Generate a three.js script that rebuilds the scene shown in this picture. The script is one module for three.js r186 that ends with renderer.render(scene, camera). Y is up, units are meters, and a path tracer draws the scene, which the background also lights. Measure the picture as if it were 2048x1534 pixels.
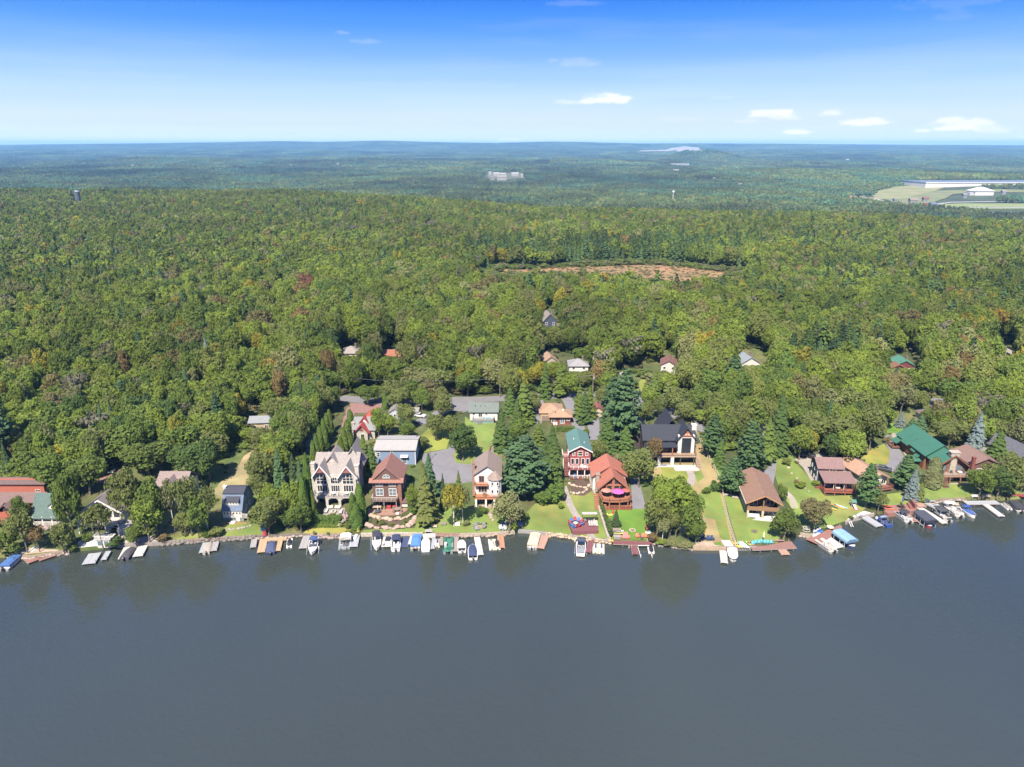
import * as THREE from 'three';
import { ImprovedNoise } from 'three/addons/math/ImprovedNoise.js';
import { mergeGeometries } from 'three/addons/utils/BufferGeometryUtils.js';

// ------------------------------------------------------------------ camera, sky, sun, exposure
const W = 2048, Hh = 1534, F = 1420, CAMH = 100, TH = Math.atan(475 / F);
const scene = new THREE.Scene();
const camera = new THREE.PerspectiveCamera(2 * Math.atan(767 / F) * 180 / Math.PI, W / Hh, 1, 40000);
camera.position.set(0, CAMH, 0);
camera.rotation.x = -TH;
const renderer = new THREE.WebGLRenderer({ antialias: true });
renderer.toneMapping = THREE.LinearToneMapping;
renderer.toneMappingExposure = 2.9;
renderer.shadowMap.enabled = true;
const SUNDIR = new THREE.Vector3(-0.30, 1.28, 0.95).normalize();
const sun = new THREE.DirectionalLight(0xfff2de, 4.6);
sun.position.copy(SUNDIR).multiplyScalar(500).add(new THREE.Vector3(0, 0, -250));
sun.target.position.set(0, 0, -250);
sun.castShadow = true;
sun.shadow.mapSize.set(4096, 4096);
Object.assign(sun.shadow.camera, { left: -320, right: 320, top: 260, bottom: -260, near: 10, far: 1200 });
scene.add(sun, sun.target);
scene.fog = new THREE.FogExp2(new THREE.Color().setRGB(0.26, 0.58, 1.0), 7.2e-5);

// ------------------------------------------------------------------ helpers
function mulberry(a) { return () => { a |= 0; a = a + 0x6D2B79F5 | 0; let t = Math.imul(a ^ a >>> 15, 1 | a); t = t + Math.imul(t ^ t >>> 7, 61 | t) ^ t; return ((t ^ t >>> 14) >>> 0) / 4294967296; }; }
const rnd = mulberry(20240);
const R = (a, b, r = rnd) => a + (b - a) * r();
const perlin = new ImprovedNoise();
const N2 = (x, y, s = 0) => perlin.noise(x, y, s * 7.31 + 0.5);
const fbm = (x, y, o = 4, s = 0) => { let a = 0, k = 1, f = 1; for (let i = 0; i < o; i++) { a += k * N2(x * f, y * f, s + i); k *= 0.5; f *= 2.03; } return a; };
const clamp = (x, a, b) => Math.min(b, Math.max(a, x));
const sm = (a, b, x) => { const t = clamp((x - a) / (b - a), 0, 1); return t * t * (3 - 2 * t); };
const lerp = (a, b, t) => a + (b - a) * t;
const lin = (pts, x) => { if (x <= pts[0][0]) return pts[0][1]; for (let i = 1; i < pts.length; i++) if (x <= pts[i][0]) { const a = pts[i - 1], b = pts[i]; return lerp(a[1], b[1], (x - a[0]) / (b[0] - a[0])); } return pts[pts.length - 1][1]; };
const V = (x, y, z) => new THREE.Vector3(x, y, z);
const C = (r, g, b) => new THREE.Color().setRGB(r, g, b);
const S = (hex) => new THREE.Color(hex);

// a direction through a point of the photograph, to find where things stand on the ground
const cT = Math.cos(TH), sT = Math.sin(TH);
function ray(px, py) { const X = (px - 1024) / F, Y = (767 - py) / F; return V(X, -sT + Y * cT, -cT - Y * sT); }
function onPlane(px, py, y = 0) { const d = ray(px, py), t = (y - CAMH) / d.y; return V(d.x * t, y, d.z * t); }
function project(p) { const y = p.y - CAMH, dep = -y * sT - p.z * cT, up = y * cT - p.z * sT; return [1024 + F * p.x / dep, 767 - F * up / dep, dep]; }

// ------------------------------------------------------------------ sky
{
  const SW = 4096, SH = 2048, data = new Float32Array(SW * SH * 4);
  const grad = [[-90, [.30, .42, .50]], [-6, [.50, .64, .80]], [-0.6, [.72, .84, .98]], [.2, [.70, .83, .98]], [1.8, [.72, .85, 1.0]], [3.5, [.58, .79, 1.0]], [4.9, [.42, .67, 1.0]], [6.6, [.23, .50, 1.0]], [8.3, [.10, .355, 1.0]], [9.9, [.046, .258, .98]], [14, [.036, .235, .95]], [22, [.034, .21, .90]], [45, [.032, .18, .78]], [90, [.03, .14, .62]]];
  // small fair-weather clouds: azimuth from the view axis, height, half widths (degrees), strength
  const toDeg = (px, py) => { const d = ray(px, py).normalize(); return [Math.atan2(d.x, -d.z) * 57.2958, Math.asin(d.y) * 57.2958]; };
  const puffs = [];
  const puff = (px, py, w, h, k, flat = 0.5) => { const [a, e] = toDeg(px, py); puffs.push([a, e, w / 24.8, h / 24.8, k, flat]); };
  puff(1213, 201, 64, 12, 1.05); puff(1205, 193, 40, 8, .5); puff(1135, 206, 40, 6, .42); puff(1548, 230, 46, 12, .85); puff(1566, 235, 34, 9, .5); puff(1590, 238, 14, 4, .3); puff(1660, 228, 24, 8, .6); puff(1500, 243, 26, 4, .3);
  puff(1733, 246, 42, 9, .85); puff(1925, 245, 50, 9, .75); pufx(); puff(1598, 265, 27, 5.5, .9); puff(1847, 262, 15, 4, .7); puff(1990, 262, 36, 7, .4); puff(2030, 275, 30, 3, .35);
  function pufx() { puff(1912, 257, 38, 8, .95); puff(1965, 256, 26, 8, .4); }
  puff(1150, 128, 46, 12, .16); puff(1165, 122, 14, 7, .14); puff(1108, 121, 12, 4, .16); puff(682, 66, 16, 4, .2); puff(730, 84, 30, 5, .12); puff(190, 269, 16, 3, .4); puff(1020, 280, 26, 4, .55); puff(1700, 285, 60, 3, .4); puff(1910, 33, 40, 12, .05); puff(1905, 8, 80, 12, .06);
  puff(1440, 195, 30, 4, .14); puff(1360, 240, 50, 6, .12); puff(250, 150, 160, 8, .05); puff(900, 170, 200, 10, .04); puff(1150, 8, 60, 8, .08); puff(1790, 150, 60, 9, .06);
  for (let row = 0; row < SH; row++) {
    const e = ((row + 0.5) / SH - 0.5) * 180;
    let i = 1; while (i < grad.length - 1 && grad[i][0] < e) i++;
    const [e0, c0] = grad[i - 1], [e1, c1] = grad[i], t = sm(0, 1, (e - e0) / (e1 - e0)) * .5 + .5 * clamp((e - e0) / (e1 - e0), 0, 1);
    for (let col = 0; col < SW; col++) {
      const az = (((col + 0.5) / SW - 0.25) * 360 + 540) % 360 - 180;
      const hz = [lin([[-1, 2.1], [.35, 2.1], [.8, 1.5], [1.5, 1.2], [3, 1.07], [6, 1]], e), lin([[-1, 1.8], [.35, 1.8], [.8, 1.36], [1.5, 1.13], [3, 1.05], [6, 1]], e), lin([[-1, 1.42], [.35, 1.42], [.8, 1.2], [1.5, 1.07], [3, 1.03], [6, 1]], e)]; // sky colour raised near the horizon, offsetting the dimming by the fog
      const er = e * Math.PI / 180, ar = az * Math.PI / 180, cs = Math.sin(ar) * Math.cos(er) * SUNDIR.x + Math.sin(er) * SUNDIR.y - Math.cos(ar) * Math.cos(er) * SUNDIR.z, au = .42 * Math.exp(-(((Math.acos(clamp(cs, -1, 1)) * 57.3) / 38) ** 2)) + .07 * sm(10, 50, e); // white glow round the sun and overhead, added to fill the shadows
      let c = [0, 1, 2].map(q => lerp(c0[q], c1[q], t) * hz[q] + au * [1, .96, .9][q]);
      if (e > -2 && e < 25 && az > -60 && az < 60) {
        const veil = .05 * sm(.05, .6, fbm(az * .05 + 3, e * .5, 4, 9)) * sm(25, 12, e); // faint high cloud
        let a = veil;
        for (const [pa, pe, w, h, k, flat] of puffs) {
          const dx = (az - pa) / w, dy = (e - pe) / (e < pe ? h * flat : h);
          if (Math.abs(dx) > 1.5 || Math.abs(dy) > 1.8) continue;
          const n = fbm(az * 1.1 + 11, e * 3.6, 5, 3) * .75;
          a = Math.max(a, k * sm(0, .75, 1 - dx * dx - dy * dy + n));
        }
        a = Math.min(a * 1.15, 1) * .96;
        const white = e < 2 ? [1.06, 1.05, 1.06] : [1.02, 1.02, 1.05];
        c = c.map((v, q) => lerp(v, white[q] * (hz[q] * .8 + .27), a));
      }
      const o = (row * SW + col) * 4; for (let q = 0; q < 3; q++) data[o + q] = c[q] / 2.9; data[o + 3] = 1;
    }
  }
  const tex = new THREE.DataTexture(data, SW, SH, THREE.RGBAFormat, THREE.FloatType);
  tex.mapping = THREE.EquirectangularReflectionMapping; tex.magFilter = tex.minFilter = THREE.LinearFilter; tex.needsUpdate = true;
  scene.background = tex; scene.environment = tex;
}

// ------------------------------------------------------------------ terrain
const shorePx = [[-260, 1135], [0, 1117], [60, 1119], [140, 1106], [240, 1096], [330, 1090], [400, 1084], [520, 1077], [600, 1074], [640, 1076], [730, 1073], [850, 1071], [905, 1074], [960, 1073], [1025, 1069], [1040, 1065], [1090, 1071], [1150, 1079], [1215, 1086], [1300, 1088], [1385, 1100], [1445, 1101], [1530, 1100], [1578, 1090], [1596, 1072], [1632, 1076], [1680, 1056], [1700, 1044], [1745, 1033], [1775, 1027], [1835, 1017], [1880, 1003], [1940, 1001], [2010, 1002], [2048, 998], [2300, 985]];
const shoreW = shorePx.map(([x, y]) => { const p = onPlane(x, y, 0); return [p.x, p.z]; }).sort((a, b) => a[0] - b[0]);
const zs = (x) => lin(shoreW, x);
const RIDGE = [[-.75, 1230], [-.3, 1180], [-.09, 1010], [.05, 900], [.45, 860], [.74, 730]];
const SKYL = [[-.9, 291], [-.72, 291], [-.6, 288.5], [-.5, 287], [-.4, 285], [-.31, 282.5], [-.26, 284], [-.17, 281.5], [-.09, 285], [-.02, 286], [.05, 283.5], [.10, 284.5], [.16, 287], [.26, 287], [.34, 287.5], [.42, 288.5], [.55, 290], [.72, 291], [.9, 291]];
function h(x, z) {
  const D = -z, az = x / Math.max(D, 1), d = Math.max(0, zs(clamp(x, -400, 400)) - z);
  let near = 0.9 + 8.5 * (1 - Math.exp(-d / 85)) + .25 * fbm(x * .03, z * .03, 2, 2) * sm(8, 40, d);
  near += 6 * sm(400, 1100, D) * sm(.1, -.3, az) - 3.5 * sm(300, 800, D) * sm(.02, .5, az) + 1.5 * fbm(x * .006, z * .006, 2, 5) * sm(200, 500, D);
  if (D < 600) return near;
  const Rr = lin(RIDGE, az), k = sm(Rr, Rr + 420, D);
  if (k <= 0) return near;
  let far = -30 + 32 * N2(x / 3200, z / 760, 43) * sm(1700, 3000, D) * sm(11000, 7000, D) + 20 * fbm(x / 900, z / 1500, 3, 11) * sm(1400, 3000, D) + 14 * sm(2200, 6500, D) * (1 + .8 * N2(x / 2500, z / 2500, 31)) + 12 * sm(-.2, -.6, az) * sm(1500, 2400, D) * sm(4200, 2600, D);
  far += (58 + 12 * N2(x / 2200, z / 1600, 37)) * sm(6200, 10500, D);
  far = lerp(far, 84 + 8.4 * (292 - lin(SKYL, az)), sm(10600, 12900, D));
  const qx = x - 1480, qz = z + 5900; // the stripped hill
  far += 92 * Math.exp(-(qx * qx) / (2 * (qx > 0 ? 290 : 200) ** 2) - (qz * qz) / (2 * 300 ** 2));
  return lerp(near, far, k);
}
function ground(px, py, lift = 0) { // the point of the ground seen at that point of the photograph
  const d = ray(px, py); let t = 40, dt = 2, q = null, fine = false;
  for (let i = 0; i < 6000; i++) { const y = CAMH + d.y * t; const x = d.x * t, z = d.z * t; const g = (z < zs(clamp(x, -400, 400)) ? h(x, z) : -0.05) + lift; if (y <= g) { if (dt < 0.05) { q = V(x, g, z); break; } t -= dt; dt /= 6; fine = true; } t += dt; if (!fine) dt = Math.max(2, t * .004); }
  if (q) return q; const k = 12400 / -d.z; return V(d.x * k, h(d.x * k, d.z * k) + lift, d.z * k);
}
const named = new Map();
function numbered(n) { const k = named.get(n) || 0; named.set(n, k + 1); return k ? n + '_' + String(k).padStart(3, '0') : n; }
function tag(o, label, category, group, kind) { if (label) o.userData.label = label; if (category) o.userData.category = category; if (group) o.userData.group = group; if (kind) o.userData.kind = kind; return o; }
function thing(name, label, category, pos = V(0, 0, 0), turn = 0, group) { const o = new THREE.Group(); o.name = numbered(name); o.position.copy(pos); o.rotation.y = turn; scene.add(o); return tag(o, label, category, group); }

// ------------------------------------------------------------------ textures and materials
function tex(n, size, fn, srgb = false) { // grey tile, size metres across
  const d = new Uint8Array(n * n * 4);
  for (let y = 0; y < n; y++) for (let x = 0; x < n; x++) { const v = fn(x / n, y / n), o = (y * n + x) * 4; const c = Array.isArray(v) ? v : [v, v, v]; for (let q = 0; q < 3; q++) d[o + q] = clamp(c[q], 0, 1) * 255; d[o + 3] = 255; }
  const t = new THREE.DataTexture(d, n, n); t.wrapS = t.wrapT = THREE.RepeatWrapping; t.magFilter = THREE.LinearFilter; t.minFilter = THREE.LinearMipmapLinearFilter; t.repeat.set(1 / size, 1 / size); t.needsUpdate = true; return t;
}
// noise that tiles: p periods across the tile
function tnoise(seed) { const T = new Map(); const hash = (x, y) => { const k = x * 4096 + y; if (!T.has(k)) { let a = Math.imul(x + 91 * seed, 374761393) + Math.imul(y + 17, 668265263) | 0; a = Math.imul(a ^ a >>> 13, 1274126177); T.set(k, ((a ^ a >>> 16) >>> 0) / 4294967296); } return T.get(k); }; return (u, v, p) => { const x = u * p, y = v * p, ix = Math.floor(x), iy = Math.floor(y), fx = x - ix, fy = y - iy, a = fx * fx * (3 - 2 * fx), b = fy * fy * (3 - 2 * fy); const m = (q) => ((q % p) + p) % p; return lerp(lerp(hash(m(ix), m(iy)), hash(m(ix + 1), m(iy)), a), lerp(hash(m(ix), m(iy + 1)), hash(m(ix + 1), m(iy + 1)), a), b); }; }
const tn = tnoise(3);
const tfbm = (u, v, p, o = 4) => { let a = 0, k = .5, s = 0; for (let i = 0; i < o; i++) { a += k * tn(u, v, p << i); s += k; k *= .5; } return a / s; };
const T = {
  grass: tex(256, 14, (u, v) => { const a = tfbm(u, v, 3, 3), b = tn(u, v, 90), c = tfbm(u + .3, v, 8, 3); const k = .52 + .42 * a + .16 * (b - .5); return [k * (.80 + .5 * c), k, k * (.75 + .25 * b)]; }),
  litter: tex(256, 17, (u, v) => { const a = .55 + .7 * (tfbm(u, v, 9, 5) - .2), b = tfbm(u + .4, v, 6, 3); return [a * (.85 + .3 * b), a, a * (.8 + .2 * b)]; }),
  asphalt: tex(128, 9, (u, v) => .72 + .28 * tfbm(u, v, 4, 5) + .12 * (tn(u, v, 100) - .5)),
  shingle: tex(128, 4, (u, v) => { const r = Math.floor(v * 16); return .70 + .3 * tn(u, r / 16, 32) + (v * 16 % 1 < .22 ? -.16 : 0) + .12 * (tfbm(u, v, 3) - .5); }),
  seam: tex(128, 4, (u, v) => (u * 10 % 1 < .14 ? .62 : .92) + .1 * (tfbm(u, v, 3) - .5)),
  siding: tex(128, 3, (u, v) => (v * 16 % 1 < .18 ? .68 : .93) + .1 * (tfbm(u, v, 4) - .5)),
  log: tex(128, 3, (u, v) => .55 + .42 * Math.sin((v * 9 % 1) * Math.PI) + .16 * (tfbm(u, v, 6) - .5)),
  plank: tex(128, 3, (u, v) => { const r = Math.floor(u * 20); return (u * 20 % 1 < .12 ? .55 : .84) + .2 * (tn(r / 20, 0, 20) - .5) + .12 * (tfbm(u, v, 6) - .5); }),
  stone: tex(256, 4, (u, v) => { const r = Math.floor(v * 12), q = Math.floor((u + (r % 2) * .07) * 8); const e = (v * 12 % 1 < .1) || (((u + (r % 2) * .07) * 8) % 1 < .07); return (e ? .58 : .72 + .3 * tn((q % 8) / 8, r / 12, 24)) + .16 * (tfbm(u, v, 12) - .5); }),
  rough: tex(128, 5, (u, v) => .70 + .4 * (tfbm(u, v, 5, 5) - .2)),
  gravel: tex(128, 6, (u, v) => .70 + .35 * (tfbm(u, v, 12, 4) - .2) + .2 * (tn(u, v, 64) - .5)),
  fabric: tex(64, 2, (u, v) => .90 + .1 * tfbm(u, v, 4, 3)),
};
const MC = new Map();
function M(color, t, o = {}) { // a cached material: colour (hex or Color), texture name, roughness, metalness
  const key = (color.isColor ? color.toArray().map(v => v.toFixed(3)).join() : color) + t + JSON.stringify(o);
  if (MC.has(key)) return MC.get(key);
  const c = color.isColor ? color : S(color); const m = new THREE.MeshStandardMaterial({ color: c, roughness: o.rough ?? .85, metalness: o.metal ?? 0, side: THREE.DoubleSide });
  if (t) { m.map = T[t]; if (t === 'grass') m.vertexColors = true; if (t !== 'grass' && t !== 'litter') { m.bumpMap = T[t]; m.bumpScale = o.bump ?? .02; } }
  MC.set(key, m); return m;
}
const GLASS = new THREE.MeshPhysicalMaterial({ color: C(.02, .027, .035), roughness: .06, metalness: 0, ior: 1.5, side: THREE.DoubleSide });
const GLASSB = new THREE.MeshPhysicalMaterial({ color: C(.10, .14, .17), roughness: .08, ior: 1.5, side: THREE.DoubleSide });

// ------------------------------------------------------------------ mesh collector (metres, flat shading, uv in metres)
class G {
  constructor() { this.p = []; }
  tri(a, b, c) { this.p.push(a.x, a.y, a.z, b.x, b.y, b.z, c.x, c.y, c.z); return this; }
  quad(a, b, c, d) { return this.tri(a, b, c).tri(a, c, d); }
  q(...n) { const v = []; for (let i = 0; i < n.length; i += 3) v.push(V(n[i], n[i + 1], n[i + 2])); if (v.length === 3) return this.tri(...v); for (let i = 2; i < v.length; i++) this.tri(v[0], v[i - 1], v[i]); return this; }
  hex(b, t) { // bottom and top outlines of equal length
    const n = b.length; for (let i = 0; i < n; i++) { const j = (i + 1) % n; this.quad(b[i], b[j], t[j], t[i]); }
    for (let i = 2; i < n; i++) { this.tri(t[0], t[i - 1], t[i]); this.tri(b[0], b[i], b[i - 1]); } return this;
  }
  box(x0, y0, z0, x1, y1, z1) { return this.hex([V(x0, y0, z1), V(x1, y0, z1), V(x1, y0, z0), V(x0, y0, z0)], [V(x0, y1, z1), V(x1, y1, z1), V(x1, y1, z0), V(x0, y1, z0)]); }
  cbox(x, y, z, w, hh, d, a = 0) { const c = Math.cos(a), s = Math.sin(a), P = (u, v, y2) => V(x + u * c + v * s, y2, z - u * s + v * c); const o = (y2) => [P(-w / 2, d / 2, y2), P(w / 2, d / 2, y2), P(w / 2, -d / 2, y2), P(-w / 2, -d / 2, y2)]; return this.hex(o(y), o(y + hh)); }
  bar(a, b, w, hh = w) { // square bar between two points
    const d = b.clone().sub(a).normalize(), u = Math.abs(d.y) > .95 ? V(1, 0, 0) : V(0, 1, 0); const s = d.clone().cross(u).normalize().multiplyScalar(w / 2), t = s.clone().cross(d).normalize().multiplyScalar(hh / 2);
    const o = (p) => [p.clone().sub(s).sub(t), p.clone().add(s).sub(t), p.clone().add(s).add(t), p.clone().sub(s).add(t)]; return this.hex(o(a), o(b));
  }
  cyl(a, b, r0, r1 = r0, n = 8) {
    const d = b.clone().sub(a).normalize(), u = Math.abs(d.y) > .95 ? V(1, 0, 0) : V(0, 1, 0); const s = d.clone().cross(u).normalize(), t = s.clone().cross(d).normalize();
    const o = (p, r) => Array.from({ length: n }, (_, i) => p.clone().addScaledVector(s, r * Math.cos(i / n * 6.2832)).addScaledVector(t, r * Math.sin(i / n * 6.2832))); return this.hex(o(a, r0), o(b, r1));
  }
  loft(rings, cap = true) { for (let k = 1; k < rings.length; k++) { const a = rings[k - 1], b = rings[k], n = a.length; for (let i = 0; i < n; i++) { const j = (i + 1) % n; this.quad(a[i], a[j], b[j], b[i]); } } if (cap) for (const r of [rings[0], rings[rings.length - 1]]) for (let i = 2; i < r.length; i++) this.tri(r[0], r[i - 1], r[i]); return this; }
  blob(x, y, z, rx, ry, rz, seed = 1, n = 7) { // an uneven rock-like lump
    const rings = []; for (let k = 0; k <= 4; k++) { const e = (k / 4 - .5) * Math.PI * .92; rings.push(Array.from({ length: n }, (_, i) => { const a = i / n * 6.2832, q = 1 + .28 * N2(i * 1.7 + seed * 3.1, k * 1.9 + seed, 4); return V(x + rx * q * Math.cos(e) * Math.cos(a), y + ry * q * Math.sin(e), z + rz * q * Math.cos(e) * Math.sin(a)); })); }
    return this.loft(rings);
  }
  // gable roof with thickness: ridge along 'x' or 'z'
  gable(x0, x1, z0, z1, y, rise, along = 'z', ov = .5, t = .22) {
    const L = (x, y2, z) => V(x, y2, z); x0 -= ov; x1 += ov; z0 -= ov; z1 += ov;
    if (along === 'z') { const k = rise / ((x1 - x0) / 2 - ov), yb = y - k * ov, m = (x0 + x1) / 2, yt = yb + k * (m - x0); for (const [a, b] of [[x0, m], [m, x1]]) { const ya = a === x0 ? yb : yt, yc = b === x1 ? yb : yt; this.hex([L(a, ya, z1), L(b, yc, z1), L(b, yc, z0), L(a, ya, z0)], [L(a, ya + t, z1), L(b, yc + t, z1), L(b, yc + t, z0), L(a, ya + t, z0)]); } }
    else { const k = rise / ((z1 - z0) / 2 - ov), yb = y - k * ov, m = (z0 + z1) / 2, yt = yb + k * (m - z0); for (const [a, b] of [[z0, m], [m, z1]]) { const ya = a === z0 ? yb : yt, yc = b === z1 ? yb : yt; this.hex([L(x0, yc, b), L(x1, yc, b), L(x1, ya, a), L(x0, ya, a)], [L(x0, yc + t, b), L(x1, yc + t, b), L(x1, ya + t, a), L(x0, ya + t, a)]); } }
    return this;
  }
  hip(x0, x1, z0, z1, y, rise, ov = .5, inset = null, t = .2) {
    x0 -= ov; x1 += ov; z0 -= ov; z1 += ov; const w = x1 - x0, d = z1 - z0; let a, b;
    if (w > d) { const i = inset ?? d / 2; a = V(x0 + i, y + rise, (z0 + z1) / 2); b = V(x1 - i, y + rise, (z0 + z1) / 2); } else { const i = inset ?? w / 2; a = V((x0 + x1) / 2, y + rise, z1 - i); b = V((x0 + x1) / 2, y + rise, z0 + i); }
    const c = [V(x0, y, z1), V(x1, y, z1), V(x1, y, z0), V(x0, y, z0)];
    if (w > d) this.quad(c[0], c[1], b, a).tri(c[1], c[2], b).quad(c[2], c[3], a, b).tri(c[3], c[0], a); else this.tri(c[0], c[1], a).quad(c[1], c[2], b, a).tri(c[2], c[3], b).quad(c[3], c[0], a, b);
    for (let i = 0; i < 4; i++) { const p = c[i], q = c[(i + 1) % 4]; this.quad(p, q, V(q.x, y - t, q.z), V(p.x, y - t, p.z)); } this.quad(...c.map(p => V(p.x, y - t, p.z))); return this;
  }
  // shed slab: front edge (z1) at y1, back edge (z0) at y0
  slab(x0, x1, z0, z1, y0, y1, t = .2) { return this.hex([V(x0, y1, z1), V(x1, y1, z1), V(x1, y0, z0), V(x0, y0, z0)], [V(x0, y1 + t, z1), V(x1, y1 + t, z1), V(x1, y0 + t, z0), V(x0, y0 + t, z0)]); }
  // gable-end wall triangle (a thin prism) in a z plane
  pent(x0, x1, y, rise, z, t = .12) { const m = (x0 + x1) / 2; return this.hex([V(x0, y, z), V(x1, y, z), V(m, y + rise, z)], [V(x0, y, z - t), V(x1, y, z - t), V(m, y + rise, z - t)]); }
  pentX(z0, z1, y, rise, x, t = .12) { const m = (z0 + z1) / 2; return this.hex([V(x, y, z0), V(x, y, z1), V(x, y + rise, m)], [V(x - t, y, z0), V(x - t, y, z1), V(x - t, y + rise, m)]); }
  geo(smooth = false) {
    const g = new THREE.BufferGeometry(), n = this.p.length / 3, uv = new Float32Array(n * 2); g.setAttribute('position', new THREE.Float32BufferAttribute(this.p, 3)); g.computeVertexNormals(); const N = g.attributes.normal.array, P = this.p;
    for (let i = 0; i < n; i++) { const k = i * 3; let nx = N[k], ny = N[k + 1], nz = N[k + 2]; const hl = Math.hypot(nx, nz); let tx = 1, tz = 0; if (hl > .05) { tx = nz / hl; tz = -nx / hl; } const bx = ny * tz, by = nz * tx - nx * tz, bz = -ny * tx; uv[i * 2] = P[k] * tx + P[k + 2] * tz; uv[i * 2 + 1] = P[k] * bx + P[k + 1] * by + P[k + 2] * bz; }
    g.setAttribute('uv', new THREE.BufferAttribute(uv, 2)); return g;
  }
  build(name, mat, parent) { const m = new THREE.Mesh(this.geo(), mat); m.name = parent ? name : numbered(name); m.castShadow = m.receiveShadow = true; (parent || scene).add(m); return m; }
}
const part = (name, mat, parent, f) => { const g = new G(); f(g); return g.build(name, mat, parent); };

// ------------------------------------------------------------------ the ground sheet
{
  const rows = [0]; let d = 0; while (d < 14600) { d += Math.max(1.6, (d + 165) * .0125); rows.push(d); }
  const NC = 260, pos = [], col = [], idx = [];
  const put = (x, y, z) => { pos.push(x, y, z); const n = fbm(x * .02, z * .02, 3, 7); const D = -z; const k = .8 + .5 * n, w = sm(-.2, .4, fbm(x * .05 + 9, z * .05, 3, 17)); const f = sm(700, 1500, D); col.push(lerp(lerp(.075, .125, w), .062, f) * k, lerp(lerp(.105, .13, w), .088, f) * k, lerp(lerp(.03, .05, w), .036, f) * k); };
  const Wd = (q) => 190 + .98 * q;
  for (let c = 0; c <= NC; c++) { const x = (c / NC * 2 - 1) * Wd(0); put(x, -2.5, zs(x) - .2); }
  for (const q of rows) for (let c = 0; c <= NC; c++) { const x = (c / NC * 2 - 1) * Wd(q), f = sm(150, 500, q), z = lerp(zs(clamp(x, -400, 400)), -170, f) - q - .35; put(x, h(x, z), z); }
  for (let r = 0; r <= rows.length - 1; r++) for (let c = 0; c < NC; c++) { const a = r * (NC + 1) + c, b = a + NC + 1; idx.push(a, a + 1, b + 1, a, b + 1, b); }
  const g = new THREE.BufferGeometry(); g.setAttribute('position', new THREE.Float32BufferAttribute(pos, 3)); g.setAttribute('color', new THREE.Float32BufferAttribute(col, 3)); const uv = []; for (let i = 0; i < pos.length; i += 3) uv.push(pos[i], pos[i + 2]); g.setAttribute('uv', new THREE.Float32BufferAttribute(uv, 2)); g.setIndex(idx); g.computeVertexNormals();
  const m = new THREE.Mesh(g, new THREE.MeshStandardMaterial({ vertexColors: true, map: T.litter, roughness: 1, side: THREE.DoubleSide })); m.name = 'ground'; m.receiveShadow = true; tag(m, 'wooded land rising from the lake shore to the far hills', null, null, 'structure'); scene.add(m);
}
// the lake
{
  const rip = tex(512, 26, (u, v) => .5 + .5 * ((tfbm(u, v, 9, 4) - .5) + .8 * (tn(u, v, 34) - .5) + .5 * (tn(u + .2, v, 80) - .5))); 
  const drift = tex(256, 240, (u, v) => { const a = tfbm(u, v * .5 + u * .1, 4, 5); return .78 + .3 * a; }), gloss = tex(256, 170, (u, v) => .35 + .9 * sm(.35, .7, tfbm(u, v, 5, 5)));
  const mat = new THREE.MeshPhysicalMaterial({ color: C(.034, .043, .040), map: drift, roughnessMap: gloss, roughness: .085, ior: 1.5, bumpMap: rip, bumpScale: .075, side: THREE.DoubleSide });
  const g = new THREE.PlaneGeometry(1600, 700, 8, 4); g.rotateX(-Math.PI / 2); const p = g.attributes.position, uv = g.attributes.uv; for (let i = 0; i < p.count; i++) { p.setZ(i, p.getZ(i) + 120); uv.setXY(i, p.getX(i), p.getZ(i)); }
  const m = new THREE.Mesh(g, mat); m.name = 'lake_water'; m.receiveShadow = true; tag(m, 'dark rippled lake water filling the foreground', null, null, 'structure'); scene.add(m);
}
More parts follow.
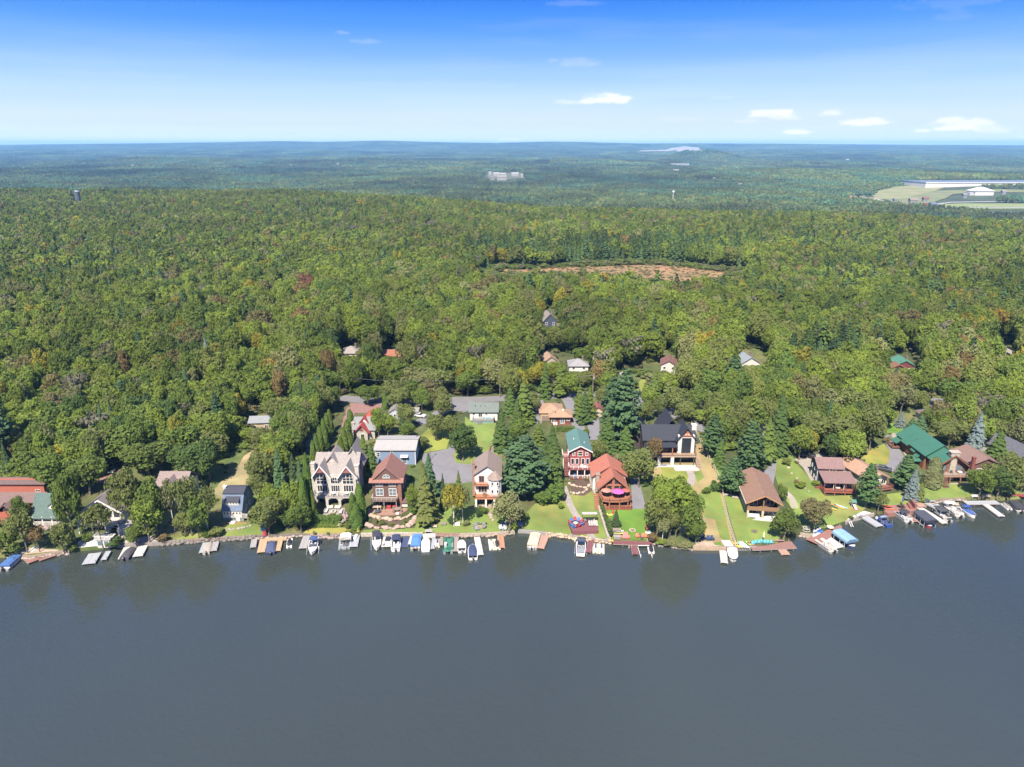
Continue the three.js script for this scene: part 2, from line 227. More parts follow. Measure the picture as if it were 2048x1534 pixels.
// a sheet laid over the ground: outline in photograph points or world points
const clears = []; // places where no wild tree may stand: world polygons
function inPoly(x, z, P) { let r = false; for (let i = 0, j = P.length - 1; i < P.length; j = i++) { const a = P[i], b = P[j]; if ((a[1] > z) !== (b[1] > z) && x < (b[0] - a[0]) * (z - a[1]) / (b[1] - a[1]) + a[0]) r = !r; } return r; }
function drape(name, label, mat, outline, lift, o = {}) {
  const P = o.world ? outline : outline.map(([x, y]) => { const q = ground(x, y); return [q.x, Math.min(q.z, zs(q.x) - .4)]; });
  if (o.clear !== false) clears.push(P);
  const c = P.map(p => new THREE.Vector2(p[0], p[1])); const t0 = THREE.ShapeUtils.triangulateShape(c, []); let tris = t0.map(t => t.map(i => P[i]));
  for (let k = 0; k < 14; k++) { const next = []; let cut = false; for (const t of tris) { const L = [0, 1, 2].map(i => Math.hypot(t[i][0] - t[(i + 1) % 3][0], t[i][1] - t[(i + 1) % 3][1])), m = L.indexOf(Math.max(...L)); if (L[m] > 3.5) { cut = true; const a = t[m], b = t[(m + 1) % 3], cc = t[(m + 2) % 3], mid = [(a[0] + b[0]) / 2, (a[1] + b[1]) / 2]; next.push([a, mid, cc], [mid, b, cc]); } else next.push(t); } tris = next; if (!cut) break; }
  const col = []; const pos = [], uv = []; for (const t of tris) { const area = (t[1][0] - t[0][0]) * (t[2][1] - t[0][1]) - (t[2][0] - t[0][0]) * (t[1][1] - t[0][1]); for (const p of area < 0 ? t : [t[0], t[2], t[1]]) { pos.push(p[0], (o.y ?? h(p[0], p[1])) + lift, p[1]); uv.push(p[0], p[1]); const n1 = fbm(p[0] * .07, p[1] * .07, 3, 81), n2 = sm(.05, .6, fbm(p[0] * .045 + 7, p[1] * .045, 3, 83)), k = 1 + .3 * n1; col.push(k * lerp(.95, 1.3, n2), k * lerp(.97, 1.05, n2), k * lerp(.95, 1.25, n2)); } }
  const g = new THREE.BufferGeometry(); g.setAttribute('color', new THREE.Float32BufferAttribute(col, 3)); g.setAttribute('position', new THREE.Float32BufferAttribute(pos, 3)); g.setAttribute('uv', new THREE.Float32BufferAttribute(uv, 2)); g.computeVertexNormals();
  const m = new THREE.Mesh(g, mat); m.name = numbered(name); m.receiveShadow = true; tag(m, label, null, null, 'structure'); scene.add(m); return P;
}
function band(name, label, mat, line, width, lift, o = {}) { // a path of even width along photograph points
  const w = line.map(([x, y]) => { const q = ground(x, y); return V(q.x, 0, q.z); }); const c = new THREE.CatmullRomCurve3(w, false, 'centripetal'), n = Math.max(4, Math.ceil(c.getLength() / 3)); const a = [], b = [];
  for (let i = 0; i <= n; i++) { const p = c.getPoint(i / n), t = c.getTangent(i / n), ww = (Array.isArray(width) ? lerp(width[0], width[1], i / n) : width) / 2; a.push([p.x - t.z * ww, p.z + t.x * ww]); b.push([p.x + t.z * ww, p.z - t.x * ww]); }
  return drape(name, label, mat, [...a, ...b.reverse()], lift, { ...o, world: true });
}
// ------------------------------------------------------------------ trees
const LEAF = new Map();
function leafMat(r, g, b) { const k = [r, g, b].join(); if (!LEAF.has(k)) LEAF.set(k, new THREE.MeshPhysicalMaterial({ color: C(r, g, b), roughness: .95, transmission: .44, thickness: 0, specularIntensity: .25, side: THREE.DoubleSide })); return LEAF.get(k); }
const BARK = M(C(.14, .115, .09), 'rough'), BIRCH = M(C(.5, .47, .42), 'rough');
function leafQuad(p, c, n, s, r) { // a folded leaf clump round c facing n
  const a = V(R(-1, 1, r), R(-1, 1, r), R(-1, 1, r)).cross(n).normalize().multiplyScalar(s * R(.7, 1.25, r)), b = a.clone().cross(n).normalize().multiplyScalar(s * R(.55, .95, r)), f = n.clone().multiplyScalar(s * R(-.25, .35, r));
  const v = [c.clone().sub(a), c.clone().sub(b).add(f), c.clone().add(a), c.clone().add(b).add(f)]; for (const i of [0, 1, 2, 0, 2, 3]) p.push(v[i].x, v[i].y, v[i].z);
}
function fromPos(p, cols) { const g = new THREE.BufferGeometry(); g.setAttribute('position', new THREE.Float32BufferAttribute(p, 3)); if (cols) g.setAttribute('color', new THREE.Float32BufferAttribute(cols, 3)); g.computeVertexNormals(); return g; }
const dirR = (r) => { const y = R(-1, 1, r), a = R(0, 6.2832, r), q = Math.sqrt(1 - y * y); return V(q * Math.cos(a), y, q * Math.sin(a)); };
// a broad crown of radius 1 and height 0..1 (crown from y0): lobes covered with leaf clumps
function decidCrown(seed, leaves, size, lobes, y0 = .24, sparse = 0, push = [], flat = 1) {
  const r = mulberry(seed * 977 + 5), L = [];
  const cy = (1 + y0) / 2, ry = (1 - y0) / 2;
  for (let i = 0; i < lobes; i++) { const d = dirR(r); if (d.y < -.45) d.y *= -.6; const k = R(.45, .78, r); const lr = R(.24, .44, r) * (1 - .25 * Math.abs(d.y)); L.push([V(d.x * k, cy + d.y * k * ry * flat, d.z * k), lr, lr * ry * R(.75, 1.15, r)]); }
  L.push([V(R(-.1, .1, r), cy - .02, R(-.1, .1, r)), .62, ry * .66]);
  const w = L.map(l => l[1] * l[1]), tot = w.reduce((a, b) => a + b, 0);
  for (let i = 0; i < leaves; i++) {
    let q = r() * tot, j = 0; while (q > w[j] && j < L.length - 1) { q -= w[j]; j++; }
    const [c, lr, ly] = L[j], d = dirR(r); if (d.y < -.3 && r() < .6) d.y *= -1; const k = r() < .22 + sparse ? R(.35, .9, r) : R(.86, 1.08, r);
    const p = V(c.x + d.x * lr * k, c.y + d.y * ly * k, c.z + d.z * lr * k); const n = d.clone().addScaledVector(dirR(r), .75).normalize(); n.y *= .8;
    // scale: the crown is later stretched by (radius, height, radius); keep clumps round for height about 2.6 radii
    const m = push.length; leafQuad(push, V(p.x, p.y * 2.6, p.z), n.normalize(), size * R(.6, 1.3, r), r); for (let t = m + 1; t < push.length; t += 3) push[t] /= 2.6;
  }
  return push;
}
function decidTrunk(seed, rad = .065, y0 = .24) { // with limbs that reach into the crown
  const r = mulberry(seed * 31 + 7), g = new G(), lean = V(R(-.08, .08, r), 0, R(-.08, .08, r));
  const top = V(lean.x * 2, .62, lean.z * 2), mid = V(lean.x, y0 + .1, lean.z);
  g.cyl(V(0, -.03, 0), mid, rad, rad * .72, 7).cyl(mid, top, rad * .72, rad * .3, 6);
  for (let i = 0; i < 7; i++) { const a = R(0, 6.28, r), t = R(0, .8, r), s = mid.clone().lerp(top, t), k = R(.35, .75, r), e = V(s.x + Math.cos(a) * k, s.y + R(.08, .24, r), s.z + Math.sin(a) * k); const m = s.clone().lerp(e, .5); m.y -= .015; g.cyl(s, m, rad * .4, rad * .26, 5).cyl(m, e, rad * .26, rad * .1, 5); }
  return g.geo();
}
function spruceCrown(seed, layers, br, size = 1, y0 = .06, push = []) { // drooping tiers, radius 1 at the foot, height 1
  const r = mulberry(seed * 131 + 3);
  for (let k = 0; k < layers; k++) {
    const t = k / (layers - 1), y = y0 + (1 - y0) * Math.pow(t, .92) * .985, rad = Math.pow(1 - t, .76) * (1 - .12 * Math.sin(k * 2.1)) * R(.84, 1.06, r) + .03, n = Math.max(4, Math.round(br * (1 - .55 * t)));
    for (let i = 0; i < n; i++) {
      const a = (i + r()) / n * 6.2832, q = rad * R(.62, 1.14, r), ca = Math.cos(a), sa = Math.sin(a), dr = R(.015, .075, r) * (1 - t * .5), wd = (.10 + .16 * rad) * size * R(.8, 1.2, r);
      const P = (s, off, dy) => V(ca * q * s - sa * off, y - dr * s * s * 1.4 + dy, sa * q * s + ca * off);
      for (const [s0, s1] of [[.12, .62], [.5, 1]]) { const a0 = P(s0, -wd * .6, 0), a1 = P(s0, wd * .6, 0), b = P(s1, 0, -.012), u = P((s0 + s1) / 2, -wd, -.022), w = P((s0 + s1) / 2, wd, -.022), c = P((s0 + s1) / 2, 0, .012); for (const [x, yq, z] of [[a0, c, u], [u, c, b], [b, c, w], [w, c, a1], [a0, a1, c]]) push.push(x.x, x.y, x.z, yq.x, yq.y, yq.z, z.x, z.y, z.z); }
    }
  }
  return push;
}
function pineCrown(seed, tiers, n0, leaves, size, push = []) { // white pine: flat plumes at the ends of level limbs
  const r = mulberry(seed * 71 + 1);
  for (let k = 0; k < tiers; k++) {
    const t = k / (tiers - 1), y = .2 + .78 * t, rad = (t < .25 ? .7 + 1.1 * t : 1.02 * (1 - Math.pow((t - .25) / .78, 1.7))) + .06, n = Math.max(3, Math.round(n0 * (1 - .5 * t)));
    for (let i = 0; i < n; i++) {
      const a = (i + R(0, .9, r)) / n * 6.2832, q = rad * R(.6, 1.0, r), c = V(Math.cos(a) * q * .62, y + R(-.02, .02, r), Math.sin(a) * q * .62);
      for (let j = 0; j < leaves; j++) { const u = R(-1, 1, r) * .5, v = R(-1, 1, r) * .22; const p = V(c.x + Math.cos(a) * u * q * .85 - Math.sin(a) * v, (c.y + .025 * (u + .5) * R(0, 1.3, r) + R(0, .018, r)), c.z + Math.sin(a) * u * q * .85 + Math.cos(a) * v); const nn = V(Math.cos(a) * .5 + R(-.5, .5, r), 1, Math.sin(a) * .5 + R(-.5, .5, r)).normalize(); const m = push.length; leafQuad(push, V(p.x, p.y * 3, p.z), nn, size * R(.6, 1.25, r), r); for (let s = m + 1; s < push.length; s += 3) push[s] /= 3; }
    }
  }
  return push;
}
function columnCrown(seed, leaves, size, pw = .8, push = []) { // arborvitae: dense upright sprays
  const r = mulberry(seed * 17 + 11);
  for (let i = 0; i < leaves; i++) { const y = Math.pow(r(), 1.15), a = R(0, 6.28, r), rad = Math.pow(1 - y, pw) * (1 + .12 * Math.sin(a * 3 + y * 9)) * R(.78, 1.04, r) * Math.min(1, .55 + y * 5); const c = V(Math.cos(a) * rad, y * .97 * 4, Math.sin(a) * rad), n = V(Math.cos(a), R(.1, .7, r), Math.sin(a)).addScaledVector(dirR(r), .5).normalize(); const m = push.length; leafQuad(push, c, n, size * R(.6, 1.3, r), r); for (let s = m + 1; s < push.length; s += 3) push[s] /= 4; }
  return push;
}
function bareTree(seed, g = new G(), rad = .05) { const r = mulberry(seed); const go = (p, d, L, w, k) => { const e = p.clone().addScaledVector(d, L); g.cyl(p, e, w, w * .68, k > 1 ? 5 : 4); if (!k) return; for (let i = 0; i < 3; i++) { const q = d.clone().add(dirR(r).multiplyScalar(.75)); q.y = Math.abs(q.y) * .7 + .25; q.normalize(); go(p.clone().addScaledVector(d, L * R(.55, 1, r)), q, L * R(.55, .78, r), w * .55, k - 1); } }; go(V(0, -.02, 0), V(.03, 1, 0).normalize(), .34, rad, 4); return g.geo(); }
const straightTrunk = (rad) => new G().cyl(V(0, -.03, 0), V(0, .9, 0), rad, rad * .15, 7).geo();
const PROTO = {
  oak: [1, 2, 3, 4, 5, 6].map(i => [fromPos(decidCrown(i, 3600, .074, 20 + i, .08)), decidTrunk(i, .06, .16)]),
  thin: [11, 12, 13].map(i => [fromPos(decidCrown(i, 1900, .068, 17, .26, .22)), decidTrunk(i, .05, .34)]),
  shrub: [21, 22, 23].map(i => [fromPos(decidCrown(i, 1200, .12, 9, -.1)), null]),
  spruce: [1, 2, 3].map(i => [fromPos(spruceCrown(i, 34, 19, .8)), straightTrunk(.06)]),
  fir: [4, 5].map(i => [fromPos(spruceCrown(i, 24, 15, .95, .14)), straightTrunk(.07)]),
  pine: [1, 2, 3].map(i => [fromPos(pineCrown(i, 14, 10, 32, .10)), straightTrunk(.07)]),
  cedar: [1, 2].map(i => [fromPos(columnCrown(i, 1900, .19, .42)), null]),
  bare: [5, 6].map(i => [bareTree(i), null]),
};
const INFO = {
  oak: ['deciduous_tree', 'tree', 'leafy tree'], thin: ['deciduous_tree', 'tree', 'open-crowned tree'], shrub: ['shrub', 'shrub', 'rounded shrub'], spruce: ['spruce_tree', 'tree', 'spruce'], fir: ['fir_tree', 'tree', 'loose-branched conifer'], pine: ['pine_tree', 'tree', 'white pine'], cedar: ['arborvitae', 'tree', 'columnar arborvitae'], bare: ['bare_tree', 'tree', 'leafless grey tree'],
};
// leaf colours (base colours, linear)
const TONE = {
  green: [.108, .158, .030], fresh: [.148, .202, .032], deep: [.074, .124, .030], olive: [.136, .164, .046], yellow: [.215, .205, .030], gold: [.25, .19, .034], rust: [.175, .128, .058], red: [.15, .066, .05], brown: [.155, .142, .064], pine: [.074, .138, .050], teal: [.068, .128, .056], dark: [.050, .086, .032], blue: [.15, .195, .19], grey: [.15, .14, .125], hedge: [.095, .160, .030], pale: [.172, .188, .080],
};
const TONEWORD = { green: 'mid-green', fresh: 'bright green', deep: 'deep green', olive: 'olive-green', yellow: 'yellowing', gold: 'golden', rust: 'rust-tinged', red: 'reddish', brown: 'brownish', pine: 'blue-green', teal: 'blue-green', dark: 'dark green', blue: 'silvery blue', grey: 'grey', hedge: 'bright green', pale: 'pale green' };
const landmarks = []; // [x, z, words] of the houses, to say where a tree stands
function whereIs(p) { let best = null, bd = 1e9; for (const [x, z, w] of landmarks) { const d = Math.hypot(x - p.x, (z - p.z)); if (d < bd) { bd = d; best = [x, z, w]; } } if (!best) return 'on the lake shore'; const dx = p.x - best[0], dz = p.z - best[1]; const rel = Math.abs(dx) > Math.abs(dz) * 1.1 ? (dx > 0 ? 'right of' : 'left of') : (dz > 0 ? 'in front of' : 'behind'); return `${rel} the ${best[2]}`; }
const treeList = [];
let protoTurn = 0;
function addTree(kind, pos, H, rad, tone, o = {}) {
  const list = PROTO[kind], [cg, tg] = list[protoTurn++ % list.length], [name, cat] = INFO[kind];
  const g = new THREE.Group(); g.name = numbered(name); g.position.copy(pos); g.rotation.y = o.turn ?? R(0, 6.28); g.scale.set(rad, H, rad); scene.add(g);
  const c = TONE[tone], k = R(.96, 1.2), q = (v) => Math.round(v * k * 200) / 200;
  const crown = new THREE.Mesh(cg, kind === 'bare' ? M(C(...TONE.grey), 'rough') : leafMat(q(c[0]), q(c[1]), q(c[2]))); crown.name = kind === 'bare' ? 'branches' : kind === 'shrub' || kind === 'cedar' ? 'foliage' : 'crown'; crown.castShadow = crown.receiveShadow = true; g.add(crown);
  if (tg) { const t = new THREE.Mesh(tg, o.birch ? BIRCH : BARK); t.name = 'trunk'; t.castShadow = t.receiveShadow = true; g.add(t); }
  g.userData.category = cat; treeList.push([g, kind, tone, o]); return g;
}
// a tree of the photograph: foot (px, yb), top yt, crown width in photograph pixels
function tree(kind, px, yt, yb, wpx, tone, o = {}) {
  const p = ground(px, yb), dep = project(p)[2]; let lo = .5, hi = 45; for (let i = 0; i < 30; i++) { const m = (lo + hi) / 2; if (project(V(p.x, p.y + m, p.z))[1] > yt) lo = m; else hi = m; }
  const H = lo, top = project(V(p.x, p.y + H * .6, p.z))[2]; return addTree(kind, V(p.x, p.y - .05, p.z), H, wpx / 2 * top / F, tone, o);
}
function labelTrees() {
  const seen = new Map();
  for (const [g, kind, tone, o] of treeList) { const H = g.scale.y, q = g.scale.x / H, word = INFO[kind][2], size = kind === 'shrub' ? (H > 4.5 ? 'big ' : H < 2 ? 'tiny ' : '') : H > 17 ? 'very tall ' : H > 14 ? 'tall ' : H < 6 ? 'small ' : H < 10 ? 'low ' : ''; const shape = kind === 'oak' || kind === 'thin' ? (q > .42 ? 'broad ' : q < .24 ? 'slim ' : '') : ''; const fit = (q) => q.split(' ').length > 13 ? q.replace(/^(very tall|tall|low|small|big|tiny) /, '').replace(/^(broad|slim) /, '') : q; const l = o.label || fit(`${size}${shape}${kind === 'bare' ? '' : TONEWORD[tone] + ' '}${word} ${o.wild ? 'in woods' : 'standing'} ${whereIs(g.position)}`); if (!seen.has(l)) seen.set(l, []); seen.get(l).push([g, kind, o]); }
  for (const [l, list] of seen) {
    const n = list.length; list.sort((a, b) => project(a[0].position)[0] - project(b[0].position)[0]);
    list.forEach(([g, kind, o], i) => { const place = n === 1 ? '' : n === 2 ? ['left one', 'right one'][i] : n === 3 ? ['left one', 'middle one', 'right one'][i] : null; if (place === null) tag(g, l, null, `${INFO[kind][2]}s ${whereIs(g.position)}`); else tag(g, place ? l + ', ' + place : l); });
  }
}
// ------------------------------------------------------------------ lawns, drives, paths (outlines as they lie on the ground)
const PH = (hex, k = 1.72) => { const c = S(hex), y = .3 * c.r + .55 * c.g + .15 * c.b, q = .16; return C(lerp(c.r, y, q) / k, lerp(c.g, y, q) / k, lerp(c.b, y, q) / k); }; // surface colour for a colour read under this sun and exposure
const LAWN = (hex, k) => { const c = S(hex); return M(C(c.r / k, c.g / k, c.b / k), 'grass', { rough: 1 }); }, ASPH = M(PH('#8a8a92'), 'asphalt', { rough: .95 }), ROADM = M(PH('#86868c'), 'asphalt', { rough: .95 }), GRAV = M(PH('#b5aca2'), 'gravel', { rough: 1 }), REDP = M(PH('#a87c78'), 'gravel', { rough: .95 }), MULCH = M(PH('#6b5348'), 'gravel', { rough: 1 }), TANP = M(PH('#cbb39a'), 'rough'), WHITEP = M(PH('#ece8e4'), 'rough'), STONEP = M(PH('#b3aaa2'), 'stone'), DRY = M(PH('#b8a874'), 'grass', { rough: 1 }), DIRT = M(PH('#a98a68'), 'gravel', { rough: 1 });
const g1 = LAWN('#88a252', 1.8), g2 = LAWN('#76a53e', 1.75), g3 = LAWN('#aaaa5c', 1.75), g4 = LAWN('#9aa850', 1.75), g5 = LAWN('#6c943c', 1.75);
drape('lawn', 'green lake lawn below the narrow blue-grey house', g1, [[345, 1083], [385, 1066], [430, 1070], [452, 1048], [500, 1044], [530, 1048], [528, 1074], [440, 1080], [385, 1083]], .04);
drape('meadow_slope', 'tan grassy slope behind the narrow blue-grey house', M(PH('#aea57a'), 'grass', { rough: 1 }), [[425, 985], [440, 965], [470, 945], [488, 912], [515, 895], [522, 930], [505, 965], [496, 985], [450, 1000]], .04);
drape('lawn', 'dry yellowish grass strip before the stone mansion', g3, [[606, 1070], [622, 1052], [660, 1054], [700, 1056], [702, 1070], [640, 1072]], .04);
drape('lawn', 'green strip of lawn between the brown house and the white tower house', g1, [[722, 1070], [728, 1060], [830, 1056], [835, 1030], [870, 1012], [940, 1015], [1010, 1018], [1040, 1030], [1036, 1058], [1022, 1064], [960, 1069], [900, 1070], [800, 1067]], .04);
drape('lawn', 'wide lawn below the red house', g1, [[1042, 1061], [1048, 1030], [1070, 1008], [1110, 1000], [1140, 990], [1188, 975], [1206, 1030], [1222, 1080], [1160, 1076], [1090, 1067]], .04);
drape('lawn', 'bright green lawn below the salmon-roofed chalet', g2, [[1226, 1080], [1208, 1012], [1206, 985], [1225, 1010], [1265, 1016], [1300, 1016], [1302, 1050], [1306, 1084]], .04);
drape('lawn', 'long back lawn between the white house and the grey-green ranch house', g1, [[930, 832], [946, 846], [992, 846], [986, 880], [1000, 905], [985, 920], [950, 930], [912, 928], [905, 905], [930, 880]], .04);
drape('lawn', 'yellowish patch of lawn beside the parking court', g4, [[848, 905], [842, 872], [862, 852], [895, 850], [902, 868], [893, 898]], .04);
drape('dry_lawn', 'patchy dry lawn below the black modern house', DRY, [[1300, 935], [1310, 925], [1395, 925], [1388, 890], [1405, 885], [1420, 905], [1440, 965], [1456, 1030], [1468, 1094], [1428, 1090], [1395, 1085], [1330, 1040], [1310, 980]], .03);
drape('lawn', 'green grass left of the slate path', g4, [[1322, 934], [1366, 937], [1380, 952], [1372, 972], [1345, 975], [1325, 955]], .06, { clear: false });
drape('lawn', 'green grass along the wire fence', g1, [[1400, 985], [1420, 970], [1440, 985], [1452, 1035], [1462, 1088], [1440, 1075], [1430, 1040], [1410, 1035], [1396, 1005]], .06, { clear: false });
drape('lawn', 'green grass patch right of the slate path', g1, [[1385, 945], [1402, 940], [1408, 955], [1395, 965]], .06, { clear: false });
drape('lawn', 'small mown patch by the patio of sand', g2, [[1425, 1086], [1440, 1084], [1446, 1094], [1432, 1096]], .06, { clear: false });
drape('lawn', 'green lawn below the brown-roofed lake house', g1, [[1446, 985], [1482, 1000], [1500, 1036], [1560, 1046], [1562, 1070], [1555, 1086], [1476, 1088], [1462, 1045]], .04);
drape('lawn', 'sloping lawn between the brown-roofed house and the navy house', g1, [[1548, 945], [1556, 905], [1580, 900], [1592, 925], [1618, 955], [1650, 992], [1715, 990], [1738, 1012], [1722, 1024], [1690, 1043], [1650, 1056], [1608, 1060], [1592, 1030], [1572, 1000], [1558, 975]], .04);
drape('lawn', 'rounded lawn beside the lodge drive', g4, [[1722, 918], [1740, 898], [1768, 888], [1782, 905], [1780, 922], [1762, 936], [1735, 928]], .04);
drape('lawn', 'lawn below the log lodge', g1, [[1842, 955], [1885, 966], [1940, 970], [1965, 990], [1950, 998], [1885, 1000], [1838, 1012], [1775, 1016], [1752, 1012], [1762, 990], [1800, 985], [1830, 985]], .04);
drape('lawn', 'bright lawn behind the log lodge', g2, [[1768, 850], [1785, 846], [1820, 856], [1815, 866], [1775, 866]], .04);
drape('lawn', 'small lawn at the right end of the shore', g1, [[2010, 986], [2050, 968], [2070, 975], [2060, 990], [2014, 996]], .04);
drape('lawn', 'pale grass verge beside the side street', g4, [[1270, 775], [1285, 755], [1300, 765], [1298, 790], [1275, 795]], .04);
drape('lawn', 'grass around the grey-roofed hidden house', g5, [[1400, 850], [1420, 842], [1435, 900], [1450, 930], [1440, 960], [1425, 930]], .04);
drape('lawn', 'grass above the asphalt loop', g1, [[1535, 905], [1550, 885], [1580, 880], [1570, 900], [1552, 905]], .04);
// streets and drives
band('street', 'grey asphalt street behind the lake houses', ROADM, [[470, 742], [560, 772], [640, 790], [720, 800], [830, 806], [900, 800], [960, 799], [1100, 792], [1200, 788], [1300, 797], [1400, 806], [1500, 812], [1650, 806], [1860, 802], [2080, 806]], 6, .06);
drape('parking_court', 'grey asphalt parking court beside the white tower house', ASPH, [[842, 908], [870, 903], [896, 898], [905, 888], [912, 892], [906, 912], [912, 926], [948, 930], [950, 962], [930, 966], [908, 972], [872, 960], [848, 935]], .06);
band('driveway', 'asphalt drive from the street past the little sheds', ASPH, [[835, 846], [862, 836], [885, 822], [905, 806]], 5, .06);
drape('parking_court', 'asphalt court at the end of the grey-green ranch house', ASPH, [[905, 800], [945, 800], [943, 820], [925, 826], [908, 822]], .07);
band('driveway', 'asphalt drive left of the tan-roofed ranch house', ASPH, [[1072, 850], [1080, 825], [1078, 800]], 3.4, .06);
band('driveway', 'asphalt drive right of the tan-roofed ranch house', ASPH, [[1162, 868], [1150, 835], [1138, 805], [1128, 790]], 4.2, .06);
drape('driveway', 'asphalt pad under the tall pines', ASPH, [[1172, 838], [1198, 835], [1200, 880], [1180, 880]], .06);
band('driveway', 'broad grey drive to the black modern house', ASPH, [[1415, 862], [1380, 842], [1340, 826], [1295, 812], [1270, 798]], 5.5, .07);
drape('bare_soil', 'bare sandy soil along the drive of the black modern house', TANP, [[1330, 812], [1390, 828], [1425, 850], [1420, 872], [1390, 850], [1350, 828]], .05);
drape('driveway', 'asphalt strip right of the salmon-roofed chalet', ASPH, [[1262, 950], [1276, 952], [1292, 1018], [1264, 1018]], .06);
drape('driveway', 'asphalt spot behind the salmon-roofed chalet', ASPH, [[1228, 898], [1252, 900], [1258, 925], [1240, 918]], .06);
drape('driveway', 'asphalt loop behind the brown-roofed lake house', ASPH, [[1472, 938], [1500, 938], [1530, 942], [1540, 930], [1530, 906], [1542, 906], [1553, 928], [1551, 945], [1546, 972], [1536, 972], [1530, 955], [1480, 950]], .06);
drape('gravel_yard', 'pale gravel yard beside the navy house', GRAV, [[1588, 918], [1640, 908], [1662, 915], [1630, 925], [1624, 945], [1634, 966], [1622, 962], [1606, 935]], .05);
drape('driveway', 'shaded asphalt drive behind the navy house', ASPH, [[1628, 880], [1640, 872], [1652, 912], [1640, 912]], .06);
drape('driveway', 'curving asphalt drive of the log lodge', ASPH, [[1764, 872], [1778, 870], [1796, 895], [1814, 922], [1800, 944], [1764, 942], [1778, 922], [1780, 905]], .06);
drape('gravel_yard', 'pale gravel pad behind the log lodge', GRAV, [[1780, 867], [1815, 865], [1818, 880], [1790, 884]], .06);
drape('gravel_yard', 'pale gravel apron at the lodge garage', GRAV, [[1798, 893], [1818, 886], [1836, 915], [1815, 918]], .06);
band('driveway', 'reddish brick drive running up beside the stone mansion', REDP, [[664, 925], [676, 900], [690, 868], [697, 836], [704, 814]], 3.6, .06);
drape('driveway', 'reddish brick forecourt behind the red-gabled cottage', REDP, [[700, 806], [764, 808], [760, 826], [704, 826]], .06);
drape('driveway', 'reddish gravel drive under the trees behind the white contemporary house', REDP, [[190, 966], [228, 934], [246, 940], [220, 968]], .06);
drape('driveway', 'reddish gravel patch behind the cedar lodge', REDP, [[-20, 948], [10, 935], [34, 930], [40, 962], [0, 965]], .06);
band('driveway', 'narrow grey lane left of the arborvitae row', ASPH, [[614, 945], [619, 900], [622, 858]], 2.6, .06);
band('path', 'winding grey stone path below the red house', STONEP, [[1127, 972], [1133, 990], [1146, 1022], [1160, 1040], [1168, 1044]], 1.9, .08, { clear: false });
band('path', 'short path from the lounge deck to the lake', STONEP, [[1174, 1060], [1179, 1068], [1187, 1081]], 1.7, .08, { clear: false });
band('path', 'slate path below the black modern house', STONEP, [[1374, 936], [1384, 952], [1380, 968], [1370, 978]], 2.2, .08, { clear: false });
drape('planting_bed', 'brown mulch bed with rocks below the red house', MULCH, [[1138, 964], [1160, 958], [1184, 962], [1190, 978], [1168, 992], [1146, 990]], .07, { clear: false });
drape('planting_bed', 'dark mulch bed before the brown house', MULCH, [[745, 1036], [815, 1036], [812, 1050], [745, 1052]], .09, { clear: false });
drape('patio', 'sand-coloured patio at the water with blue chairs', TANP, [[1390, 1085], [1424, 1083], [1432, 1098], [1450, 1098], [1450, 1101], [1388, 1099]], .10);
drape('patio', 'white concrete slab beside the wire fence foot', WHITEP, [[1442, 1081], [1459, 1081], [1468, 1094], [1450, 1095]], .10, { clear: false });
drape('patio', 'pale concrete pad with fire pit beside the grey pier', WHITEP, [[1698, 1036], [1728, 1022], [1744, 1028], [1720, 1040], [1694, 1045]], .09, { clear: false });
drape('beach', 'reddish brown sand at the right end of the shore', M(PH('#9a6a50'), 'gravel'), [[2004, 999], [2014, 990], [2060, 986], [2080, 992], [2050, 998]], .09);
drape('stone_court', 'grey stone terrace of the stone mansion', STONEP, [[650, 1016], [690, 1016], [690, 1032], [644, 1032]], .09, { clear: false });
drape('gravel_strip', 'pale worn ground at the lake edge below the cedar lodge', TANP, [[20, 1108], [60, 1096], [120, 1100], [110, 1112], [40, 1116]], .06);
drape('terrace', 'white concrete terrace at the water below the white contemporary house', WHITEP, [[160, 1082], [188, 1072], [215, 1078], [222, 1098], [190, 1104], [142, 1104]], .12);
drape('terrace', 'pale landing behind the covered grey boat', M(PH('#c8beb4'), 'plank'), [[236, 1094], [250, 1082], [300, 1072], [318, 1078], [320, 1089], [240, 1096]], .10);
// the meadow among the woods
drape('heath', 'rust and straw coloured bog meadow among the woods', M(PH('#b0925e', 1.8), 'grass', { rough: 1 }), [[968, 549], [985, 538], [1100, 534], [1180, 530], [1250, 527], [1330, 528], [1420, 537], [1470, 545], [1496, 556], [1430, 574], [1370, 577], [1310, 572], [1230, 560], [1120, 556], [1040, 557], [975, 556]], .3);
const pave = [[1, 1]];
// stepping stones
for (const [x, y] of [[1146, 1070], [1152, 1067], [1161, 1066], [1170, 1064]]) { const p = ground(x, y); const m = part('stepping_stone', STONEP, null, g => g.cbox(0, 0, 0, 1.5, .1, .8, .3)); m.position.set(p.x, p.y + .03, p.z); tag(m, 'flat pale stepping stone in the lawn before the maroon deck', 'stepping stone', 'stepping stones below the maroon deck'); }

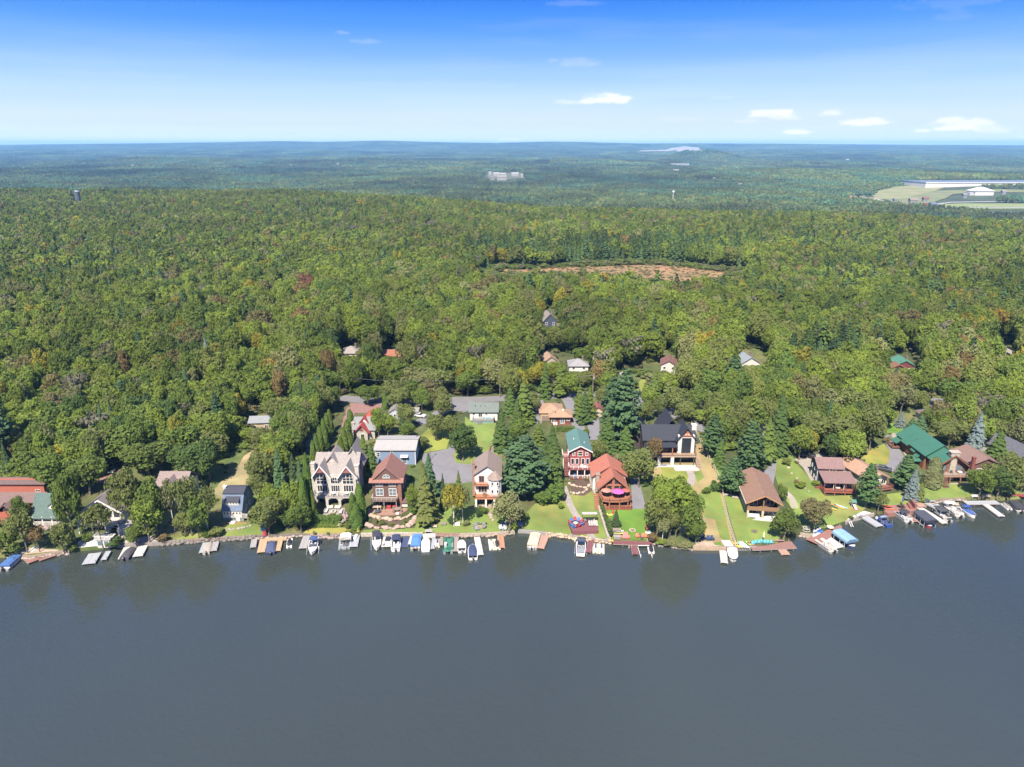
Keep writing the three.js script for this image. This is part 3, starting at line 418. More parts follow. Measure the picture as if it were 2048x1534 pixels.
// ------------------------------------------------------------------ the lake wall, stretch by stretch
function lakeWall(x0, x1, label, mat, o = {}) {
  const a = onPlane(x0, lin(shorePx, x0)).x, b = onPlane(x1, lin(shorePx, x1)).x, n = Math.max(2, Math.ceil((b - a) / 2)); const root = thing(o.name || 'lake_wall', label, o.cat || 'lake wall'); const r = mulberry(Math.round(x0 * 7));
  if (!o.rocksOnly) part('coping', mat, root, g => { for (let i = 0; i < n; i++) { const xa = lerp(a, b, i / n), xb = lerp(a, b, (i + 1) / n) - .02, za = zs(xa), zb = zs(xb), t = .95 + (o.top || 0), w = o.w || .6; g.hex([V(xa, -1, za + .15), V(xb, -1, zb + .15), V(xb, -1, zb - w), V(xa, -1, za - w)], [V(xa, t + R(-.04, .04, r), za + .1), V(xb, t + R(-.04, .04, r), zb + .1), V(xb, t, zb - w), V(xa, t, za - w)]); } });
  if (o.rocks) { const m = part('boulders', o.rockMat || M(PH('#b9aaa0'), 'rough'), root, g => { for (let x = a; x < b; x += R(.45, 1, r)) { for (let k = 0; k < (o.rows || 1); k++) { const s = R(.3, .75, r); g.blob(x, R(.05, .55, r) + k * .45, zs(x) + .35 - k * .5 + R(-.2, .25, r), s, s * .6, s * .7, x * 3.3 + k, 6); } } }); m.userData.kind = 'stuff'; }
  return root;
}
lakeWall(20, 140, 'low pale boulder edge below the cedar lodge', M(PH('#b09c84'), 'rough'), { rocks: 1 });
lakeWall(236, 322, 'grey concrete quay behind the covered grey boat', M(PH('#a9a39c'), 'rough'));
lakeWall(323, 512, 'grey boulder lake wall below the narrow blue-grey house', M(PH('#a58c84'), 'stone'), { rocks: 1, rows: 2, rockMat: M(PH('#8f8982'), 'rough') });
lakeWall(514, 622, 'low dark stone edge behind the navy covered boat', M(PH('#8c8078'), 'rough'), { rocks: 1 });
lakeWall(623, 702, 'pinkish boulder wall below the stone mansion', M(PH('#a09084'), 'rough'), { rocks: 1, rows: 2, rockMat: M(PH('#b49c98'), 'rough') });
lakeWall(722, 846, 'pale block wall below the brown house', M(PH('#d8ccba'), 'stone'), {});
lakeWall(868, 918, 'reddish stone lake wall behind the green pontoon boat', M(PH('#b08c80'), 'stone'), { rocks: 1, rockMat: M(PH('#a88478'), 'rough') });
lakeWall(919, 1030, 'tan stone lake wall below the white tower house', M(PH('#c3b5a0'), 'stone'), { rocks: 1, rockMat: M(PH('#b8a490'), 'rough') });
lakeWall(1036, 1092, 'grey timber lake wall behind the beige pontoon boat', M(PH('#a8a6a4'), 'siding'), { w: .9 });
lakeWall(1093, 1224, 'tan boulder lake wall below the wide lawn', M(PH('#b4aa9c'), 'stone'), { rocks: 1, rows: 2, rockMat: M(PH('#d8bc98'), 'rough'), w: 1 });
lakeWall(1308, 1386, 'low natural bank of grey stones under the tall shore trees', M(PH('#8e8478'), 'rough'), { rocks: 1, rocksOnly: 1, rockMat: M(PH('#a89c94'), 'rough') });
lakeWall(1386, 1452, 'tan concrete quay of the sand-coloured patio', M(PH('#c8ae90'), 'rough'));
lakeWall(1453, 1512, 'grey stone quay under the row of kayaks', M(PH('#a8a4a2'), 'stone'));
lakeWall(1600, 1634, 'pale boulder wall left of the brown boat deck', M(PH('#c0b09c'), 'rough'), { rocks: 1 });
lakeWall(1690, 1748, 'straight concrete wall beside the grey pier', M(PH('#bdb6ae'), 'rough'));
lakeWall(1830, 1930, 'low stony edge of the lodge lawn', M(PH('#a89880'), 'rough'), { rocks: 1 });
// ------------------------------------------------------------------ houses
function house(name, label, short, px, py, yaw = 0, cat = 'house') { const p = ground(px, py); landmarks.push([p.x, p.z, short]); const h0 = thing(name, label, cat, p, yaw * Math.PI / 180); clears.push([[-1, 1], [1, 1], [1, -1], [-1, -1]].map(([a, b]) => [p.x + a * 8, p.z - 7 + b * 8])); return h0; }
const WH = M(PH('#efece8'), null), WHS = M(PH('#f0eee9'), 'siding');
// a window: frame with bars (part) and pane (sub-part), on the front (z = d), left (x = d) or right (x = d) wall
function win(par, u, y, w, hh, d, o = {}) {
  const side = o.side || 'front', out = side === 'left' ? -1 : 1, f = o.f ?? .14, P = (a, b, c) => side === 'front' ? V(a, b, d + c) : V(d + out * c, b, a);
  const bx = (g, a0, b0, a1, b1, c0, c1) => g.hex([P(a0, b0, c1), P(a1, b0, c1), P(a1, b0, c0), P(a0, b0, c0)], [P(a0, b1, c1), P(a1, b1, c1), P(a1, b1, c0), P(a0, b1, c0)]);
  const x0 = u - w / 2, x1 = u + w / 2, y0 = y, y1 = y + hh; const m = part(o.name || 'window', o.mat || WH, par, g => {
    bx(g, x0, y0, x0 + f, y1, -.02, .09); bx(g, x1 - f, y0, x1, y1, -.02, .09); bx(g, x0 + f, y0, x1 - f, y0 + f, -.02, .10); bx(g, x0 + f, y1 - f, x1 - f, y1, -.02, .09);
    for (let i = 1; i < (o.c || 1); i++) { const q = x0 + w * i / o.c; bx(g, q - .05, y0 + f, q + .05, y1 - f, .0, .07); } for (let i = 1; i < (o.r || 1); i++) { const q = y0 + hh * i / o.r; bx(g, x0 + f, q - .05, x1 - f, q + .05, .0, .065); } });
  part('pane', o.glass || GLASS, m, g => g.quad(P(x0 + f, y0 + f, .025), P(x1 - f, y0 + f, .025), P(x1 - f, y1 - f, .025), P(x0 + f, y1 - f, .025))); return m;
}
// an arched window
function archWin(par, u, y, w, hh, d, mat = WH) { const r = w / 2, n = 10, P = []; for (let i = 0; i <= n; i++) { const a = Math.PI * i / n; P.push([u + Math.cos(a) * r, y + hh - r * .75 + Math.sin(a) * r * .75]); } P.push([u - r, y], [u + r, y]);
  const m = part('window', mat, par, g => { for (let i = 0; i < P.length; i++) { const a = P[i], b = P[(i + 1) % P.length]; g.bar(V(a[0], a[1], d + .05), V(b[0], b[1], d + .05), .16, .12); } g.box(u - .06 - w * .17, y, d + .02, u + .06 - w * .17, y + hh - r * .1, d + .08); g.box(u - .06 + w * .17, y, d + .02, u + .06 + w * .17, y + hh - r * .1, d + .08); for (const q of [.35, .62]) g.box(u - r, y + hh * q - .05, d + .02, u + r, y + hh * q + .05, d + .075); });
  part('pane', GLASS, m, g => { for (let i = 1; i < P.length - 1; i++) g.tri(V(P[0][0], P[0][1], d + .03), V(P[i][0], P[i][1], d + .03), V(P[i + 1][0], P[i + 1][1], d + .03)); }); }
function railing(par, pts, mat, hh = 1, o = {}) { return part(o.name || 'railing', mat, par, g => { for (let i = 1; i < pts.length; i++) { const a = pts[i - 1], b = pts[i], L = a.distanceTo(b), n = Math.max(1, Math.round(L / (o.step || 1.5))); for (let k = 0; k <= n; k++) { const p = a.clone().lerp(b, k / n); g.cbox(p.x, p.y, p.z, o.t || .1, hh, o.t || .1); } g.bar(V(a.x, a.y + hh, a.z), V(b.x, b.y + hh, b.z), o.t ? o.t * 1.2 : .13, .09); for (const q of o.rails || [.25, .5, .75]) g.bar(V(a.x, a.y + hh * q, a.z), V(b.x, b.y + hh * q, b.z), .05, .05); } }); }
function deck(par, x0, x1, z0, z1, y, mat, o = {}) {
  part('deck_floor', mat, par, g => g.box(x0, y - .3, z0, x1, y, z1)); for (const x of o.posts || [x0 + .15, x1 - .15]) part('deck_post', o.post || mat, par, g => g.cbox(x, o.foot ?? -.8, z1 - .18, o.pw || .25, y - .3 - (o.foot ?? -.8), o.pw || .25));
  if (o.rail) railing(par, o.railPts || [V(x0 + .06, y, z0), V(x0 + .06, y, z1 - .06), V(x1 - .06, y, z1 - .06), V(x1 - .06, y, z0)], o.rail, o.rh || 1, o.ro || {});
}
function stairs(par, x, z0, y0, z1, y1, w, mat, n = 8, along = 'z') { part('stairs', mat, par, g => { for (let i = 0; i < n; i++) { const y = lerp(y0, y1, (i + 1) / n), a = lerp(z0, z1, i / n), b = lerp(z0, z1, (i + 1) / n); if (along === 'z') g.box(x - w / 2, y - .22, Math.min(a, b), x + w / 2, y, Math.max(a, b) - .01); else g.box(Math.min(a, b), y - .22, x - w / 2, Math.max(a, b) - .01, y, x + w / 2); } }); }
const chimney = (par, x, z, y0, y1, w, d, mat) => part('chimney', mat, par, g => { g.cbox(x, y0, z, w, y1 - y0, d); g.cbox(x, y1, z, w + .25, .25, d + .25); g.cbox(x - w * .2, y1 + .25, z, .3, .4, .3); });
const K = (hex, t, o) => M(PH(hex, o?.k), t, o);
{ // 1 the cedar lodge at the left edge
  const a = house('cedar_house', 'large red cedar house with brown stepped roofs at the left edge of the picture', 'red cedar house', 30, 1052); const rw = K('#c8674a', 'siding'), rf = K('#8f7470', 'shingle');
  part('wall', rw, a, g => { g.box(-13, -1, -12, 4.6, 5.4, -4.5); g.box(-11, -1, -4.5, 1.6, 4.2, 0); }); part('upper_wall', rw, a, g => g.box(-13, 5.4, -11.6, 4.4, 8.6, -8));
  part('roof', rf, a, g => { g.slab(-13.6, 5.2, -13, -7.4, 8.2, 8.7); g.slab(-13.4, 5.2, -8, -3.6, 6.0, 5.0); g.gable(-4.4, 1.6, -5, 0, 4.2, 2.2, 'z', .6); g.slab(-13, -4.2, -5, .6, 5.3, 4); });
  chimney(a, 5.3, -5, 0, 6.2, 1, 1.2, K('#9a7464', 'stone')); win(a, 2.6, 6.2, 1.5, .8, -8.0 + .02, { mat: K('#d8bfb0', null), c: 2 }); win(a, .2, .4, 1.9, 2.4, 0, { c: 2 }); win(a, -2.8, .4, 2.4, 2.4, 0, { c: 2, mat: K('#a85a44', null) }); win(a, -1, 4.4, 2, 1.2, 0, { mat: K('#a85a44', null) });
  deck(a, -6, 4, 0, 2.4, 2.6, K('#b0694c', 'plank'), { rail: K('#9c5a44', null), post: K('#7e4a3a', null), posts: [-5.8, -1, 3.8] });
}
{ // 2 the green-roofed cottage
  const a = house('cottage', 'small white cottage with steep dark green roof, dormer and white porch posts', 'green-roofed white cottage', 97, 1050), rf = K('#5e7d78', 'shingle');
  part('wall', WHS, a, g => { g.box(-4, -1, -7.5, 4, 2.6, -1.6); g.pentX(-7.5, -.4, 2.6, 4.6, 4, .12); g.pentX(-7.5, -.4, 2.6, 4.6, -3.88, .12); }); part('roof', rf, a, g => g.gable(-4, 4, -7.6, -.2, 2.6, 4.9, 'x', .5));
  part('porch_floor', K('#bdb4aa', 'plank'), a, g => g.box(-4, -.6, -1.6, 4, .15, .3)); for (const x of [-3.8, -1.3, 1.3, 3.8]) part('porch_post', WH, a, g => g.cbox(x, .15, 0, .28, 2.4, .28)); railing(a, [V(-3.8, .15, .1), V(3.8, .15, .1)], WH, .9);
  part('dormer', WHS, a, g => { g.box(.1, 4, -2.8, 2.5, 5, -1.3); g.pent(.1, 2.5, 5, 1, -1.3); }); part('dormer_roof', rf, a, g => g.gable(.1, 2.5, -4.4, -1.3, 5, 1.0, 'z', .25, .16)); win(a, 1.3, 4.25, 1.2, .75, -1.3, { c: 2 });
  win(a, -2.4, .5, 1.6, 1.6, -1.6, { c: 2 }); win(a, 2, .5, 2, 1.6, -1.6, { c: 2 }); part('skylight', GLASSB, a, g => g.quad(V(-2.6, 4.4, -1.75), V(-1.8, 4.4, -1.75), V(-1.8, 5.4, -2.5), V(-2.6, 5.4, -2.5)));
}
{ // 3 the white contemporary house with its boathouse
  const a = house('lake_house', 'white contemporary house with grey gabled roof and white decks above a lakeside terrace', 'white contemporary house', 206, 1062), rf = K('#8f8580', 'shingle');
  part('wall', WHS, a, g => { g.box(-5, -1, -10, 5.2, 5.6, -1.6); g.pent(-5, 5.2, 5.6, 3.4, -1.6); }); part('roof', rf, a, g => g.gable(-5, 5.2, -10, -.8, 5.6, 3.4, 'z', .7)); part('gable_trim', WH, a, g => { g.bar(V(-5.6, 5.3, .0), V(.1, 9.1, .0), .3, .3).bar(V(.1, 9.1, .0), V(5.8, 5.3, .0), .3, .3).box(-.1, 3, -1.6, .25, 9, -1.35).box(-4.6, 5.4, -1.6, 4.8, 5.65, -1.3); });
  for (const x of [-3.2, -1.1, 1.4, 3.6]) win(a, x, 3.1, 1.9, 2.1, -1.6); win(a, -1.3, 5.9, 2, 1.4, -1.6); win(a, 1.5, 5.9, 2, 1.4, -1.6); deck(a, -5.6, 5.6, -1.6, 1.6, 2.9, K('#d8d4d0', 'plank'), { rail: WH, post: WH, posts: [-5.4, -1.8, 1.8, 5.4] });
  for (const x of [-3, 0, 3]) win(a, x, .2, 2, 2, -1.6); stairs(a, 3, 1.6, 2.9, 6, -1.4, 1.6, K('#cfccc8', 'plank'), 10); part('side_wall', K('#dcd8d2', 'stone'), a, g => g.box(5.6, -2.5, -3, 8.2, 2.3, 3));
}
{ const a = house('boathouse', 'little white boathouse with wide glass doors at the terrace', 'white boathouse', 208, 1093, 0, 'boathouse'); part('wall', WHS, a, g => g.box(-1.9, -.4, -2.4, 1.9, 2.1, 0)); part('roof', K('#dddad4', 'plank'), a, g => g.box(-2.2, 2.1, -2.6, 2.2, 2.3, .3)); win(a, -.85, .1, 1.5, 1.7, 0, { glass: GLASSB, name: 'glass_door' }); win(a, .85, .1, 1.5, 1.7, 0, { glass: GLASSB, name: 'glass_door' }); railing(a, [V(-2.1, 2.3, -2.5), V(-2.1, 2.3, .2), V(2.1, 2.3, .2)], WH, .9); }
{ const a = house('hidden_house', 'white gabled house with mauve-grey roof half hidden behind shore trees', 'half-hidden white gable house', 346, 1012), rf = K('#a08c88', 'shingle'); part('wall', WHS, a, g => { g.box(-4, -1, -9, 4, 5.6, 0); g.pent(-2.6, 2.6, 5.6, 2.6, .3); }); part('roof', rf, a, g => { g.gable(-4, 4, -9, 0, 5.6, 3, 'x', .5); g.gable(-2.6, 2.6, -4.5, .3, 5.6, 2.6, 'z', .4); }); for (const x of [-2.6, -.1, 2.4]) { win(a, x, .6, 1.4, 1.6, 0); win(a, x, 3.4, 1.4, 1.5, 0); } win(a, 0, 5.8, 1.4, 1.2, .3); deck(a, -4, 4, 0, 2, 2.7, K('#a8a09a', 'plank'), { rail: WH }); }
{ // 5 the narrow blue-grey house
  const a = house('narrow_house', 'narrow blue-grey house with dark upper roof, shed dormer and white glazed porch', 'narrow blue-grey house', 467, 1042), bl = K('#6f86a8', 'shingle'), dk = K('#44485a', 'seam'), gr = K('#8aa09c', 'siding');
  part('wall', gr, a, g => { g.box(-2.7, -1, -9, 2.7, 3.3, -.05); for (const x of [-2.7, 2.58]) g.q(x, 3.3, -.05, x, 7.3, -2.4, x, 8.1, -4.6, x, 7.3, -6.8, x, 3.3, -9); });
  part('roof', bl, a, g => g.slab(-2.9, 2.9, -2.5, .3, 7.2, 3.1, .18)); part('rear_roof', bl, a, g => g.slab(-2.9, 2.9, -9.3, -6.7, 3.1, 7.2, .18)); part('upper_roof', dk, a, g => g.gable(-2.7, 2.7, -6.9, -2.3, 7.32, .8, 'x', .25, .2));
  part('dormer', WHS, a, g => g.box(-1.75, 4, -2.6, 1.75, 5.7, -.55)); part('dormer_roof', dk, a, g => g.slab(-2, 2, -3.4, -.2, 7.05, 5.7, .15)); for (let i = 0; i < 4; i++) win(a, -1.2 + i * .8, 4.75, .62, .7, -.55);
  part('porch_wall', WHS, a, g => g.box(-2.65, 1.1, -.06, 2.65, 3.2, .12)); for (let i = 0; i < 6; i++) win(a, -2.15 + i * .86, 2, .66, .95, .12, { glass: new THREE.MeshPhysicalMaterial({ color: C(.05, .03, .03), roughness: .1, side: THREE.DoubleSide }) }); part('door', WH, a, g => g.box(.9, -.2, -.05, 1.9, 1.05, .1)); chimney(a, -2.9, -4.2, 6, 8.4, .7, .7, WH);
  for (const z of [-3.2, -5.6]) { win(a, z, 2.2, .9, 1.2, 2.7, { side: 'right' }); win(a, z, 4.8, .8, 1.1, 2.7, { side: 'right' }); } deck(a, 2.7, 4.2, -2.6, .2, 1.2, K('#b8a89c', 'plank'), { rail: WH }); part('timber_edge', K('#c89058', 'plank'), a, g => g.box(-2.7, -.2, 1, 4.2, .12, 1.3)); part('steps', WH, a, g => g.box(-.6, -.3, .3, .8, .25, 1.5));
}
{ const a = house('pavilion', 'small open pavilion with blue-grey hipped roof left of the arborvitae', 'blue-grey pavilion', 596, 992, 0, 'pavilion'); part('roof', K('#7f92a0', 'shingle'), a, g => g.hip(-2, 2, -4, 0, 2.6, 1.5, .4)); for (const [x, z] of [[-1.8, -.2], [1.8, -.2], [-1.8, -3.8], [1.8, -3.8]]) part('post', WH, a, g => g.cbox(x, -.4, z, .2, 3, .2)); part('floor', K('#b8b0a8', 'plank'), a, g => g.box(-2, -.5, -4, 2, .1, 0)); }
{ // 7 the stone mansion
  const a = house('stone_mansion', 'cream stone mansion with grey roofs, twin gables of arched windows and a colonnade', 'cream stone mansion', 669, 1014), st = K('#d9d3c8', 'stone'), rf = K('#aca39e', 'shingle'), trim = K('#a8605c', null);
  const z = -2.8; part('wall', st, a, g => { g.box(-6, -.8, -15, 6, 8.6, z); g.pent(-6, -1.5, 8.6, 3, z + .02); g.pent(1.5, 6, 8.6, 3, z + .02); g.pent(1.2, 6, 8.6, 5, -13.2); });
  part('roof', rf, a, g => { g.gable(-6, -1.5, -12, z + .3, 8.6, 3.1, 'z', .7); g.gable(1.5, 6, -12, z + .3, 8.6, 3.1, 'z', .7); g.gable(-6, 6, -15.4, -3.6, 8.5, 4.2, 'x', .5); });
  part('tower_roof', rf, a, g => g.gable(1.2, 7, -17, -9, 9.6, 4.8, 'z', .4)); part('rear_gable_wall', st, a, g => g.pent(-3.7, .7, 10.1, 2.7, -6.7)); part('rear_gable_roof', rf, a, g => g.gable(-3.8, .8, -14, -6.5, 10.2, 2.8, 'z', .3)); part('tower_wall', st, a, g => { g.box(1.4, 8, -16.8, 6.8, 9.8, -9.2); g.pent(1.2, 7, 9.6, 4.6, -9.2); });
  part('gable_trim', WH, a, g => { for (const c of [-3.75, 3.75]) { g.bar(V(c - 2.9, 7.9, z + 1.05), V(c, 11.9, z + 1.05), .26, .3).bar(V(c, 11.9, z + 1.05), V(c + 2.9, 7.9, z + 1.05), .26, .3); } }); for (const c of [-3.75, 3.75]) part('gable_truss', trim, a, g => { g.q(c - 1.1, 10.1, z + .9, c + 1.1, 10.1, z + .9, c, 11.5, z + .9); g.box(c - .12, 9.8, z + .85, c + .12, 11.5, z + 1); g.box(c - 1.3, 9.85, z + .82, c + 1.3, 10.1, z + 1.02); });
  for (const c of [-3.75, 3.75]) { archWin(a, c, 5.9, 3, 3.1, z); win(a, c, 3.4, 3, 2.2, z, { c: 4 }); } win(a, 0, 5.9, 2.6, 2.2, z, { c: 4, r: 2 }); win(a, 0, 3.4, 2.6, 2.2, z, { c: 4 });
  part('terrace_floor', K('#c9c4bc', 'stone'), a, g => g.box(-6, 2.75, z, 6, 3.15, 0)); railing(a, [V(-5.9, 3.15, z + .3), V(-5.9, 3.15, -.08), V(5.9, 3.15, -.08), V(5.9, 3.15, z + .3)], K('#6f7378', null), 1, { rails: [.3, .6], t: .08 });
  const xs = [-5.6, -2, 1.6, 5.6]; for (const x of xs) part('pillar', st, a, g => g.cbox(x, -.8, -.4, .75, 3.55, .7)); for (let i = 0; i < 3; i++) part('arch', st, a, g => { { const x0 = xs[i] + .37, x1 = xs[i + 1] - .37, n = 8; for (let k = 0; k < n; k++) { const u0 = k / n, u1 = (k + 1) / n, f = (u) => 2.0 + .7 * Math.sqrt(Math.max(0, 1 - (2 * u - 1) ** 2)); const p = (u) => lerp(x0, x1, u); g.hex([V(p(u0), f(u0), -.1), V(p(u1), f(u1), -.1), V(p(u1), f(u1), -.6), V(p(u0), f(u0), -.6)], [V(p(u0), 2.74, -.1), V(p(u1), 2.74, -.1), V(p(u1), 2.74, -.6), V(p(u0), 2.74, -.6)]); } } });
  for (const c of [-3.7, 0, 3.7]) win(a, c, 0, 2.6, 2.3, z, { c: 2, mat: K('#8a5a50', null), name: 'patio_door' }); chimney(a, -6.4, -4.6, 2, 11.6, 1.1, 1.5, st); chimney(a, 6.3, -4.2, 2, 11.2, 1.1, 1.5, st);
  for (const z2 of [-5, -8.5, -11.5]) { win(a, z2, 4.4, 1.2, 2, 6, { side: 'right' }); win(a, z2, 4.4, 1.2, 2, -6, { side: 'left' }); }
  for (const [x, c] of [[-3.9, 0], [-.2, 1], [3.4, 2]]) { part('terrace_table', WH, a, g => { g.cyl(V(x, 3.8, -1.2), V(x, 3.88, -1.2), .6, .6, 10).cyl(V(x, 3.15, -1.2), V(x, 3.8, -1.2), .07, .07, 5); }); for (const d of [-1, 1]) part('terrace_chair', WH, a, g => { g.cbox(x + d, 3.15, -1.2, .5, .45, .5); g.cbox(x + d * 1.2, 3.6, -1.2, .1, .5, .5); }); }
}
{ // 8 the brown house
  const a = house('brown_house', 'tall brown shingled house with red-brown roof, half-round gable window and white window frames', 'brown shingled house', 774, 1016), wl = K('#7d5c54', 'siding'), rf = K('#b27a68', 'shingle'), z = -1.6;
  part('wall', wl, a, g => { g.box(-4.1, -1, -11, 4.1, 7.6, z); g.pent(-3.3, 3.3, 8.2, 3.2, z + .1); }); part('roof', rf, a, g => { g.gable(-4.1, 4.1, -11.2, z - .2, 7.9, 3.9, 'z', .55); }); part('skirt_roof', rf, a, g => g.slab(-4.9, 4.9, z - .4, z + 1, 8.25, 7.5, .2));
  const hw = part('half_round_window', WH, a, g => { for (let i = 0; i < 10; i++) { const q = (k) => V(Math.cos(k / 10 * Math.PI) * 1.05, 8.75 + Math.sin(k / 10 * Math.PI) * 1, z + .16); g.bar(q(i), q(i + 1), .16, .1); } g.box(-1.1, 8.68, z + .1, 1.1, 8.84, z + .22).box(-.06, 8.7, z + .12, .06, 9.7, z + .2); }); part('pane', GLASSB, hw, g => { for (let i = 0; i < 10; i++) { const q = (k) => V(Math.cos(k / 10 * Math.PI), 8.75 + Math.sin(k / 10 * Math.PI) * .95, z + .13); g.tri(V(0, 8.75, z + .13), q(i), q(i + 1)); } });
  for (const x of [-2.1, 1.6]) { win(a, x, 6.1, 2.1, 1.15, z, { c: 2, glass: GLASSB }); win(a, x, 3.1, 2.2, 2.3, z, { c: 2, r: 2, glass: GLASSB }); } win(a, -2.5, .1, 2.4, 2.2, z, { c: 2, name: 'patio_door' }); win(a, 1.4, .1, 3, 2.2, z, { c: 3, mat: K('#5a2c2c', null), name: 'patio_door' });
  part('balcony', K('#8d7468', 'plank'), a, g => g.box(-4.1, 2.5, z, 3.1, 2.75, 1)); railing(a, [V(-4, 2.75, z), V(-4, 2.75, .9), V(3, 2.75, .9), V(3, 2.75, z)], K('#c8c0b8', null), 1, { rails: [.5] }); for (const x of [-4, -.6, 2.9]) part('balcony_post', K('#a89488', null), a, g => g.cbox(x, -.3, .85, .22, 2.8, .22)); part('corner_pier', K('#a8705c', 'stone'), a, g => g.box(3.2, -.8, z, 4.2, 7.4, z + .5));
  part('red_seat', K('#c0343c', null), a, g => { g.cbox(.6, 0, .2, 1.2, .8, .7); g.cbox(2.2, 0, .2, 1, .8, .7); }); part('bar_counter', K('#d8b894', 'plank'), a, g => { g.box(-4, .9, .6, -1.4, 1.05, 1.6); g.box(-4, -.2, .7, -3.8, .9, 1.5).box(-1.6, -.2, .7, -1.4, .9, 1.5); });
  part('side_roof', K('#7c6058', 'shingle'), a, g => g.slab(4.1, 6, -3.2, -.4, 1.6, 1.2)); part('side_shed', WHS, a, g => g.box(4.2, -.5, -3, 5.8, 1.15, -.7)); win(a, -5, 4, 1, 1.5, 4.1, { side: 'right' }); win(a, -8, 4, 1, 1.5, 4.1, { side: 'right' });
  part('patio', K('#b98d78', 'plank'), a, g => { const P = [[-5.6, -1.5], [5.6, -1.5], [6, 1.2], [4.6, 3.2], [2.2, 3.9], [-2.4, 3.9], [-4.8, 3]]; g.hex(P.map(([x, q]) => V(x, -1.8, q)), P.map(([x, q]) => V(x, -.02, q))); });
}
{ // 9 the blue house behind it
  const a = house('blue_house', 'sky-blue house with pale grey metal roof and white corner windows', 'sky-blue house', 792, 929), wl = K('#86a4cc', 'siding'), rf = K('#b9b8b6', 'seam'); part('wall', wl, a, g => { g.box(-6.3, -1, -11, 6.3, 5, 0); g.pentX(-11, 0, 5, .9, 6.3); }); part('roof', rf, a, g => g.gable(-6.4, 6.2, -11, 0, 5, 1.0, 'x', .45, .3)); part('roof_batten', K('#85827f', null), a, g => g.box(-6.8, 6.1, -5.7, 6.6, 6.35, -5.3));
  win(a, -5.4, 2.6, 1.1, 1.6, 0, { r: 2 }); win(a, -1.1, 3.6, .9, .9, 0); const d = win(a, 2.8, .2, 1.6, 2.4, 0, { glass: GLASSB, name: 'door' }); part('porch_roof', WH, a, g => g.slab(1.6, 4, 0, 1, 3.1, 2.8)); for (let i = 0; i < 2; i++) for (let k = 0; k < 2; k++) win(a, -1.6 - i * 2.1, 1 + k * 1.9, 1.5, 1.5, 6.3, { side: 'right', c: 2 }); part('corner_trim', WH, a, g => { g.box(6.15, -.5, -.2, 6.36, 5, .05).box(-6.36, -.5, -.2, -6.15, 5, .05); });
}
{ // 10 the red-gabled cottage
  const a = house('gabled_cottage', 'pale stone cottage with grey slate roof and bright red gable roofs', 'red-gabled stone cottage', 728, 880), st = K('#cfc7ba', 'stone'), sl = K('#93999c', 'shingle'), red = K('#c9403c', 'seam'); part('wall', st, a, g => { g.box(-3.6, -1, -9, 3.6, 3.4, -1); g.box(-2.6, -1, -1, 1.4, 3, .3); g.pent(-3, 1.6, 3, 2.2, .3); }); part('roof', sl, a, g => g.gable(-3.6, 3.6, -9, -1, 3.4, 3, 'x', .4)); part('red_gable_roof', red, a, g => g.gable(-3, 1.8, -3.6, .5, 3, 2.5, 'z', .5)); part('red_dormer_roof', red, a, g => g.gable(-1.6, 1, -5, -3, 5.4, 1.6, 'z', .4)); part('red_rear_roof', red, a, g => g.hip(-.6, 3.2, -12, -8.6, 5.2, 2.2, .3)); part('rear_wall', st, a, g => g.box(-.5, -1, -11.9, 3.1, 5.1, -8.8)); part('dormer', WH, a, g => { g.box(-1.4, 4.6, -4.6, .8, 5.4, -3.1); g.pent(-1.6, 1, 5.4, 1.4, -3.1); }); part('gable_truss', K('#8a4a48', null), a, g => g.q(-1.6, 3.5, .45, .2, 3.5, .45, -.7, 4.9, .45)); win(a, -.3, .6, 1.5, 1.8, .3, { c: 2 }); chimney(a, -3.9, -2.6, 1, 5.2, .9, .9, st); }
{ const a = house('small_house', 'little pale blue house with grey roof behind the sky-blue house', 'little pale blue house', 790, 838); part('wall', K('#c8d4e0', 'siding'), a, g => { g.box(-2, -.8, -5, 2, 2.6, 0); g.pent(-2, 2, 2.6, 1.3, 0); }); part('roof', K('#97948f', 'shingle'), a, g => g.gable(-2, 2, -5, 0, 2.6, 1.3, 'z', .35)); win(a, 0, .8, 1, 1.2, 0); const b = house('shed', 'low flat-roofed grey shed beside the asphalt drive', 'grey shed', 822, 834, 0, 'shed'); part('wall', K('#b0aaa4', 'siding'), b, g => g.box(-2.6, -.6, -3, 2.6, 2, 0)); part('roof', K('#a8a4a0', 'seam'), b, g => g.slab(-2.9, 2.9, -3.3, .3, 2.4, 2)); part('door', K('#6a6664', 'siding'), b, g => g.box(-1.2, -.4, 0, 1.2, 1.6, .06)); }
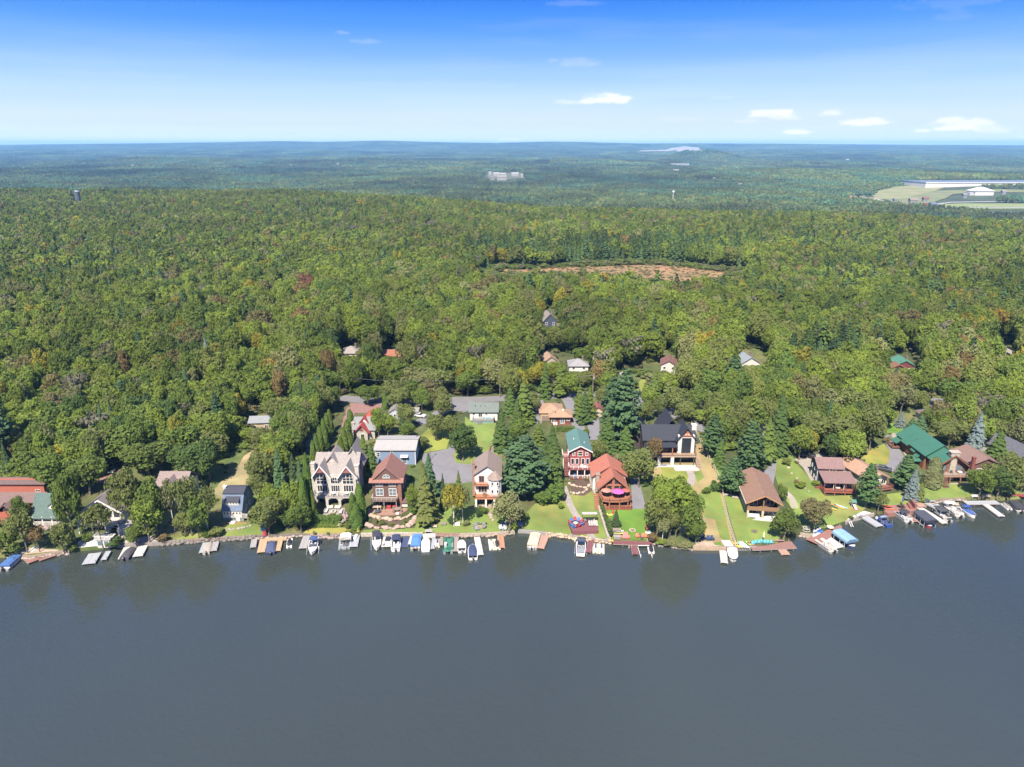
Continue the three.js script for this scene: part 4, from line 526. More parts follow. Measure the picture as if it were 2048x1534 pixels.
{ // 12 the white house with corner tower
  const a = house('tower_house', 'white house with six-sided corner tower, brown roof and orange wooden balconies', 'white tower house', 975, 1011), rf = K('#a89488', 'shingle'), wd = K('#d68a58', 'plank'), z = -2; const wl = K('#e6e6ea', 'siding');
  part('wall', wl, a, g => { g.box(-3.7, -1, -12, 3.7, 9, z); g.pent(-3.7, 3.7, 9, 2.6, z); }); part('roof', rf, a, g => g.gable(-3.7, 3.7, -12.3, z + .1, 9, 2.6, 'z', .45)); chimney(a, -4.1, -4.5, 1, 11.2, .8, 1.1, K('#b08878', 'stone'));
  const hex = (r, y) => Array.from({ length: 8 }, (_, i) => V(2.2 + r * Math.cos((i + .5) / 8 * 6.2832), y, z + .5 + r * Math.sin((i + .5) / 8 * 6.2832))); part('tower', wl, a, g => g.loft([hex(1.9, 2.8), hex(1.9, 8.2)])); part('tower_roof', rf, a, g => { g.loft([hex(2.35, 8.15), hex(.05, 10.3)]); });
  for (const [x, zz] of [[1.45, 2.42], [2.95, 2.42]]) for (const y of [4, 6.4]) win(a, x, y, .75, 1.2, z + .5 + 1.76); for (const y of [4, 6.4]) win(a, z + .5, y, .7, 1.2, 2.2 + 1.76, { side: 'right' });
  win(a, -1.7, 6.5, 1.5, 1.9, z, { c: 2, mat: K('#9a5a44', null) }); win(a, -1.4, 3.2, 2.6, 2.1, z, { c: 3, mat: K('#d8c0b0', null), name: 'patio_door' }); part('balcony', wd, a, g => g.box(-3.7, 5.8, z, .2, 6, z + 1.3)); railing(a, [V(-3.6, 6, z), V(-3.6, 6, z + 1.2), V(.1, 6, z + 1.2)], wd, .9);
  deck(a, -3.7, 3.4, z, .9, 2.7, wd, { rail: wd, post: WH, posts: [-3.2, -.4, 2], pw: .5, ro: { t: .12 } }); part('basement_front', K('#3e3a3c', null), a, g => g.box(-3.6, -.6, z + .01, 3.6, 2.4, z + .06)); win(a, -1.6, .2, 2, 1.8, z + .06, { c: 2 }); part('deck_table', K('#6a5a54', null), a, g => { g.cyl(V(-.8, 3.4, -.4), V(-.8, 3.46, -.4), .7, .7, 10).cyl(V(-.8, 2.7, -.4), V(-.8, 3.4, -.4), .06, .06, 5); }); part('patio', K('#c4aca0', 'stone'), a, g => g.box(-3.8, -.4, z, 3.8, .05, 1.3));
  for (const q of [-5, -8]) { win(a, q, 6.4, .9, 1.3, 3.7, { side: 'right' }); win(a, q, 3.6, .9, 1.3, 3.7, { side: 'right' }); }
}
{ const a = house('ranch_house', 'low white ranch house with grey-green roof and a raised deck with blue-green skirting', 'grey-green roofed ranch house', 967, 846), rf = K('#7a8882', 'shingle'); part('wall', WHS, a, g => { g.box(-5, -.8, -9, 5, 3.6, -2.2); g.pentX(-9, -2.2, 3.6, 1.9, 5); }); part('roof', rf, a, g => g.gable(-5, 5, -9, -2.2, 3.6, 2.1, 'x', .5)); for (const [x, z, h2] of [[-3, -3.9, .9], [-1.2, -3.9, .6], [.6, -3.9, .5]]) part('roof_vent', K('#5a6460', null), a, g => g.cyl(V(x, 4.4, z), V(x, 4.6 + h2, z), .14, .14, 6)); part('deck_skirting', K('#7fb0ac', 'siding'), a, g => g.box(-3.8, -.6, -2.2, 3.6, .9, .2)); deck(a, -3.9, 3.7, -2.2, .35, 1.2, K('#a8a6a4', 'plank'), { rail: K('#b8b8ba', null), rh: .8 }); stairs(a, -1.4, .3, 1.2, 2.4, -.5, 1.6, K('#8f8b88', 'plank'), 6); win(a, -1.2, 1.4, 1.5, 2, -2.2, { c: 2, name: 'patio_door' }); win(a, 1, 2.2, .9, 1, -2.2); win(a, -3.6, 2.2, 1.1, 1.1, -2.2); part('teal_cushions', K('#3fa8b4', null), a, g => { g.cbox(1.6, 1.2, -1, 1.4, .5, .7); g.cbox(.1, 1.2, -1.3, .6, .5, .6); }); }
{ const a = house('garden_shed', 'round-topped grey garden shed with red end wall on the back lawn', 'round-topped garden shed', 990, 904, 0, 'shed'); const arc = (x, r) => Array.from({ length: 9 }, (_, i) => V(x + r * Math.cos(Math.PI * i / 8), r * 1.25 * Math.sin(Math.PI * i / 8), 0)); part('roof', K('#b7aca2', 'seam'), a, g => { const A = arc(0, 1.5), B = arc(0, 1.5).map(p => V(p.x, p.y, -2.6)); for (let i = 0; i < 8; i++) g.quad(A[i], A[i + 1], B[i + 1], B[i]); }); part('front_wall', K('#a59a90', 'siding'), a, g => { const A = arc(0, 1.48); for (let i = 1; i < 8; i++) g.tri(A[0].clone().setZ(-.05), A[i].clone().setZ(-.05), A[i + 1].clone().setZ(-.05)); }); part('side_wall', K('#a4645c', 'siding'), a, g => g.box(-1.75, -.3, -2.7, -1.5, 1.5, 0)); part('door', K('#8a7e76', 'siding'), a, g => g.box(-.5, 0, -.04, .5, 1.5, .03)); }
{ const a = house('ranch_house', 'tan-roofed ranch house with dark red front and pale side wing', 'tan-roofed ranch house', 1120, 850), rf = K('#c39a78', 'shingle'), dr = K('#8a4a3c', 'siding'), tn2 = K('#d9b98c', 'siding'); part('wall', dr, a, g => g.box(-3.4, -.8, -5.5, 3.8, 2.9, -1)); part('wing_wall', tn2, a, g => g.box(-6.8, -1, -12, .5, 3.1, -4)); part('roof', rf, a, g => { g.hip(-7, 1.2, -13, -4, 3.2, 2, .4); g.hip(-3.6, 4, -8, -.6, 2.95, 1.6, .5); }); part('garage_door', K('#9c8478', 'siding'), a, g => g.box(-6.4, -.5, -4, -3.7, 1.9, -3.93)); win(a, .9, .2, 1.7, 2.2, -1, { c: 2, glass: GLASSB, name: 'patio_door' }); win(a, 3, 1.3, 1.2, .9, -1); win(a, -2.4, .6, 1.4, 1.4, -1, { c: 2 }); deck(a, -3.4, 4, -1, .6, .1, K('#8a5a48', 'plank'), {}); chimney(a, -1.9, -2, 3, 4.6, .5, .5, tn2); part('roof_vent', WH, a, g => g.cbox(1.2, 4, -3.6, .6, .7, .6)); for (const x of [-2.2, -1.3]) part('white_chair', WH, a, g => { g.cbox(x, .1, .1, .6, .4, .6); g.cbox(x, .5, -.15, .6, .6, .1); }); }
{ // 15 the red house
  const a = house('red_house', 'red clapboard house with green metal roof and white-railed two-level deck', 'red house with green roof', 1161, 958), wl = K('#b0484c', 'siding'), rf = K('#5a8e88', 'seam', { bump: .03 }), z = -3; part('wall', wl, a, g => { g.box(-3.2, -1, -16, 3.2, 8.2, z); g.pent(-3.2, 3.2, 8.2, 1.7, z); }); part('roof', rf, a, g => g.gable(-3.2, 3.2, -16.4, z + .2, 8.2, 1.7, 'z', .45)); part('gable_trim', WH, a, g => { g.bar(V(-3.75, 7.85, z + .72), V(0, 9.85, z + .72), .2, .28).bar(V(0, 9.85, z + .72), V(3.75, 7.85, z + .72), .2, .28); });
  win(a, 0, 6.3, 1.6, 1.7, z, { r: 2 }); for (const x of [-2, 2]) win(a, x, 6.4, .9, 1.2, z, { r: 2 }); for (const x of [-2.3, -.9, .9, 2.3]) win(a, x, 3.5, 1.1, 2.1, z, { name: 'patio_door' });
  const wr = WH; deck(a, -3.6, 3.5, z, 0, 3.3, K('#a85a5c', 'plank'), { rail: wr, post: wr, posts: [-3.4, -1, 1.2, 3.3], ro: { t: .14, rails: [.5] } }); deck(a, -3.6, 3.5, z, .4, .4, K('#94504e', 'plank'), { rail: wr, post: wr, posts: [-3.4, 3.3], ro: { t: .14, rails: [.5] } }); for (const x of [-2.1, 0, 2.1]) win(a, x, .6, 1.5, 1.9, z, { name: 'patio_door' }); part('blue_chairs', K('#3f78b4', null), a, g => { g.cbox(-1.7, .4, -1.2, .7, .7, .7); g.cbox(-1.7, .4, -.2, .6, .4, .6); }); part('deck_chairs', WH, a, g => { g.cbox(.4, 3.3, -1.6, .7, .7, .6); g.cbox(1.4, 3.3, -1.3, .8, .5, .7); });
  deck(a, -5.2, -3.3, -9, -5, 5, K('#a85a5c', 'plank'), { rail: wr, post: wr, posts: [-5, -3.5] }); stairs(a, -4.2, -5, 5, -.6, 1, 1.3, K('#a05654', 'plank'), 12); for (const [x, zz] of [[1.4, -6], [-1.6, -9]]) part('roof_vent', WH, a, g => g.cyl(V(x, 8.9, zz), V(x, 9.8, zz), .12, .12, 6)); part('side_wall_panel', WHS, a, g => g.box(3.25, 3, -11, 3.5, 8, -8.5));
}
{ // 16 the salmon-roofed chalet
  const a = house('chalet', 'chalet with salmon-red roofs, glazed timber gable and round wooden deck', 'salmon-roofed chalet', 1227, 1018), rf = K('#d0785c', 'shingle'), wd = K('#c07a54', 'plank'), log = K('#b06a4c', 'log'), z = -3.6; part('wall', WHS, a, g => { g.box(-5, -1, -17, 4.6, 6, -9.5); g.box(-3.6, -1, -9.5, 3.8, 5.4, z); g.pent(-5, 4.6, 6, 2.9, -9.6); });
  part('roof', rf, a, g => { g.gable(-5, 4.6, -17.3, -9.2, 6, 3.1, 'z', .5); g.gable(-3.6, 3.8, -11, z + .2, 5.4, 3.5, 'z', .8); }); part('timber_frame', wd, a, g => { g.box(-.25, 3, z, .45, 8.6, z + .35); g.box(-3.4, 5.6, z, 3.6, 6.1, z + .3); g.box(-3.6, 2.9, z, -3.1, 5.6, z + .35).box(3.3, 2.9, z, 3.8, 5.6, z + .35).box(-1.9, 3, z, -1.6, 5.6, z + .25).box(1.8, 3, z, 2.1, 5.6, z + .25); g.bar(V(-4.2, 5.1, z + 1), V(.1, 9, z + 1), .3, .35).bar(V(.1, 9, z + 1), V(4.4, 5.1, z + 1), .3, .35); });
  const gg = part('gable_glass', GLASS, a, g => { g.q(-3, 3.1, z + .06, -.3, 3.1, z + .06, -.3, 5.6, z + .06, -3, 5.6, z + .06); g.q(.5, 3.1, z + .06, 3.2, 3.1, z + .06, 3.2, 5.6, z + .06, .5, 5.6, z + .06); g.q(-2.8, 6.1, z + .06, -.3, 6.1, z + .06, -.3, 8.3, z + .06); g.q(.5, 6.1, z + .06, 3, 6.1, z + .06, .5, 8.3, z + .06); });
  const P = [[-3.9, z], [4.8, z], [5.2, -1], [4.2, .2], [1.6, .9], [-1.4, .9], [-3.4, .2]]; part('deck_floor', wd, a, g => g.hex(P.map(([x, q]) => V(x, 2.5, q)), P.map(([x, q]) => V(x, 2.85, q)))); railing(a, [...P.slice(1), P[0]].map(([x, q]) => V(x * .98, 2.85, q - .08)), wd, 1, { rails: [.2, .35, .5, .65, .8] }); for (const [x, q] of P.slice(2)) part('deck_post', wd, a, g => g.cbox(x * .95, -.8, q - .3, .26, 3.3, .26)); part('lower_deck', K('#a4573c', 'plank'), a, g => g.box(-3.6, -.4, z, 5.2, .5, .6)); railing(a, [V(-1.5, .5, .5), V(5.1, .5, .5), V(5.1, .5, z)], wd, .9); part('lower_front', K('#2c2422', null), a, g => g.box(-3.5, .5, z + .01, 3.7, 2.5, z + .08));
  stairs(a, -4.6, -4.6, 2.85, .6, .3, 1.4, wd, 9); stairs(a, -2.8, 1.6, -.5, -.2, 1.4, 1.5, wd, 6, 'z'); chimney(a, -3.9, -7.2, 2, 7.4, 1, 1.1, K('#b8a898', 'stone'));
}
// sun umbrellas
function umbrella(label, p, hex, r = 1.5, hgt = 2.5, closed = false) { const u = thing('sun_umbrella', label, 'umbrella', p, 0); part('pole', K('#8a7a6a', null), u, g => g.cyl(V(0, 0, 0), V(0, hgt, 0), .05, .05, 5)); part('canopy', K(hex, 'fabric'), u, g => { const n = 8, ring = (q, y) => Array.from({ length: n }, (_, i) => V(q * Math.cos(i / n * 6.2832), y, q * Math.sin(i / n * 6.2832))); if (closed) g.loft([ring(.28, hgt * .45), ring(.2, hgt * .8), ring(.03, hgt + .1)]); else { g.loft([ring(r, hgt - .38), ring(r * .55, hgt - .08), ring(.02, hgt + .12)]); } }); return u; }
const onHouse = (nm, x, y, z) => { const o = scene.getObjectByName(nm); return o.localToWorld(V(x, y, z)); };
scene.updateMatrixWorld(true);
umbrella('magenta sun umbrella on the round deck of the salmon-roofed chalet', onHouse('chalet', 1.2, 2.85, -1.2), '#d858b8', 1.9);
umbrella('salmon sun umbrella at the left of the magenta one on the chalet deck', onHouse('chalet', -2, 2.85, -1.8), '#e08a78', 1.5);
umbrella('red sun umbrella at the right of the magenta one on the chalet deck', onHouse('chalet', 3.6, 2.85, -2.2), '#c85a4c', 1.3, 2.3);
{ // 17 the black modern house
  const a = house('modern_house', 'large modern house with black metal roofs, white piers and a tall glazed gable', 'black-roofed modern house', 1340, 931), rf = K('#2e3546', 'seam', { bump: .03, rough: .8 }), wl = K('#e4e0da', null), dk = K('#4a4440', 'siding'), wd = K('#c4ab90', 'plank'), z = -3;
  part('wall', dk, a, g => { g.box(-8, -1, -11, 8, 7.8, z); g.box(-11.5, -1, -19, -5, 6.5, -10); g.pentX(-11, z, 7.8, 3, 8); g.pentX(-11, z, 7.8, 3, -7.9); }); part('bay_wall', wl, a, g => { g.box(2.4, 3, z, 3.6, 9.4, z + 1.3); g.box(6.6, 3, z, 7.6, 9.4, z + 1.3); g.pent(2.4, 7.6, 8.6, 2.5, z + 1.2); });
  part('roof', rf, a, g => g.gable(-8, 8, -11, z, 7.8, 3.2, 'x', .6)); part('bay_roof', rf, a, g => g.gable(2.2, 7.8, -9, z + 1.4, 8.3, 3.6, 'z', .6)); part('rear_roof', rf, a, g => { g.gable(-11.5, -5, -20, -9.5, 6.5, 3.6, 'z', .5); g.gable(-1.5, 4.5, -18, -8, 8, 4.6, 'z', .5); }); part('rear_wall', dk, a, g => { g.box(-1.3, -1, -17.6, 4.3, 8.1, -10.9); g.pent(-11.4, -5.1, 6.5, 3.4, -9.7); }); part('porch_roof', rf, a, g => g.slab(-7.8, 2.2, z, z + 2.6, 6.6, 5.9)); chimney(a, 8.1, -6, 3, 11.4, 1.4, 1.4, wl);
  win(a, 5.1, 3.6, 2.9, 4.6, z + 1.1, { c: 3, r: 4, mat: K('#2a2a2e', null), f: .1 }); part('gable_truss', K('#d07038', null), a, g => { g.box(3.4, 9.4, z + 1.3, 6.8, 9.7, z + 1.6).bar(V(3.4, 9.6, z + 1.45), V(5, 11.1, z + 1.45), .22).bar(V(5, 11.1, z + 1.45), V(6.7, 9.6, z + 1.45), .22).box(4.9, 9.6, z + 1.35, 5.2, 11, z + 1.55); }); for (const x of [-6.4, -4.2, -2, .2]) win(a, x, 6.5, 1.5, 1, z, { mat: K('#2a2a2e', null), glass: GLASSB });
  part('balcony', wd, a, g => g.box(-8, 2.9, z, 8, 3.3, .2)); railing(a, [V(-7.9, 3.3, .1), V(7.9, 3.3, .1), V(7.9, 3.3, z)], K('#a87c5c', null), 1, { rails: [.2, .4, .6, .8] }); for (const x of [-7.6, -3.6, .6]) { part('pier', wl, a, g => g.cbox(x, -.8, -.3, 1, 3.7, .9)); part('porch_column', K('#b8683c', null), a, g => g.cbox(x, 3.3, z + 2.3, .3, 2.7, .3)); } for (const x of [3.2, 7.4]) part('balcony_post', K('#5a5048', null), a, g => g.cbox(x, -.8, -.2, .25, 3.7, .25)); for (const x of [-5.6, -1.5, 5]) win(a, x, .1, 3, 2.6, z, { c: 3, mat: K('#2a2a2e', null), name: 'patio_door' }); for (const x of [-5.6, -1.6]) win(a, x, 3.4, 3, 2.2, z, { c: 3, mat: K('#2a2a2e', null), name: 'patio_door' });
  part('patio', K('#e0dcd4', 'stone'), a, g => { g.box(-8.2, -.6, z, 8, .06, 1.2); g.box(.8, -.6, 1.2, 8.4, .05, 3.6); }); part('outdoor_rug', K('#8f9298', 'fabric'), a, g => g.box(-6, .06, -1.8, -1, .1, .6)); stairs(a, 8.8, -2.6, 3.2, 2.4, 0, 1.6, wd, 10); part('side_terrace', K('#b9b2aa', 'stone'), a, g => g.box(-12.5, -1.5, -14, -8.2, 1, -2));
}
{ // 18 the brown-roofed lake house
  const a = house('lake_house', 'long brown-roofed lake house with log balcony and white pillared ground floor', 'brown-roofed lake house', 1524, 1037, -7), rf = K('#a47c64', 'shingle'), log = K('#a88058', 'log'), z = -2.4; part('wall', K('#a8aa9a', 'siding'), a, g => { g.box(-4.3, -1, -17, 4.3, 5, z); }); part('gable_wall', K('#5a4236', 'siding'), a, g => { g.box(-4.2, 2.6, z - .05, 4.2, 5, z + .04); g.pent(-4.3, 4.3, 5, 1.9, z + .06); }); part('roof', rf, a, g => g.gable(-4.4, 4.4, -17.4, .3, 5, 2.1, 'z', .55)); part('fascia', K('#c08a54', null), a, g => g.bar(V(-5, 4.72, .85), V(0, 7.25, .85), .12, .3).bar(V(0, 7.25, .85), V(5, 4.72, .85), .12, .3)); part('eave_trim', WH, a, g => g.box(-5.05, 4.6, -17.8, -4.92, 4.9, .8));
  part('balcony', log, a, g => { g.box(-4.3, 2.35, z, 4.3, 2.65, .1); g.box(-4.3, 2.65, -.05, 4.3, 3.55, .12); g.box(-4.3, 2.65, z, -4.15, 3.55, 0).box(4.15, 2.65, z, 4.3, 3.55, 0); }); for (const x of [-4, 0, 4]) { part('balcony_post', log, a, g => g.cyl(V(x, 3.5, -.05), V(x, 5.4, -.05), .2, .2, 7)); part('pillar', K('#e4d2b0', 'stone'), a, g => g.cbox(x, -.8, -.1, .55, 3.2, .55)); } for (const x of [-2.2, 2.2]) { win(a, x, 2.8, 2.2, 1.9, z + .06, { c: 2, name: 'patio_door' }); win(a, x, .2, 2.4, 1.9, z, { c: 2, name: 'patio_door' }); } part('patio', WHITEP, a, g => g.box(-4.6, -.8, z, 4.6, .06, 1.2)); part('white_bench', K('#d8e0e4', null), a, g => { g.box(-3.8, .06, -.9, -.6, .5, -.2); g.box(-3.8, .5, -.95, -.6, .9, -.85); }); part('side_ledge', WH, a, g => g.box(4.4, -1, -9, 5.4, 1.5, -4)); for (const q of [-5, -9, -13]) win(a, q, 2.8, 1.4, 1.3, -4.3, { side: 'left' });
}
{ // 19 the navy house
  const a = house('navy_house', 'dark navy house with plum-brown roof, covered porch and red-brown deck', 'navy house', 1680, 992, -4), wl = K('#3c4e5c', 'siding'), rf = K('#9a7874', 'shingle'), dk = K('#b06048', 'plank'), z = -3.6; part('wall', wl, a, g => { g.box(-4.8, -1, -13, 2.4, 6, -6.4); g.box(-4.4, -1, -6.4, 4.4, 3.2, z - .4); g.pentX(-13, -6.4, 6, 1.8, -4.8); g.pentX(-13, -6.4, 6, 1.8, 2.4); }); part('roof', rf, a, g => g.gable(-4.8, 2.4, -13, -6.4, 6, 1.9, 'x', .45)); part('porch_roof', rf, a, g => g.slab(-4.8, 4.6, -6.4, -.6, 4.9, 3.7)); win(a, -.6, 4.9, 2, .9, -6.4, { c: 2 }); for (const q of [-7.4, -9.2, -11.6]) { win(a, q, 1.4, .8, 1.2, -4.8, { side: 'left', c: 2, r: 2 }); win(a, q, 4, .8, 1.2, -4.8, { side: 'left', c: 2, r: 2 }); } part('downpipe', WH, a, g => g.cbox(-4.88, -.5, -6.6, .12, 5.8, .12));
  deck(a, -4.8, 4.6, z - .4, 0, 1.2, dk, { rail: dk, posts: [-4.4, -1.6, 1.4, 4.3], foot: -1.4 }); for (const x of [-4.5, -1.4, 1.6, 4.3]) part('porch_column', K('#8a4a3c', null), a, g => g.cbox(x, 1.2, -.9, .2, 2.5, .2)); for (const x of [-2.6, .2, 3]) win(a, x, 1.3, 1.9, 1.7, z - .4, { name: 'patio_door', c: 2 }); stairs(a, -5.4, -2, -.9, -3.6, 1.2, 1.6, dk, 6); for (const x of [-2, 1]) part('folded_umbrella', K('#d8d4cc', null), a, g => g.cyl(V(x, 1.3, -.6), V(x, 3.3, -.6), .18, .05, 6)); part('deck_table', K('#c8beb4', null), a, g => g.cyl(V(-.4, 1.9, -1.6), V(-.4, 2, -1.6), .8, .8, 8).cyl(V(-.4, 1.2, -1.6), V(-.4, 1.9, -1.6), .08, .08, 5)); part('side_panel', K('#b9b0a8', 'siding'), a, g => g.box(2.45, -1, -10, 5, 3.6, -6.6));
}
{ const a = house('cottage', 'tan-roofed white cottage with glazed front and dark red deck', 'tan-roofed white cottage', 1764, 986, 14), rf = K('#c79c80', 'shingle'), z = -2.6; part('wall', K('#e4dccf', 'siding'), a, g => { g.box(-3.4, -1.4, -15, 3.4, 3.8, z); g.pent(-3.4, 3.4, 3.8, 1.5, z); }); part('roof', rf, a, g => g.gable(-3.5, 3.5, -15.4, z + .6, 3.8, 1.6, 'z', .7)); for (const x of [-2.2, 0, 2.2]) win(a, x, 1.5, 1.7, 1.7, z, { c: 2 }); deck(a, -3.8, 3.8, z, 0, 1.1, K('#a0685c', 'plank'), { rail: K('#8f4a3c', null), posts: [-3.5, 0, 3.5], foot: -1.6 }); chimney(a, 2, -6, 4, 6, .9, .9, K('#8a7a74', 'stone')); part('white_table', WH, a, g => g.cbox(-2.2, 1.1, -.9, 1, .6, .7)); }
{ // 21 the log lodge
  const a = house('log_lodge', 'long log lodge with green metal roofs, pale stone chimney and raised deck', 'log lodge with green roof', 1908, 968), rf = K('#31806a', 'seam', { bump: .03 }), log = K('#9a5e3c', 'log'), st = K('#d0c2b0', 'stone'), z = -3; part('wall', log, a, g => { g.box(-4, -1, -9, 4, 5.6, z); g.pent(-4, 4, 5.6, 2.8, z); g.box(-5, -1, -25, 4.6, 5.9, -9); g.pent(-5, 4.6, 5.9, 3, -8.9); });
  part('roof', rf, a, g => g.gable(-4, 4, -10, z + .6, 5.6, 2.9, 'z', .7)); part('main_roof', rf, a, g => g.gable(-5, 4.6, -25.4, -8.4, 6, 3.3, 'z', .6)); for (const [q0, q1, y, x] of [[-25.4, -22, 4.9, -7.2], [-21.6, -17.4, 6.1, -6.2], [-16, -13.6, 5.4, -5.9], [-13.2, -11, 4.6, -6.2]]) part('side_roof', rf, a, g => g.hex([V(x, y - 1, q1), V(-3, y + 1.6, q1), V(-3, y + 1.6, q0), V(x, y - 1, q0)], [V(x, y - .75, q1), V(-3, y + 1.85, q1), V(-3, y + 1.85, q0), V(x, y - .75, q0)])); part('entry_roof', rf, a, g => g.slab(-8.2, -5, -12.6, -10, 3.6, 2.9)); for (const q of [-25, -22.4, -12.4, -10.2]) part('porch_post', log, a, g => g.cyl(V(q > -15 ? -8 : -7.9, -1, q), V(q > -15 ? -8 : -7.9, q > -15 ? 2.9 : 4.2, q), .2, .2, 7));
  part('garage_dark_panel', K('#2a2220', null), a, g => g.box(-5.08, -.6, -22, -4.98, 2.2, -16)); part('side_deck', K('#8a5a44', 'plank'), a, g => g.box(-8.2, 2.4, -25, -5, 2.7, -22)); part('side_walk', K('#7c5444', 'plank'), a, g => g.box(-7.4, -.6, -16, -5, .6, -4)); win(a, -20.4, 3.4, 1.4, 1.4, -5, { side: 'left', mat: log }); win(a, -14.8, 3.6, 1.2, 1.2, -5, { side: 'left', mat: log });  // near-black panel carries the shade inside the garage in its colour
  part('chimney', st, a, g => { g.box(-.9, -1, z, .9, 8.2, z + .9); g.box(-1.3, 8.2, z - .6, 1.3, 9.4, z + 1.0); g.box(-1.5, 9.4, z - .8, 1.5, 9.7, z + 1.2); }); for (const x of [-2.5, 2.5]) { win(a, x, 3, 2.2, 2.2, z, { mat: K('#7c4a34', null), c: 2, glass: GLASSB, name: 'patio_door' }); } deck(a, -4.8, 5.6, z, .3, 2.7, K('#b98c70', 'plank'), { rail: K('#b8aca4', null), post: K('#a86a44', null), posts: [-4.4, -1.6, 1.6, 5.2], foot: -1.2 }); stairs(a, -3.6, .2, 2.7, 3.2, -.8, 1.8, K('#8f6450', 'plank'), 8); part('gable_trim', K('#8a5438', null), a, g => g.bar(V(-4.8, 5.1, z + 1.3), V(0, 8.6, z + 1.3), .25, .35).bar(V(0, 8.6, z + 1.3), V(4.8, 5.1, z + 1.3), .25, .35)); for (const x of [-3, -.4, 3.4]) part('deck_chair', K('#4a4e58', null), a, g => { g.cbox(x, 2.7, -1.6, .7, .45, .7); g.cbox(x, 3.1, -1.9, .7, .6, .12); }); part('deck_table', WH, a, g => g.cyl(V(2, 3.4, -1.4), V(2, 3.5, -1.4), .7, .7, 8).cyl(V(2, 2.7, -1.4), V(2, 3.4, -1.4), .07, .07, 5)); part('patio', K('#c8beb2', 'stone'), a, g => g.box(-2, -.8, -2.6, 5, .05, .2));
}
{ const a = house('brown_roofed_house', 'house with mauve-brown roof and red brick chimney right of the log lodge', 'mauve-roofed house', 1968, 950, 0), rf = K('#9d7a70', 'shingle'); part('wall', K('#7c5a4c', 'siding'), a, g => { g.box(-4.5, -1, -10, 4.5, 3.6, 0); g.pent(-4.5, 4.5, 3.6, 1.9, 0); }); part('roof', rf, a, g => g.gable(-4.5, 4.5, -10.4, 0, 3.6, 2.1, 'z', .6)); part('chimney', K('#9a5248', 'stone'), a, g => { g.cbox(-5, -1, 1, 1.6, 2.4, 1.4); g.cbox(-5, 1.4, 1, .9, 5, .9); g.cbox(-5, 6.4, 1, 1.1, .2, 1.1); }); win(a, -2, .8, 1.5, 1.5, 0, { c: 2 }); win(a, 2, .8, 1.5, 1.5, 0, { c: 2 }); }
{ const a = house('grey_roofed_house', 'white house with long dark slate-grey roof at the right edge', 'slate-roofed white house', 2058, 938, 10), rf = K('#686c78', 'shingle'); part('wall', WHS, a, g => { g.box(-5, -1, -16, 5, 4.4, 0); g.pent(-5, 5, 4.4, 2.2, 0); }); part('roof', rf, a, g => g.gable(-5, 5, -16.4, .2, 4.4, 2.4, 'z', .6)); for (const x of [-3, 0, 3]) win(a, x, 1.4, 1.8, 2, 0, { c: 2 }); win(a, -6, 1.6, 1.6, 1.6, -5, { side: 'left' }); }
